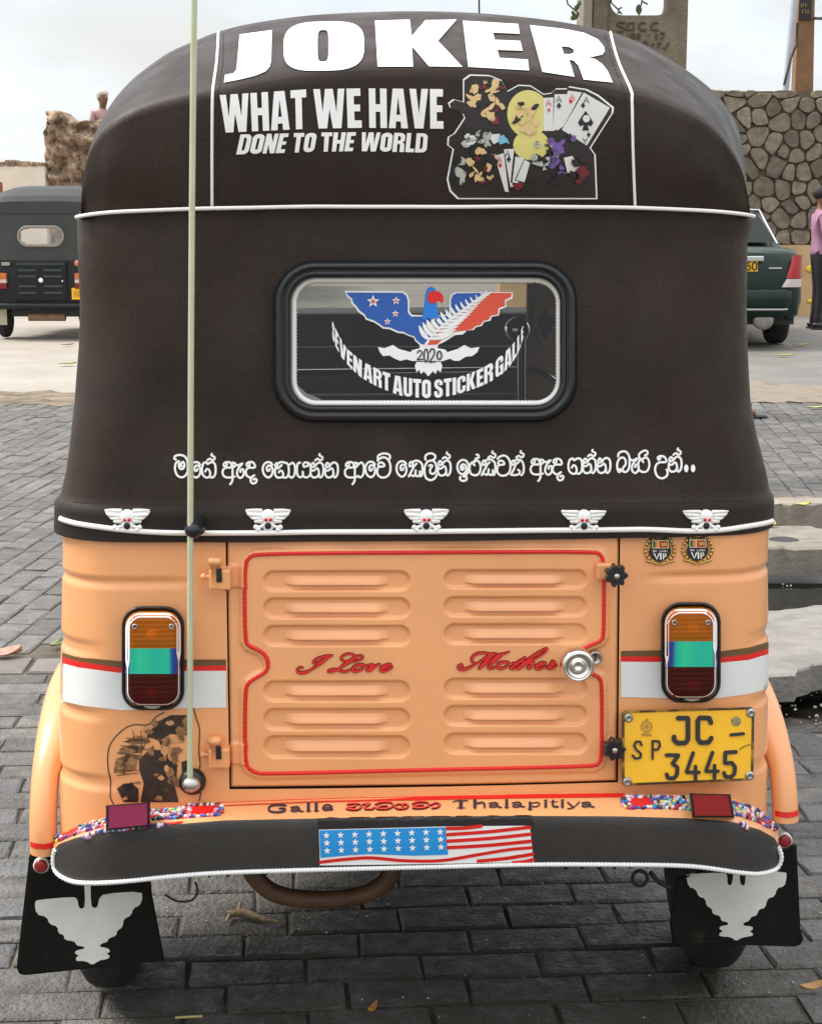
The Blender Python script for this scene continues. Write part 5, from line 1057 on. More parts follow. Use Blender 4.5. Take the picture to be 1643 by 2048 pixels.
FLAPS = [([(62, 1700), (108, 1700), (300, 1755), (303, 1790), (328, 1922), (50, 1951), (38, 1948), (33, 1935), (58, 1716)], .06), ([(1592, 1690), (1600, 1860), (1606, 1878), (1600, 1890), (1588, 1894), (1345, 1886), (1340, 1850), (1352, 1760), (1560, 1690)], .065)]
EA = crop(0, 1650, 2.347)([(395, 250), (425, 250), (428, 370), (438, 390), (460, 385), (465, 345), (490, 322), (665, 310), (668, 345), (655, 378), (625, 390), (615, 425), (580, 440), (575, 480), (550, 495), (545, 520), (512, 530), (505, 548), (480, 555), (465, 570), (510, 578), (518, 595), (500, 602), (518, 615), (508, 628), (465, 635), (435, 658), (405, 638), (358, 638), (358, 622), (372, 612), (352, 602), (358, 588), (400, 580), (395, 570), (360, 565), (352, 545), (305, 540), (300, 515), (275, 508), (270, 475), (232, 465), (220, 430), (170, 420), (162, 360), (180, 350), (340, 336), (365, 345), (370, 385), (385, 395), (402, 380)])
EB = crop(943, 1650, 2.347)([(1228, 190), (1252, 190), (1256, 250), (1260, 280), (1280, 285), (1283, 240), (1285, 225), (1475, 215), (1475, 250), (1465, 288), (1430, 295), (1420, 335), (1385, 345), (1375, 390), (1345, 395), (1335, 425), (1310, 430), (1300, 450), (1275, 458), (1272, 472), (1315, 475), (1318, 490), (1300, 498), (1320, 510), (1315, 520), (1265, 528), (1240, 545), (1215, 525), (1162, 522), (1160, 508), (1180, 497), (1160, 488), (1165, 475), (1205, 468), (1200, 455), (1170, 450), (1165, 425), (1130, 418), (1125, 390), (1100, 380), (1095, 345), (1062, 335), (1050, 300), (1015, 290), (1005, 240), (1015, 228), (1190, 222), (1198, 240), (1198, 275), (1210, 285), (1222, 272)])
for (Pf, yf), E_, rf_, x0_, x1_ in ((FLAPS[0], EA, (83, 1730, 15), 62, 330), (FLAPS[1], EB, (1567, 1680, 14), 1340, 1600)):
    f_ = empty('mudflap'); f_.parent = root
    P = []
    for i in range(len(Pf)):
        a, b = Pf[i], Pf[(i + 1) % len(Pf)]; k = max(1, int(math.hypot(b[0] - a[0], b[1] - a[1]) / 16)); P += [(a[0] + (b[0] - a[0]) * j / k, a[1] + (b[1] - a[1]) * j / k) for j in range(k)]
    def fy(a, b): return yf + .006 * math.sin((a - x0_) / 34.) * min(1, max(0, (b - 1720) / 120.)) - .010 * (b - 1700) / 250.
    tri = tessellate_polygon([[Vector((a, b, 0)) for a, b in P]]); bm = bmesh.new(); vv_ = [bm.verts.new((a, b, 0)) for a, b in P]
    for t in tri:
        try: bm.faces.new([vv_[i] for i in t])
        except ValueError: pass
    for _ in range(5):
        lg = [e for e in bm.edges if e.calc_length() > 15]
        if not lg: break
        bmesh.ops.subdivide_edges(bm, edges=lg, cuts=1); bmesh.ops.triangulate(bm, faces=bm.faces[:])
    bm.verts.index_update(); front = [L(v.co.x, v.co.y, fy(v.co.x, v.co.y)) for v in bm.verts]; n = len(front); tf = [tuple(v.index for v in f.verts) for f in bm.faces]; be = [tuple(v.index for v in e.verts) for e in bm.edges if len(e.link_faces) == 1]; bm.free()
    sheet = mk('rubber_sheet', front + [p + Vector((0, .006, 0)) for p in front], tf + [tuple(i + n for i in t[::-1]) for t in tf] + [(a, b, b + n, a + n) for a, b in be], M['flap'], f_); fixn(sheet)
    for p_ in sheet.data.polygons: p_.use_smooth = len(p_.vertices) == 3
    sF = Surf([sheet], yf); decal('eagle_emblem', [[chaikin(E_, 1)]], sF, mat('grey_white_vinyl', (.60, .61, .56), .45, var=.08, vscale=20), f_, .0016, 15)
    p = L(rf_[0], rf_[1], yf - .004 if rf_[0] < 500 else yf - .01); MB().lathe(p, [(.0125, -.003), (.0125, .004), (.0105, .005)], n=22).build('reflector_ring', M['piping'], f_, True); MB().lathe(p, [(.0108, .002), (.0106, .007), (.006, .0085), (.001, .009)], n=22).build('reflector', M['reflex'], f_, True)

# ============================================================ whip antenna on the tail
an = empty('antenna'); an.parent = root
P = [L(a, b, y) for a, b, y in ((380, 1566, -.072), (380, 1300, -.070), (380.5, 1056, -.066), (382, 700, -.06), (384, 400, -.055), (387, 100, -.05), (389, -60, -.05))]
P2 = []
for i in range(len(P) - 1):
    for j in range(4): P2.append(P[i].lerp(P[i + 1], j / 4))
MB().tube(P2 + [P[-1]], .0044, 10).build('rod', M['rod'], an, True)
q = L(384, 1567, -.05); MB().lathe((q.x, -.038, q.z), [(.020, 0), (.020, .008), (.014, .014), (.006, .018)], n=20).build('rubber_base', M['rubber'], an, True)
q = L(382, 1571, -.075); b_ = MB(); b_.ball((q.x, -.072, q.z), .0125, sc3=(1.1, .9, .95), nu=16, nv=10); b_.build('steel_ball', M['steel'], an, True)
q = L(388, 1056, -.05); b_ = MB(); b_.lathe((q.x, -.020, q.z), [(.0165, 0), (.0165, .012), (.0125, .018), (.0125, .046), (.009, .054), (.001, .056)], n=20); b_.build('clamp', M['rubber'], an, True)
b_ = MB(); a_ = WY(958, 30, 4.3); b__ = WY(956, -80, 4.3); b_.tube([VI @ a_, VI @ b__], .0022, 6); b_.build('front_aerial', M['dark'], root)
# ============================================================ ground
PIT = (1.00, 3.6, 4.20, 7.62)      # x0, x1, y0, y1 of the open drain
m_ground = mat('dusty_ground', (.20, .185, .165), .85, var=.18, vscale=.7, bump=.35, bscale=14, dark=(.11, .10, .09), dthr=.60, dscale=1.1)
def sheet(name, z, X, Y, m, holes=()):
    V = [(x, y, z) for y in Y for x in X]; n = len(X); Fc = []
    for j in range(len(Y) - 1):
        for i in range(n - 1):
            if (i, j) in holes: continue
            Fc.append((j * n + i, j * n + i + 1, (j + 1) * n + i + 1, (j + 1) * n + i))
    return mk(name, V, Fc, m)
tag(sheet('ground', -.030, [-400, PIT[0], PIT[1], 400], [-60, PIT[2], PIT[3], 900], m_ground, {(1, 1)}), None, None, kind='structure')
pave = tag(sheet('paved_yard', -.007, [-9, PIT[0], PIT[1], 9], [-1, PIT[2], PIT[3], 12.15], mat('joint_sand', (.095, .080, .060), .9, var=.4, vscale=9, bump=.5, bscale=120, dark=(.035, .04, .018), dthr=.55, dscale=3), {(1, 1)}), None, None, kind='structure')
m_road = mat('worn_concrete', (.34, .305, .26), .75, var=.14, vscale=1.3, bump=.3, bscale=30, dark=(.20, .17, .14), dthr=.62, dscale=2.2)
tag(sheet('road', -.012, [-30, 1.9], [12.0, 24.0], m_road), None, None, kind='structure')
m_road2 = mat('grey_setts', (.17, .16, .145), .7, var=.2, vscale=1.6, bump=.4, bscale=20)
tag(sheet('side_road', -.0045, [1.9, 30], [12.3, 22.0], m_road2), None, None, kind='structure')
ks = mat('kerb_concrete', (.30, .26, .21), .8, var=.25, vscale=5, bump=.5, bscale=40, dark=(.12, .10, .075), dthr=.56, dscale=5)
# sandy edging between yard and road
def ragged(name, x0, x1, ya, yb_, z, m, amp, seed):
    rd = random.Random(seed); n = int((x1 - x0) / .06); rws = [[], [], []]
    w1 = w2 = 0
    for i in range(n + 1):
        x = x0 + (x1 - x0) * i / n; w1 = w1 * .8 + rd.uniform(-amp, amp) * .5; w2 = w2 * .8 + rd.uniform(-amp, amp) * .5
        rws[0].append((x, ya + w1, z - .002)); rws[1].append((x, (ya + yb_) / 2, z + .004 + rd.uniform(-.002, .002))); rws[2].append((x, yb_ + w2, z - .002))
    return tag(MB().grid(rws).build(name, m, None, True), None, None, kind='structure')
ragged('road_edging', -8, 1.9, 11.82, 12.40, .003, mat('edging_sand', (.19, .15, .10), .9, var=.4, vscale=4, bump=.8, bscale=30, dark=(.08, .06, .04), dthr=.5, dscale=5), .22, 5)
ragged('sand_strip', 1.9, 9, 11.82, 13.4, .0025, mat('strip_sand', (.23, .19, .145), .9, var=.3, vscale=3, bump=.6, bscale=40, dark=(.13, .115, .095), dthr=.52, dscale=3), .35, 6)
# ---- pavers
m_pav = mat('blue_grey_paver', (.128, .119, .108), .55, var=.35, vscale=16, bump=.9, bscale=90, rnd=('object', .26), dark=(.055, .050, .040), dthr=.56, dscale=6, rvar=.2, world=True, oil_shade=(.15, 2.75, .75, (.030, .026, .016)))  # oily patches and painted shade beneath the rickshaw darken the pavers
m_pav2 = mat('blue_grey_paver_far', (.132, .130, .130), .55, var=.35, vscale=5, bump=.9, bscale=90, rnd=('island', .22), dark=(.065, .060, .05), dthr=.58, dscale=1.7, rvar=.2, world=True, oil_shade=(.15, 2.75, .75, (.030, .026, .016)))
def paver_mesh(l, w_, h=.03, seed=0):
    rd = random.Random(seed); a, b = l / 2, w_ / 2; e = .005; V = []; j = lambda s: rd.uniform(-s, s)
    for z, q in ((-h, 0), (-.004, 0), (0, e)):
        for x, y in ((-a + q, -b + q), (a - q, -b + q), (a - q, b - q), (-a + q, b - q)): V.append((x + j(.0035), y + j(.0030), z + (j(.0022) if z == 0 else 0)))
    return V, [(0, 1, 5, 4), (1, 2, 6, 5), (2, 3, 7, 6), (3, 0, 4, 7), (4, 5, 9, 8), (5, 6, 10, 9), (6, 7, 11, 10), (7, 4, 8, 11), (8, 9, 10, 11)]
PL, PW, JT = .205, .096, .007
PVM = []
for k in range(6):
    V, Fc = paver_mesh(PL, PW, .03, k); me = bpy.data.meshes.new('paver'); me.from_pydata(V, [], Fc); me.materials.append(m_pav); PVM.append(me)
cand = []
def lay(ang, x0, x1, y0, y1, org, along):
    """running bond; ang turns the courses, 'along' puts the long side into depth"""
    ca, sa = math.cos(ang), math.sin(ang); cl, cw = PL + JT, PW + JT; n1 = int((max(x1 - x0, y1 - y0) + 6) / cw)
    for i in range(-n1, n1):
        for j in range(-int(n1 * cw / cl) - 1, int(n1 * cw / cl) + 1):
            u, v = (j + .5 * (i % 2) + .1 * math.sin(i * 2.3)) * cl, i * cw
            if along: u, v = v, u
            x, y = org[0] + u * ca - v * sa, org[1] + u * sa + v * ca
            if not (x0 <= x <= x1 and y0 <= y <= y1): continue
            if PIT[0] - .08 < x < PIT[1] + .1 and PIT[2] - .06 < y < PIT[3] + .1: continue
            cand.append((x, y, ang + (math.pi / 2 if along else 0)))
lay(R(4), -2.2, 2.2, 1.9, 4.70, (0.03, 2.5), False)
lay(R(-5), -3.6, 3.9, 5.02, 11.85, (0, 5.0), True)
random.seed(21); scored = []
for c in cand:
    px, py = proj((c[0], c[1], 0)); vis = -20 < px < 1663 and py < 2075 and (px < 150 or px > 1520 or py > 1715)
    scored.append((1. / (c[1] ** 3) if vis else 0, c))
scored.sort(key=lambda q: -q[0]); near = [c for s_, c in scored if s_ > 0][:300]; nset = set(near)
for k, (x, y, a) in enumerate(near):
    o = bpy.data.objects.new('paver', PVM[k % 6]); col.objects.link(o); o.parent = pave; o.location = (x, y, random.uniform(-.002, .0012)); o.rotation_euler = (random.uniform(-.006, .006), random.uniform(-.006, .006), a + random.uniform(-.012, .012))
b_ = MB()
for k, c in enumerate(cand):
    if c in nset: continue
    x, y, a = c; V, Fc = paver_mesh(PL, PW, .03, k); zz = random.uniform(-.002, .0012); a += random.uniform(-.012, .012); ca, sa = math.cos(a), math.sin(a)
    b_.add([(x + p[0] * ca - p[1] * sa, y + p[0] * sa + p[1] * ca, p[2] + zz) for p in V], Fc)
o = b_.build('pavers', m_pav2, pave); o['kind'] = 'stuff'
# border course between the two bays
for k in range(-3, 4):
    V, Fc = paver_mesh(.62, .16, .03, 90 + k); o = mk('border_slab', V, Fc, mat('border_stone', (.17, .155, .14), .6, var=.2, vscale=8, bump=.4, bscale=60) if k == -3 else bpy.data.materials['border_stone'], pave); o.location = (k * .635 - .2, 4.86 + k * .635 * math.tan(R(4)) * .3, 0); o.rotation_euler = (0, 0, R(1.5))
    if k * .635 > PIT[0] - .4: o.location.y -= 0; o.location.z = -.02

# ---- the open drain on the right
b_ = MB(); x0, x1, y0, y1 = PIT; zf = -.20
pit = MB(); pit.add([(x0, y0, zf), (x1, y0, zf), (x1, y1, zf), (x0, y1, zf), (x0, y0, -.005), (x1, y0, -.005), (x1, y1, -.005), (x0, y1, -.005)], [(0, 1, 2, 3), (0, 4, 5, 1), (1, 5, 6, 2), (2, 6, 7, 3), (3, 7, 4, 0)])
wet = mat('wet_mud', (.030, .026, .020), .28, var=.5, vscale=9, bump=.9, bscale=26, dark=(.06, .055, .045), dthr=.55, dscale=12)
dr_ = tag(pit.build('drain', wet), None, None, kind='structure')
tag(mk('puddle', [(1.3, 5.55, -.135), (3.0, 5.55, -.135), (3.0, 6.55, -.135), (1.3, 6.55, -.135)], [(0, 1, 2, 3)], mat('dark_water', (.012, .013, .012), .04, spec=.5)), None, None, kind='structure')
# mud bank rising out of the drain towards the pavers
rws = []
for i in range(34):
    y = 3.90 + .95 * i / 33; ro = []
    for j in range(40):
        x = .98 + 1.6 * j / 39; t = i / 33; ro.append((x, y, .004 - .115 * sm(.15, 1, t) + .014 * (random.random() - .5) * sm(.0, .3, t) + .008 * math.sin(x * 31 + y * 17) * sm(.1, .4, t) - .03 * (1 - sm(0, .1, t))))
    rws.append(ro)
tag(MB().grid(rws).build('mud_bank', wet, None, True), None, None, kind='structure')
def slab(name, pts, th, m, label, cat, mid=None, seed=0):
    rd = random.Random(seed); P = []
    for i in range(len(pts)):
        a, b = Vector(pts[i]), Vector(pts[(i + 1) % len(pts)]); k = max(1, int((b - a).length / .045))
        for j in range(k): q = a.lerp(b, j / k); P.append(q + Vector((rd.uniform(-.013, .013), rd.uniform(-.013, .013), rd.uniform(-.004, .004))))
    n = len(P); c = sum(P, Vector()) / n; ins = [p + (c - p).normalized() * .012 + Vector((0, 0, .006)) for p in P]; V = [p - Vector((0, 0, th)) for p in P] + P + ins
    Fc = [(r_ * n + i, r_ * n + (i + 1) % n, (r_ + 1) * n + (i + 1) % n, (r_ + 1) * n + i) for r_ in range(2) for i in range(n)]
    for t in tessellate_polygon([[Vector((p.x, p.y, 0)) for p in ins]]): Fc.append(tuple(2 * n + i for i in t))
    o = mk(name, V, Fc, m); fixn(o); return tag(o, label, cat)
slab('kerb_stone', [(1.15, 7.60, 0), (3.6, 7.60, 0), (3.6, 7.80, 0), (1.15, 7.80, 0)], .22, ks, 'long weathered concrete kerb along the far side of the open drain', 'kerb', seed=1)
o = slab('drain_cover', [(1.15, 6.56, .0), (2.4, 6.63, 0), (2.4, 6.74, 0), (1.93, 6.80, 0), (1.73, 7.08, 0), (1.15, 7.08, 0)], .105, mat('cover_concrete', (.22, .20, .165), .8, var=.25, vscale=7, bump=.6, bscale=45, dark=(.11, .10, .06), dthr=.58, dscale=6), 'thick broken drain cover slab with a round lifting hole, below the kerb', 'slab', seed=2)
q = G(1567, 1082); MB().lathe((q.x, q.y, .0005), [(.064, .004), (.060, .0068), (.001, .0066)], 'z', 20).build('lifting_hole', M['ink'], o)
slab('broken_slab', [(.90, 4.46, .055), (1.08, 4.52, .055), (1.40, 4.86, .05), (1.9, 5.25, .03), (2.0, 5.95, -.06), (1.50, 5.80, -.05), (1.25, 5.66, -.04), (.95, 5.60, -.03)], .075, mat('slab_concrete', (.23, .215, .195), .7, var=.25, vscale=9, bump=.8, bscale=50, dark=(.20, .13, .085), dthr=.60, dscale=3.5), 'large tilted grey concrete slab lying broken across the drain', 'slab', seed=3)
# chips and grit
m_chip = mat('pale_chips', (.36, .34, .30), .6, rnd=('island', .4))
b_ = MB(); random.seed(9)
def chip(x, y, z, s):
    a = random.uniform(0, 6.3); P = [(x + s * random.uniform(.5, 1) * math.cos(a + k * 1.57), y + s * random.uniform(.5, 1) * math.sin(a + k * 1.57), z) for k in range(4)]
    b_.add(P + [(p[0] * .7 + x * .3, p[1] * .7 + y * .3, z + s * .5) for p in P], [(0, 1, 5, 4), (1, 2, 6, 5), (2, 3, 7, 6), (3, 0, 4, 7), (4, 5, 6, 7)])
for _ in range(420): chip(random.uniform(.98, 2.0), random.uniform(3.95, 4.75), random.uniform(-.055, -.02), random.choice([.003, .004, .006, .010]))
for _ in range(50): chip(random.uniform(1.0, 1.9), random.uniform(5.6, 6.6), -.131, random.choice([.004, .006, .009]))
for _ in range(200): chip(random.uniform(.75, 1.3), random.uniform(2.6, 4.2), .0005, random.choice([.002, .003, .004]))
for _ in range(160): chip(random.uniform(-1.3, 1.0), random.uniform(2.4, 3.2), .0005, random.choice([.0015, .0025, .0035]))
for _ in range(60): x_ = random.uniform(1.0, 1.7); y_ = random.uniform(4.7, 5.6); chip(x_, y_, .058 - (y_ - 4.55) * .095, random.choice([.004, .006, .01]))
tag(b_.build('grit', m_chip), 'scattered pale chips and grit on the wet ground', 'grit', kind='stuff')
# ---- leaves, twig, scraps
def leaf(px, py, ln, wd, ang, rgb, label, z=.004, curl=.012, G0=None):
    p = G(px, py, z) if G0 is None else Vector(G0); rws = []
    for i in range(9):
        t = i / 8; hw = wd / 2 * math.sin(math.pi * min(max(t, .03), .97)) ** .8; ro = []
        for s_ in (-1, -.5, 0, .5, 1): u, v = (t - .5) * ln, s_ * hw; ro.append((p.x + u * math.cos(ang) - v * math.sin(ang), p.y + u * math.sin(ang) + v * math.cos(ang), p.z + curl * (abs(s_) ** 1.5) * (.4 + .6 * t) + curl * .6 * (2 * t - 1) ** 2))
        rws.append(ro)
    o = MB().grid(rws).build('fallen_leaf', mat('leaf_%d_%d' % (px, py), rgb, .6, var=.3, vscale=30), None, True); so = o.modifiers.new('thick', 'SOLIDIFY'); so.thickness = .0012
    return tag(o, label, 'leaf', 'fallen leaves on the ground')
leaf(8, 1312, .11, .085, .3, (.50, .24, .19), 'large pinkish dead leaf on the grey pavers beside the border course', curl=.02)
leaf(113, 1291, .07, .03, 1.2, (.20, .26, .10), 'narrow green leaf poking out beside the rickshaw body')
leaf(1606, 1011, .075, .045, .3, (.42, .42, .10), 'yellow-green leaf lying on the drain kerb', z=.012)
leaf(1543, 1052, .05, .03, .8, (.50, .36, .05), 'small yellow leaf on the drain cover slab', z=.012)
leaf(1568, 711, .22, .06, .1, (.40, .42, .10), 'pale yellow-green leaf on the ground behind the dark green car', z=.01)
leaf(1600, 690, .18, .08, .2, (.36, .38, .06), 'yellow-green leaf beside the tyre of the dark green car', z=.01)
leaf(1632, 816, .16, .05, .1, (.38, .38, .16), 'long pale leaf on the grey pavers near the sand strip', z=.006)
leaf(135, 728, .16, .08, .4, (.20, .24, .04), 'green and brown leaf on the pale road behind the black rickshaw', z=.008)
leaf(134, 690, .13, .06, .2, (.30, .13, .05), 'small brown leaf on the pale road just behind the black rickshaw', z=.008)
leaf(1625, 1980, .05, .022, .2, (.45, .25, .10), 'small tan wood chip on the pavers beside the rickshaw', z=.006)
leaf(745, 2024, .022, .012, .8, (.50, .22, .03), 'tiny orange leaf scrap on the pavers behind the bumper', z=.004)
leaf(715, 1812, .04, .025, .8, (.24, .19, .12), 'curled brown leaf under the bumper beside the exhaust guard', z=.008)
p0, p1 = G(455, 1828, .012), G(558, 1845, .008); b_ = MB(); b_.tube([p0, p0.lerp(p1, .3) + Vector((0, .01, .003)), p0.lerp(p1, .7), p1], [.007, .009, .006, .003], 7); b_.tube([p0.lerp(p1, .05), p0 + Vector((.0, -.03, -.004))], [.005, .002], 6); b_.tube([p0.lerp(p1, .2), p0 + Vector((.02, .045, .004))], [.005, .003], 6)
tag(b_.build('twig', mat('dry_wood', (.24, .18, .10), .8, var=.3, vscale=40, bump=.5, bscale=90), None, True), 'dry forked piece of driftwood on the pavers under the bumper', 'twig')
p0, p1 = G(890, 2037, .004), G(1000, 2030, .004); tag(MB().tube([G(350, 2036, .004), G(405, 2033, .004)], .0025, 5).build('straw', mat('straw_yellow', (.45, .36, .14), .7)), 'thin yellow straw on the dark pavers in the shade', 'straw')

# ============================================================ stone wall on the right
swl = empty('rubble_wall', (0, 0, 0), 0, 'tall rubble stone wall with dark mortar joints and a tan plinth', 'wall')
YW = 22.6; zt = WY(1600, 180, YW).z; zp = .92
b_ = MB(); b_.box((1.25, YW + .03, zp - .1), (8.1, YW + .65, zt - .01)); b_.build('mortar_core', mat('wall_mortar', (.13, .095, .06), .9, var=.3, vscale=6, bump=.5, bscale=30), swl)
b_ = MB(); b_.box((1.2, YW - .10, -.03), (8.15, YW + .70, zp - .0)); b_.build('plinth', mat('tan_render', (.50, .33, .17), .8, var=.15, vscale=3, bump=.3, bscale=20), swl)
m_st = mat('rubble_stone', (.175, .145, .105), .85, var=.35, vscale=9, bump=1.0, bscale=24, rnd=('object', .38), dark=(.09, .075, .05), dthr=.60, dscale=6)
random.seed(4); pts = []; sx, sz_ = .235, .215; xA, xB = 1.3, 8.0
nx, nz_ = int((xB - xA) / sx), int((zt - zp) / sz_) + 1
for j in range(-1, nz_ + 1):
    for i in range(-1, nx + 1): pts.append((xA + (i + .5 * (j % 2) + random.uniform(-.36, .36)) * sx, zp + .12 + (j + random.uniform(-.34, .34)) * sz_))
def clip(poly, nx_, ny_, d):
    out = []
    for i in range(len(poly)):
        a, b = poly[i], poly[(i + 1) % len(poly)]; da, db = a[0] * nx_ + a[1] * ny_ - d, b[0] * nx_ + b[1] * ny_ - d
        if da <= 0: out.append(a)
        if da * db < 0: t = da / (da - db); out.append((a[0] + (b[0] - a[0]) * t, a[1] + (b[1] - a[1]) * t))
    return out
for i, p in enumerate(pts):
    poly = [(p[0] - .5, max(p[1] - .5, zp)), (p[0] + .5, max(p[1] - .5, zp)), (p[0] + .5, min(p[1] + .5, zt)), (p[0] - .5, min(p[1] + .5, zt))]
    if p[1] > zt + .05 or p[1] < zp - .1: continue
    for q in pts:
        dx, dz_ = q[0] - p[0], q[1] - p[1]; l = math.hypot(dx, dz_)
        if 0 < l < 1.0:
            poly = clip(poly, dx / l, dz_ / l, (p[0] * dx + p[1] * dz_) / l + l / 2 - random.uniform(.004, .014))
            if len(poly) < 3: break
    if len(poly) < 3: continue
    cx = sum(a for a, b in poly) / len(poly); cz = sum(b for a, b in poly) / len(poly)
    if cx < xA or cx > xB: continue
    P = chaikin(poly, 1); n = len(P); V = []; dpt = random.uniform(.012, .04)
    for k_, yo in ((1.0, .05), (1.0, -dpt * .5), (.91, -dpt)): V += [(cx + (a - cx) * k_, YW + yo + (random.uniform(-.008, .008) if k_ < 1 else 0), cz + (b - cz) * k_) for a, b in P]
    mk('stone', V, [(r_ * n + i_, r_ * n + (i_ + 1) % n, (r_ + 1) * n + (i_ + 1) % n, (r_ + 1) * n + i_) for r_ in range(2) for i_ in range(n)] + [tuple(range(2 * n, 3 * n))], m_st, swl)
b_ = MB(); b_.ball(WY(1623, 537, YW - .11), .07, sc3=(1.2, .2, .7)); b_.build('paint_mark', mat('yellow_paint', (.75, .50, .02), .5), swl, True)
b_ = MB(); b_.ball(WY(1627, 602, YW - .11), .07, sc3=(1.3, .2, .5)); b_.build('paint_mark', bpy.data.materials['yellow_paint'], swl, True)
# ragged coping stones at the wall's hidden end
b_ = MB(); 
for k in range(5):
    q = WY(1392 + 14 * k, 172 + 4 * k, YW + .25); b_ = MB(); b_.box((q.x - .06, q.y - .15, zt - .02), (q.x + .05, q.y + .15, q.z), bev=.02); b_.build('coping_stone', m_st, swl)

# ============================================================ pierced concrete pole
YP = 8.3; cpz = mat('pole_concrete', (.185, .15, .105), .85, var=.28, vscale=6, bump=.8, bscale=50, dark=(.075, .062, .04), dthr=.58, dscale=5)
cpo = empty('concrete_pole', (0, 0, 0), 0, 'weathered concrete power pole with square openings and cast lettering, behind the rickshaw hood', 'pole')
xl_p, xr_p = WY(1181, 60, YP).x, WY(1374, 60, YP).x; hx0, hx1 = WY(1220, 20, YP).x, WY(1338, 20, YP).x; hz = WY(1270, 30, YP).z
def holed(x0, x1, z0, z1, holes, ya, yb_):
    loops = [[(x0, z0), (x1, z0), (x1, z1), (x0, z1)]] + [rrect(a, b, c, d, .06, 5) for a, b, c, d in holes]; flat = [p for l in loops for p in l]
    tr = tessellate_polygon([[Vector((p[0], p[1], 0)) for p in l] for l in loops]); n = len(flat); V = [(p[0], ya, p[1]) for p in flat] + [(p[0], yb_, p[1]) for p in flat]; Fc = [tuple(t) for t in tr] + [tuple(i + n for i in t[::-1]) for t in tr]; k = 0
    for l in loops:
        for i in range(len(l)): a, b = k + i, k + (i + 1) % len(l); Fc.append((a, b, b + n, a + n))
        k += len(l)
    return V, Fc
V, Fc = holed(xl_p, xr_p, -.03, 5.2, [(hx0, hz + .75 * k, hx1, hz + .75 * k + .52) for k in (-2, -1, 0, 1, 2)], YP, YP + .20)
web = mk('web', V, Fc, cpz, cpo); fixn(web)
fx0 = WY(1164, 60, YP - .05).x; fx1 = WY(1215, 60, YP - .05).x; b_ = MB(); b_.box((fx0, YP - .055, -.03), (WY(1181, 60, YP).x, YP + .26, 5.2), bev=.008); b_.build('flange', mat('pole_flange', (.27, .235, .19), .8, var=.2, vscale=5, bump=.6, bscale=40), cpo)
b_ = MB(); b_.box((WY(1183, 60, YP).x, YP - .03, -.03), (fx1, YP - .002, 5.2), bev=.006); b_.build('flange', cpz, cpo)
cT = crop(1150, 0, 6.846)
LT = [[(685, 300), (600, 300), (570, 330), (640, 365), (680, 390), (640, 425), (575, 420)], [(720, 310), (800, 310), (800, 400), (715, 410), (720, 310)], [(960, 310), (900, 305), (870, 340), (880, 395), (920, 415), (970, 395)], [(1130, 305), (1060, 310), (1035, 345), (1045, 390), (1090, 410), (1130, 400)], [(770, 460), (800, 455), (805, 500), (780, 520), (765, 490), (770, 460)], [(840, 470), (880, 455), (880, 480), (840, 510), (885, 525)], [(995, 470), (998, 485)], [(1110, 455), (1110, 540)], [(1160, 445), (1215, 445), (1180, 535)], [(930, 590), (945, 565), (980, 570), (985, 620)], [(1040, 605), (1080, 605)], [(1135, 640), (1140, 580), (1175, 590)], [(1210, 670), (1240, 640), (1280, 580)]]
for l in LT:
    P = [WY(a, b, YP - .002) for a, b in cT(l)]; MB().tube(P, .0062, 6).build('cast_letter', mat('cast_edge', (.10, .08, .05), .9) if 'cast_edge' not in bpy.data.materials else bpy.data.materials['cast_edge'], cpo)
# vine hanging at the pole
vn = empty('climbing_vine', (0, 0, 0), 0, 'thin vine with a few green leaves hanging at the concrete pole', 'vine')
m_lf = mat('vine_leaf', (.06, .11, .022), .45, var=.3, vscale=40); m_sm = mat('vine_stem', (.08, .045, .025), .8)
def vstem(pts, y): MB().tube([WY(a, b, y) for a, b in pts], .004, 5).build('stem', m_sm, vn)
vstem([(1215, -60), (1222, 5), (1235, 18), (1243, 28)], YP + .12); vstem([(1285, -80), (1283, 2), (1280, 14)], YP + .12); vstem([(1120, -60), (1135, 8), (1158, 28)], YP + .05)
vstem([(1283, 2), (1295, 8)], YP + .12); vstem([(1235, 18), (1243, 14)], YP + .12)
def vleaf(px, py, s, ang, y):
    c = WY(px, py, y); P = []
    for t, q in ((-1, 0), (-.6, .42), (0, .55), (.5, .38), (1, 0), (.5, -.38), (0, -.55), (-.6, -.42)): P.append(Vector((c.x + s * (t * math.cos(ang) - q * math.sin(ang)), c.y + .25 * s * abs(q), c.z + s * (t * math.sin(ang) + q * math.cos(ang)))))
    o = mk('leaf', P + [c], [(i, (i + 1) % 8, 8) for i in range(8)], m_lf, vn); o.modifiers.new('thick', 'SOLIDIFY').thickness = .002
for q in ((1277, 19, .028, -1.5), (1153, 14, .022, .9), (1149, 33, .026, .5), (1162, 5, .02, .3), (1146, 26, .016, 2.2), (1237, 24, .010, .4)): vleaf(*q, YP + (.1 if q[0] > 1200 else .04))

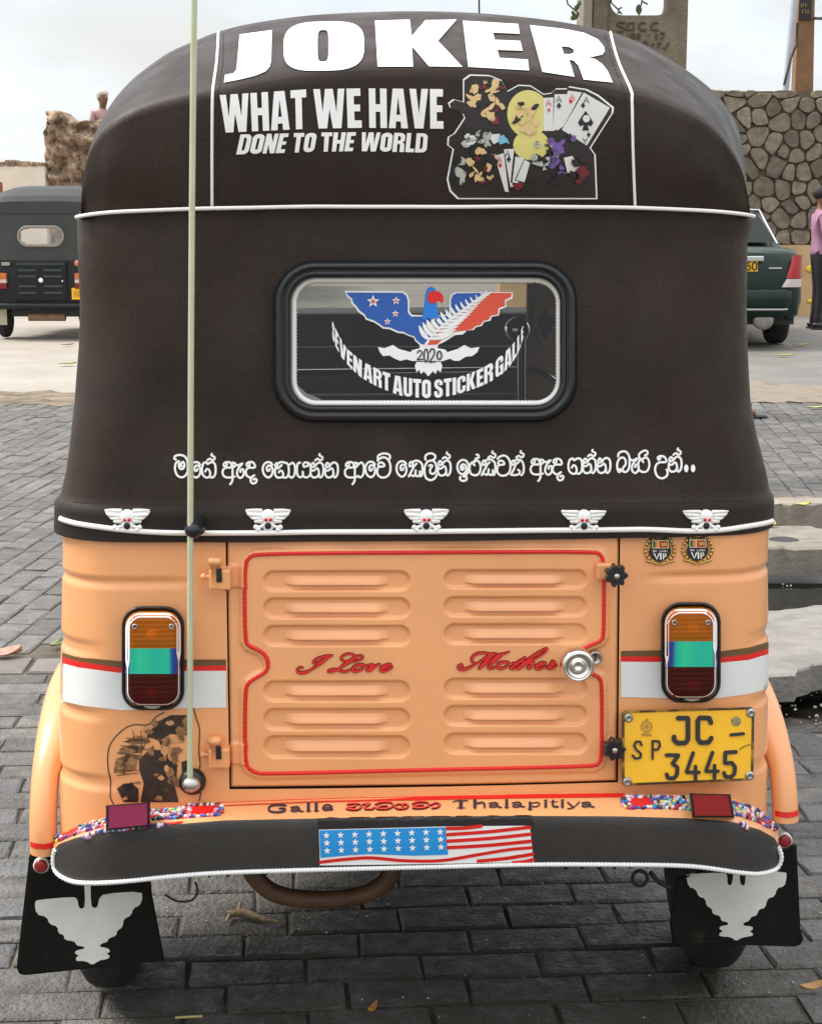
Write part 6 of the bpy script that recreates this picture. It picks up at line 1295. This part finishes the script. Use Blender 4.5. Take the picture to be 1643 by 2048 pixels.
# ============================================================ poles behind the wall
YU = 25.5
up_ = empty('utility_pole', (0, 0, 0), 0, 'brown square utility pole with a black numbered band behind the stone wall', 'pole')
b0, b1 = WY(1589, 178, YU), WY(1625, 178, YU); t0, t1 = WY(1597, 0, YU), WY(1628, 0, YU); k = (7.0 - b0.z) / (t0.z - b0.z); k0_ = (0 - b0.z) / (t0.z - b0.z); V = []
for kk in (k0_, k):
    a, b = b0.lerp(t0, kk), b1.lerp(t1, kk); wd = max(b.x - a.x, .16); V += [(a.x, YU, a.z), (a.x + wd, YU, a.z), (a.x + wd, YU + .26, a.z), (a.x, YU + .26, a.z)]
mk('shaft', V, [(0, 1, 5, 4), (1, 2, 6, 5), (2, 3, 7, 6), (3, 0, 4, 7), (4, 5, 6, 7)], mat('pole_brown', (.22, .12, .055), .75, var=.25, vscale=5, bump=.4, bscale=25), up_)
a, b = WY(1599, -30, YU - .02), WY(1621, 40, YU - .02); b_ = MB(); b_.box((a.x, YU - .02, b.z), (b.x, YU - .005, a.z)); b_.build('number_band', M['ink'], up_)
for P in ([(1602, 8), (1606, 6), (1606, 13), (1602, 13), (1602, 8)], [(1610, 6), (1610, 13), (1614, 9)], [(1604, 26), (1604, 19), (1607, 19)], [(1609, 19), (1612, 20), (1609, 26), (1612, 26)], [(1614, 19), (1617, 20), (1614, 26), (1617, 26)]):
    MB().tube([WY(a, b, YU - .025) for a, b in P], .006, 5).build('band_numeral', mat('dull_yellow', (.35, .25, .05), .6) if 'dull_yellow' not in bpy.data.materials else bpy.data.materials['dull_yellow'], up_)
pa, pb = WY(1571, 175, 25.2), WY(1588, 0, 25.2); d = pb - pa; base = pa - d * (pa.z / d.z); tag(MB().tube([base, pa, pb, pb + d * .6], .050, 10).build('steel_stay', mat('galvanised', (.42, .44, .48), .45, .3, var=.1), None, True), 'leaning grey steel pipe beside the brown utility pole', 'pipe')
pa, pb = WY(1626, 36, YU + .1), WY(1660, 22, YU - 2); P = [WY(1567, 170, 25.1), WY(1580, 118, 25.1), WY(1592, 88, 25.3), WY(1594, 45, 25.3)]; tag(MB().tube(P, .018, 6).build('cable', M['ink'], None, True), 'black cable running down from the utility pole to the stone wall', 'cable')
tag(MB().tube([pa, pa.lerp(pb, .5) + Vector((0, 0, -.05)), pb, pb + (pb - pa) * 4], .022, 6).build('overhead_wire', M['ink'], None, True), 'dark overhead wire leaving the right side of the utility pole', 'wire')

# ============================================================ ruin and white wall on the left
m_cor = mat('coral_stone', (.36, .25, .165), .9, var=.45, vscale=7, bump=1.0, bscale=10, dark=(.10, .085, .06), dthr=.50, dscale=5.0)
YR = 25.0
OUTR = [(91, 700), (90, 380), (91, 320), (90, 275), (88, 263), (95, 254), (91, 247), (92, 224), (98, 221), (118, 220), (126, 230), (140, 238), (152, 243), (166, 241), (186, 240), (215, 236), (260, 246), (330, 240), (330, 700)]
top = [(90, 222), (118, 220), (127, 231), (140, 238), (155, 243), (172, 241), (190, 240), (215, 236), (260, 246), (330, 240)]; lef = [(220, 92), (247, 91), (254, 95), (262, 88), (275, 90), (320, 91), (380, 90), (700, 91)]
random.seed(31); rws = []; nzr, nxr = 110, 90
from mathutils import noise as mn
for side in (0,):
    for i in range(nzr + 1):
        ro = []
        for j in range(nxr + 1):
            px = 89 + (330 - 89) * j / nxr; yt = interp(top, px); py = yt + (690 - yt) * i / nzr; p = WY(px, py, YR)
            if j < 2: p.x = WY(interp(lef, py), py, YR).x
            p.z = max(p.z, -.03); e = min(j / 3., i / 2., 1.)
            h = mn.fractal(Vector((p.x * 5, p.z * 5, 1.3)), .8, 2.2, 6) * .20 * e + (.05 * (1 - e) ** 2) + .07 * mn.cell(Vector((p.x * 4.5 + .6 * mn.noise(Vector((p.x * 3, p.z * 3, 5))), 2.0, p.z * 6)))
            ro.append((p.x + .02 * mn.noise(Vector((p.z * 9, 3, 1))), YR + h, p.z + .02 * mn.noise(Vector((p.x * 8, 7, 2)))))
        rws.append(ro)
n = nxr + 1; V = [p for r_ in rws for p in r_]; Fc = [(i * n + j, i * n + j + 1, (i + 1) * n + j + 1, (i + 1) * n + j) for i in range(nzr) for j in range(nxr)]
kk = len(V); rimi = list(range(n)) + [i * n + nxr for i in range(1, nzr + 1)]; rimi = [i * n for i in range(nzr, 0, -1)] + rimi
V += [(V[i][0], YR + .9, V[i][2]) for i in rimi]; Fc += [(rimi[a], rimi[a + 1], kk + a + 1, kk + a) for a in range(len(rimi) - 1)]
tag(fixn(mk('ruined_wall', V, Fc, m_cor, None, True)), 'ruined coral stone wall with a broken top behind the black rickshaw', 'wall')
ww_ = empty('whitewashed_wall', (0, 0, 0), 0, 'low pale whitewashed wall with a rubble cap beside the ruin', 'wall'); a, b = WY(-60, 331, 24.8), WY(93, 332, 24.8)
b_ = MB(); b_.box((a.x - 3, 24.8, -.03), (b.x - .03, 25.4, a.z)); b_.build('render', mat('limewash', (.70, .61, .50), .85, var=.08, vscale=3, bump=.6, bscale=9), ww_)
x_ = a.x - .6; random.seed(2)
while x_ < b.x - .1:
    s_ = random.uniform(.10, .2); b_ = MB(); b_.box((x_, 24.78, a.z - .01), (x_ + s_ - .012, 25.2, a.z + random.uniform(.045, .085)), bev=.018); b_.build('cap_stone', m_cor, ww_); x_ += s_
o = MB(); q = WY(-6, 380, 23.5); o.box((q.x - .12, 23.4, -.03), (WY(3, 380, 23.5).x, 23.6, WY(0, 363, 23.5).z), bev=.02); tag(o.build('brick_post', mat('red_brown', (.28, .09, .04), .8, var=.2)), 'red-brown post at the pale whitewashed wall', 'post')
ter = MB(); ter.box((-9, 26.0, -.03), (-2.2, 32, 1.52)); tag(ter.build('rampart_terrace', m_cor), None, None, kind='structure')
# ============================================================ people
def person(name, loc, rz, label, shirt, trousers, skin, shoe, arms='folded', hat=None, h=1.62, bare=False, stride=0.):
    root_ = empty(name, loc, rz, label, 'person'); k = h / 1.70          # faces +Y in its own frame
    J = {'pel': (0, 0, .93, .135, .105), 'sp1': (0, .0, 1.08, .125, .10), 'sp2': (0, -.01, 1.24, .150, .112), 'sp3': (0, -.015, 1.36, .155, .10), 'nk0': (0, -.01, 1.44, .062, .062), 'nk1': (0, .005, 1.50, .055, .055), 'hd0': (0, .02, 1.555, .072, .085), 'hd1': (0, .015, 1.63, .076, .095), 'hd2': (0, .005, 1.685, .055, .07)}
    E = [('pel', 'sp1'), ('sp1', 'sp2'), ('sp2', 'sp3'), ('sp3', 'nk0'), ('nk0', 'nk1'), ('nk1', 'hd0'), ('hd0', 'hd1'), ('hd1', 'hd2')]
    for s, S in ((-1, 'l'), (1, 'r')):
        J[S + 'sh'] = (s * .165, -.01, 1.385, .062, .062)
        if arms == 'folded': J[S + 'el'] = (s * .235, .02, 1.10, .047, .047); J[S + 'wr'] = (s * .06, .20, 1.14 + .03 * s, .034, .034); J[S + 'hn'] = (-s * .04, .21, 1.16 + .03 * s, .036, .028)
        else: J[S + 'el'] = (s * .225, -.02, 1.10, .046, .046); J[S + 'wr'] = (s * .235, .06, .87, .033, .033); J[S + 'hn'] = (s * .235, .08, .80, .034, .026)
        J[S + 'hp'] = (s * .09, 0, .88, .098, .098); J[S + 'kn'] = (s * .095, .02, .49, .066, .066); J[S + 'an'] = (s * .10, -.015, .10, .045, .047); J[S + 'ft'] = (s * .11, .06, .045, .042, .036); J[S + 'to'] = (s * .12, .15, .03, .038, .024); J[S + 'he'] = (s * .10, -.05, .035, .034, .03)
        if stride and s > 0:
            for q_, f_ in (('kn', .55), ('an', 1), ('ft', 1), ('to', 1), ('he', 1)): t_ = J[S + q_]; J[S + q_] = (t_[0], t_[1] + stride * f_) + t_[2:]
        E += [('sp3', S + 'sh'), (S + 'sh', S + 'el'), (S + 'el', S + 'wr'), (S + 'wr', S + 'hn'), ('pel', S + 'hp'), (S + 'hp', S + 'kn'), (S + 'kn', S + 'an'), (S + 'an', S + 'ft'), (S + 'ft', S + 'to'), (S + 'an', S + 'he')]
        for f_ in range(4):           # fingers
            b0 = J[S + 'hn']; d_ = Vector((-s * .055, .012, .01)) if arms == 'folded' else Vector((0, .016, -.055)); o_2 = Vector((0, .0, .026 - .017 * f_)) if arms == 'folded' else Vector((0, .030 - .018 * f_, 0)); p1_ = Vector(b0[:3]) + d_ * (.62 + .1 * (f_ in (1, 2))) + o_2; p2_ = p1_ + d_ * .55 + Vector((0, .006, -.004))
            J[S + 'f%da' % f_] = (*p1_, .010, .010); J[S + 'f%db' % f_] = (*p2_, .008, .008); E += [(S + 'hn', S + 'f%da' % f_), (S + 'f%da' % f_, S + 'f%db' % f_)]
        t_ = Vector(J[S + 'wr'][:3]).lerp(Vector(J[S + 'hn'][:3]), .6) + Vector((0, .03, .03 if arms == 'folded' else -.02)); J[S + 'th'] = (*t_, .011, .011); E.append((S + 'hn', S + 'th'))
    names = list(J); me = bpy.data.meshes.new('body'); me.from_pydata([tuple(c * k for c in J[q][:3]) for q in names], [(names.index(a), names.index(b)) for a, b in E], []); o = bpy.data.objects.new('body', me); col.objects.link(o)
    o.modifiers.new('skin', 'SKIN')
    for i, q in enumerate(names): me.skin_vertices[0].data[i].radius = (J[q][3] * k, J[q][4] * k)
    me.skin_vertices[0].data[0].use_root = True
    su = o.modifiers.new('sub', 'SUBSURF'); su.levels = 2; su.render_levels = 2
    dg_ = bpy.context.evaluated_depsgraph_get(); m2 = bpy.data.meshes.new_from_object(o.evaluated_get(dg_)); bpy.data.objects.remove(o); o = bpy.data.objects.new('body', m2); col.objects.link(o); o.parent = root_
    m2.materials.clear()
    for q in (shirt, trousers, skin, shoe): m2.materials.append(q)
    for p in m2.polygons:
        x, y, z = p.center / k; p.use_smooth = True
        if z > 1.455: i = 2
        elif z > .93: i = 2 if (arms == 'folded' and y > .185 and z > 1.05 and abs(x) < .10) else 0
        elif abs(x) > .19 and z > .70: i = 2 if z < .90 else 0
        elif z > .09: i = 1
        else: i = 3
        if bare and z < .13: i = 2
        p.material_index = i
    hr = MB(); hr.ball((0, -.012 * k, (1.69 if hat else 1.652) * k), (.112 if hat else .094) * k, nu=16, nv=10, sc3=(.90, 1.08, .95)); hv = hr.build('hair' if not hat else 'cap', mat('hair_' + name, (.012, .009, .008), .6, bump=.6, bscale=200) if not hat else hat, root_, True)
    for v in hv.data.vertices:
        if v.co.y > .03 * k and v.co.z < 1.665 * k: v.co.y = .03 * k
        elif v.co.z < 1.57 * k: v.co.x *= .75
    f = MB(); f.ball((0, .112 * k, 1.60 * k), .016 * k, sc3=(.8, 1, 1.3)); f.build('nose', skin, root_, True)
    for s in (-1, 1):
        MB().ball((s * .082 * k, .01 * k, 1.605 * k), .022 * k, sc3=(.4, .8, 1.3)).build('ear', skin, root_, True); MB().ball((s * .030 * k, .098 * k, 1.625 * k), .010 * k, sc3=(1.3, .6, .7)).build('eye', M['ink'], root_, True)
    MB().ball((0, .100 * k, 1.558 * k), .02 * k, sc3=(1.1, .4, .3)).build('mouth', mat('lips_' + name, (.20, .06, .05), .5), root_, True)
    if bare:
        for s in (-1, 1):
            y_ = stride if s > 0 else 0; b_ = MB(); b_.box((s * .115 * k - .05, y_ - .10, -.0), (s * .115 * k + .05, y_ + .20, .014), bev=.006); b_.tube([(s * .115 * k - .045, y_ + .05, .015), (s * .115 * k, y_ + .09, .085), (s * .115 * k + .045, y_ + .05, .015)], .012, 6); b_.build('sandal', M['dark'], root_)
    else:
        for s in (-1, 1):
            b_ = MB(); b_.ball((s * .115 * k, .05, .045), .06, sc3=(.85, 2.3, .85), nu=12, nv=8); b_.box((s * .115 * k - .045, -.09, 0), (s * .115 * k + .045, .18, .02), bev=.006); b_.build('shoe', shoe, root_, True)
    return root_
sk1 = mat('brown_skin', (.20, .095, .05), .5); blk = mat('black_trousers', (.012, .012, .014), .8, bump=.2, bscale=30); shb = mat('black_shoe', (.01, .01, .01), .3)
q = G(1643, 657); person('person', (q.x - .07, q.y, 0), R(-90), 'person in a mauve long-sleeved shirt and black trousers standing by the plinth', mat('mauve_shirt', (.34, .17, .26), .8, var=.12, vscale=12, bump=.4, bscale=16), blk, sk1, shb, 'folded')
q = G(1531, 831); person('person', (q.x - .46, q.y, 0), R(-90), 'person standing behind the rickshaw with one sandalled foot showing', mat('plain_blue_shirt', (.12, .18, .26), .8), mat('brown_trousers', (.08, .055, .04), .8), sk1, sk1, 'down', bare=True, stride=.24)
q = WY(206, 236, 26.4); person('person', (q.x, 26.4, 1.52), R(-140), 'person in a pinkish shirt and white cap on the rampart behind the ruin', mat('pink_shirt', (.45, .27, .26), .8), blk, sk1, shb, 'down', hat=mat('white_cap', (.75, .72, .68), .8), h=1.66)

# ============================================================ dark green car
car = empty('parked_car', (3.16, 16.55, 0), R(0), 'dark green sedan parked at the stone wall, seen from behind', 'car'); car.scale = (.925, 1, 1)
cg = mat('dark_green_paint', (.0025, .016, .011), .3, coat=.12, spec=.3); csl = mat('car_silver_trim', (.55, .56, .55), .25, .7)
SEC = [(0.0, .66, .42, .60, .74), (.03, .73, .34, .60, .86), (.07, .78, .30, .62, .945), (.16, .82, .28, .63, .985), (.35, .84, .27, .64, 1.0), (.70, .85, .26, .65, 1.0), (1.4, .855, .22, .65, .97), (2.4, .855, .22, .64, .95), (3.2, .84, .24, .62, .93), (3.8, .80, .26, .58, .84), (4.2, .70, .30, .52, .72), (4.32, .55, .36, .50, .60)]
rws = []
for y, wd, zb, zm, zt_ in SEC:
    half = [(wd * .86, zb), (wd * .97, zb + .06), (wd, zm - .1), (wd * 1.0, zm), (wd * .985, zm + (zt_ - zm) * .5), (wd * .95, zt_ - .06), (wd * .90, zt_ - .015), (wd * .80, zt_), (wd * .4, zt_ + .012)]
    rws.append([(x, y, z) for x, z in half] + [(0, y, zt_ + .015)] + [(-x, y, z) for x, z in half[::-1]])
b_ = MB().grid(rws); b_.add(rws[0], [tuple(range(len(rws[0])))]); b_.add(rws[-1], [tuple(range(len(rws[-1])))[::-1]])
body = b_.build('body', cg, car, True); autosmooth(body, 40)
gh = MB(); GS = [(.50, .985, .70), (.62, 1.06, .675), (1.05, 1.30, .60), (1.25, 1.36, .575), (1.7, 1.39, .57), (2.2, 1.37, .575), (2.6, 1.20, .62), (3.05, .945, .70)]
rws = []
for y, z, wd in GS: rws.append([(wd, y, .93), (wd * 1.0, y, .95 + (z - .95) * .5) if z > 1.0 else (wd, y, .94), (wd, y, z - .03), (wd * .92, y, z), (0, y, z + .02), (-wd * .92, y, z), (-wd, y, z - .03), (-wd, y, .95 + (z - .95) * .5) if z > 1.0 else (-wd, y, .94), (-wd, y, .93)])
rf = gh.grid(rws).build('roof', cg, car, True); autosmooth(rf, 40)
gls = mat('car_glass', (.008, .012, .010), .15, spec=.12)
def gp(pts): return [tuple(p) for p in pts]
mk('rear_window', [(-.60, .53, 1.015), (.60, .53, 1.015), (.50, 1.10, 1.325), (-.50, 1.10, 1.325)], [(0, 1, 2, 3)], gls, car).location = (0, -.02, .035)
for s in (-1, 1): mk('side_window', [(s * .69, .95, 1.0), (s * .66, 2.75, 1.0), (s * .60, 2.3, 1.30), (s * .61, 1.15, 1.29)], [(0, 1, 2, 3)], gls, car).location = (s * .022, 0, 0)
MB().tube([(.62, .50, 1.035), (.55, 1.13, 1.375), (.0, 1.16, 1.40), (-.55, 1.13, 1.375), (-.62, .50, 1.035)], .012, 6).build('window_trim', csl, car, True)
bpr = MB(); rws = []
for z, yo, wk in ((.30, .04, .92), (.36, -.02, .97), (.46, -.055, 1.0), (.575, -.06, 1.0), (.60, -.04, .99), (.605, .06, .985)): rws.append([(.83 * wk * t, yo + .16 * max(0, abs(t) - .72) ** 1.3 / .28 ** 1.3 * 1.6, z) for t in np.linspace(-1, 1, 25)])
bpo = MB().grid(rws).build('bumper', cg, car, True)
rws = [[(.80 * t, -.068 + .16 * max(0, abs(t) - .72) ** 1.3 / .28 ** 1.3 * 1.6, z) for t in np.linspace(-.8, .8, 21)] for z in (.395, .412)]; MB().grid(rws).build('bumper_strip', csl, bpo)
for s in (-1, 1):
    tl = empty('tail_light'); tl.parent = car
    def ys(x): return interp([(0, 0), (.66, 0), (.73, .03), (.78, .07), (.82, .16), (.84, .30), (.86, .5)], x)
    for nm, (xa, xb, xc, xd, z0, z1), m_ in (('red_lens', (.616, .838, .68, .826, .705, .935), mat('car_red_lens', (.36, .010, .010), .15, coat=.4)), ('clear_lens', (.559, .842, .612, .838, .62, .700), mat('car_clear_lens', (.55, .48, .45), .15, coat=.4))):
        rws = []
        for k in range(7):
            t = k / 6; a_, b__ = xa + (xc - xa) * t, xb + (xd - xb) * t; z = z0 + (z1 - z0) * t
            xs_q = [a_ + (b__ - a_) * q / 12 for q in range(13)]; ro = [(s * x, ys(x) - .022 * (min(1, 6 * q / 12, 6 * (12 - q) / 12)) + .004 + .03 * max(0, z - .8), z) for q, x in enumerate(xs_q)]; rws.append(ro)
        MB().grid(rws).build(nm, m_, tl, True)
b_ = MB(); b_.box((-.36, -.03, .875), (.36, .06, .925), bev=.01); b_.build('trunk_garnish', csl, car)
np_ = empty('number_plate'); np_.parent = car; b_ = MB(); b_.box((-.22, -.012, .775), (.30, .05, .885)); b_.build('plate', M['plate'], np_)
for k_, P in enumerate(([(.05, 0), (.0, .04), (.0, .07), (.025, .08), (.05, .06), (.04, .035), (.005, .035)], [(.03, 0), (.005, .015), (.005, .065), (.03, .08), (.055, .065), (.055, .015), (.03, 0)])):
    if k_ == 0: P = [(.05, .08), (.015, .065), (.0, .03), (.01, .005), (.04, .0), (.055, .025), (.04, .045), (.005, .04)]
    MB().tube([(.172 + .066 * k_ + a * .9, -.017, .79 + b) for a, b in P], .0075, 5).build('numeral', M['ink'], np_)
b_ = MB(); b_.box((.42, -.012, .80), (.56, .04, .815)); b_.build('trunk_badge', csl, car)
MB().lathe((.40, .14, .30), [(.09, -.02), (.11, .0), (.11, .10), (.09, .12), (.03, .12)], '-y', 18).build('muffler', mat('muffler', (.32, .30, .28), .5, .6, var=.3), car, True)
b_ = MB(); b_.box((-.75, .15, .24), (.75, 4.0, .36)); b_.build('underbody', M['dark'], car)
for x, y in ((.70, .78), (-.70, .78), (.70, 3.35), (-.70, 3.35)):
    wl = empty('wheel'); wl.parent = car; prof = [(.19, -.09), (.27, -.10), (.295, -.07), (.30, 0), (.295, .07), (.27, .10), (.19, .09)]; MB().lathe((x, y, .30), prof, 'x', 28).build('tyre', M['tyre'], wl, True); MB().lathe((x, y, .30), [(.19, -.09), (.15, -.07), (.05, -.08), (.05, .08), (.15, .07), (.19, .09)], 'x', 24).build('rim', csl, wl, True)

# ============================================================ black rickshaw on the road
t2 = empty('auto_rickshaw', (-3.97, 17.9, 0), R(-2), 'old black auto rickshaw with an oblong rear window parked on the pale road', 'auto rickshaw')
kb_ = mat('black_body_paint', (.006, .008, .009), .4, coat=.1, var=.3, spec=.3); kc = mat('grey_green_canopy', (.030, .034, .031), .6, var=.12, vscale=4, bump=.2, bscale=150); kl = mat('slat_edge', (.028, .040, .044), .35)
def us(z, hw, yb_, r, yF, n=20):
    P = [(-hw, yF, z), (-hw, yb_ + r, z)] + [(-hw + r + r * math.cos(R(180 + 90 * k / 5)), yb_ + r + r * math.sin(R(180 + 90 * k / 5)), z) for k in range(1, 5)]; P += [(-hw + r + (2 * hw - 2 * r) * k / n, yb_, z) for k in range(n + 1)]
    return P + [(hw - r + r * math.cos(R(270 + 90 * k / 5)), yb_ + r + r * math.sin(R(270 + 90 * k / 5)), z) for k in range(1, 5)] + [(hw, yb_ + r, z), (hw, yF, z)]
o = MB().grid([us(z, .56, y, .09, .9) for z, y in ((.34, .0), (.5, -.01), (.70, 0), (.845, .02))]).build('tail_body', kb_, t2, True); fixn(o)
rws = [us(z, hw, y, .12, .85, 40) for z, hw, y in [(.835 + .52 * k / 26, .57 - .02 * math.sin(math.pi * k / 26), .02 + .05 * k / 26) for k in range(27)]]
n = len(rws[0]); V = [p for r_ in rws for p in r_]; Fc = []
for i in range(26):
    for j in range(n - 1):
        c = [(V[i * n + j][q] + V[(i + 1) * n + j + 1][q]) / 2 for q in range(3)]
        if c[1] < .2 and math.hypot(max(abs(c[0] - .0) - .14, 0), c[2] - 1.10) < .085: continue
        Fc.append((i * n + j, i * n + j + 1, (i + 1) * n + j + 1, (i + 1) * n + j))
cn = mk('canopy', V, Fc, kc, t2, True); fixn(cn)
rws = []
for y, sx_, zt_ in ((.06, 1, 1.47), (.10, 1.0, 1.53), (.25, 1.0, 1.60), (.6, 1.0, 1.64), (1.2, 1.0, 1.63), (1.75, .95, 1.56)):
    rws.append([(-.575 * sx_ * math.copysign(abs(math.cos(a)) ** .45, math.cos(a)), y, 1.34 + (zt_ - 1.34) * abs(math.sin(a)) ** .55) for a in [math.pi * k / 28 for k in range(29)]])
hd = MB().grid(rws); hd.add([(p[0], p[1], p[2]) for p in rws[0]], [tuple(range(29))[::-1]]); o = hd.build('hood', kc, t2, True); autosmooth(o, 30)
w2 = empty('rear_window'); w2.parent = t2; lp = []
for ins, yo in ((0, .0), (.004, -.016), (.022, -.018), (.03, .0)):
    hw_, hh = .255 - ins, .115 - ins; lp.append([(math.copysign(hw_ - hh, math.cos(a)) + hh * math.cos(a), .035 + yo, 1.10 + hh * math.sin(a)) for a in [2 * math.pi * k / 40 + .01 for k in range(40)]])
MB().grid(lp, closed=True).build('frame', mat('worn_frame', (.25, .22, .19), .5), w2, True)
pn = [(math.copysign(.10 + .04, math.cos(a)) * 1.0 + .085 * math.cos(a), .03, 1.10 + .085 * math.sin(a)) for a in [2 * math.pi * k / 40 + .01 for k in range(40)]]
mk('glass', pn, [tuple(range(40))], glassmat('pale_pane', (.92, .97, 1.0), .30, .08), w2)
dr2 = empty('engine_door'); dr2.parent = t2; b_ = MB(); b_.box((-.28, -.022, .42), (.28, .0, .83), bev=.006); b_.build('panel', kb_, dr2)
for x0, x1 in ((-.245, -.05), (.03, .235)):
    for z in (.50, .57, .675, .74): b_ = MB(); b_.box((x0, -.036, z - .012), (x1, -.020, z + .012), bev=.005); b_.build('louvre', kl, dr2)
b_ = MB(); b_.box((-.26, -.034, .795), (.26, -.02, .815), bev=.004); b_.build('rail', kl, dr2)
b_ = MB(); b_.lathe((.0, -.02, .635), [(.022, 0), (.026, .012), (.018, .02), (.001, .02)], n=16); b_.build('badge', M['white'], dr2, True); b_ = MB(); b_.lathe((.235, -.02, .625), [(.012, 0), (.012, .02), (.001, .022)], n=12); b_.build('handle', M['steel'], dr2, True)
for s in (-1, 1):
    tl = empty('tail_lamp'); tl.parent = t2
    for nm, z0, z1, m_ in (('amber_lens', .645, .71, mat('amber2', (.55, .14, .03), .25)), ('clear_lens', .605, .645, mat('clear2', (.6, .45, .40), .25)), ('red_lens', .545, .605, mat('red2', (.20, .008, .008), .25))): b_ = MB(); b_.box((s * .42 - .05, -.05, z0), (s * .42 + .05, .01, z1), bev=.006); b_.build(nm, m_, tl)
b_ = MB(); b_.lathe((.40, -.01, .815), [(.035, 0), (.033, .02), (.001, .025)], n=16); b_.build('round_reflector', mat('pink_reflex', (.55, .14, .12), .3), t2, True)
b_ = MB(); b_.box((.33, -.035, .43), (.55, -.02, .555), bev=.003); b_.build('number_plate', M['plate'], t2)
for k in range(5): b_ = MB(); b_.box((.355 + .036 * k, -.038, .46), (.378 + .036 * k, -.034, .52)); b_.build('plate_mark', mat('plate_smudge', (.45, .22, .02), .6) if k == 0 else bpy.data.materials['plate_smudge'], t2)
b_ = MB(); b_.box((-.42, -.03, .79), (-.33, -.01, .825), bev=.004); b_.build('maker_badge', mat('badge_grey', (.30, .28, .22), .5), t2)
b_ = MB(); b_.tube([(-.60, -.04, .36), (.60, -.04, .36)], .035, 10); b_.build('bumper', kb_, t2, True)
b_ = MB(); b_.tube([(-.18, .10, .235), (.22, .10, .235)], .045, 12); b_.build('exhaust', mat('rusty_exhaust', (.26, .15, .08), .7, var=.3), t2, True)
b_ = MB(); b_.box((-.36, .08, .24), (.40, .5, .36)); b_.build('axle_housing', M['dark'], t2)
for s in (-1, 1): 
    wheel(s * .50, .32, .20, .10, t2); b_ = MB(); b_.box((s * .50 - .11, .06, .15), (s * .50 + .09, .07, .32), bev=.003); b_.build('mudflap', mat('cream_flap', (.42, .38, .28), .7), t2)
wheel(0, 2.0, .20, .10, t2)
b_ = MB(); rws = []
for y, wd, zt_ in ((1.2, .56, .62), (1.55, .55, .95), (1.85, .46, 1.0), (2.1, .32, .95), (2.25, .2, .7)): rws.append([(-wd * math.copysign(abs(math.cos(a)) ** .5, math.cos(a)), y, .36 + (zt_ - .36) * abs(math.sin(a)) ** .45) for a in [math.pi * k / 12 for k in range(13)]])
b_.grid(rws).build('front_cowl', kb_, t2, True); b_ = MB(); b_.box((-.52, .05, .36), (.52, 1.9, .40)); b_.build('floor_pan', M['floor'], t2)
b_ = MB(); b_.box((.55, .10, 1.36), (.60, .16, 1.42), bev=.01); b_.build('mirror', M['rubber'], t2)
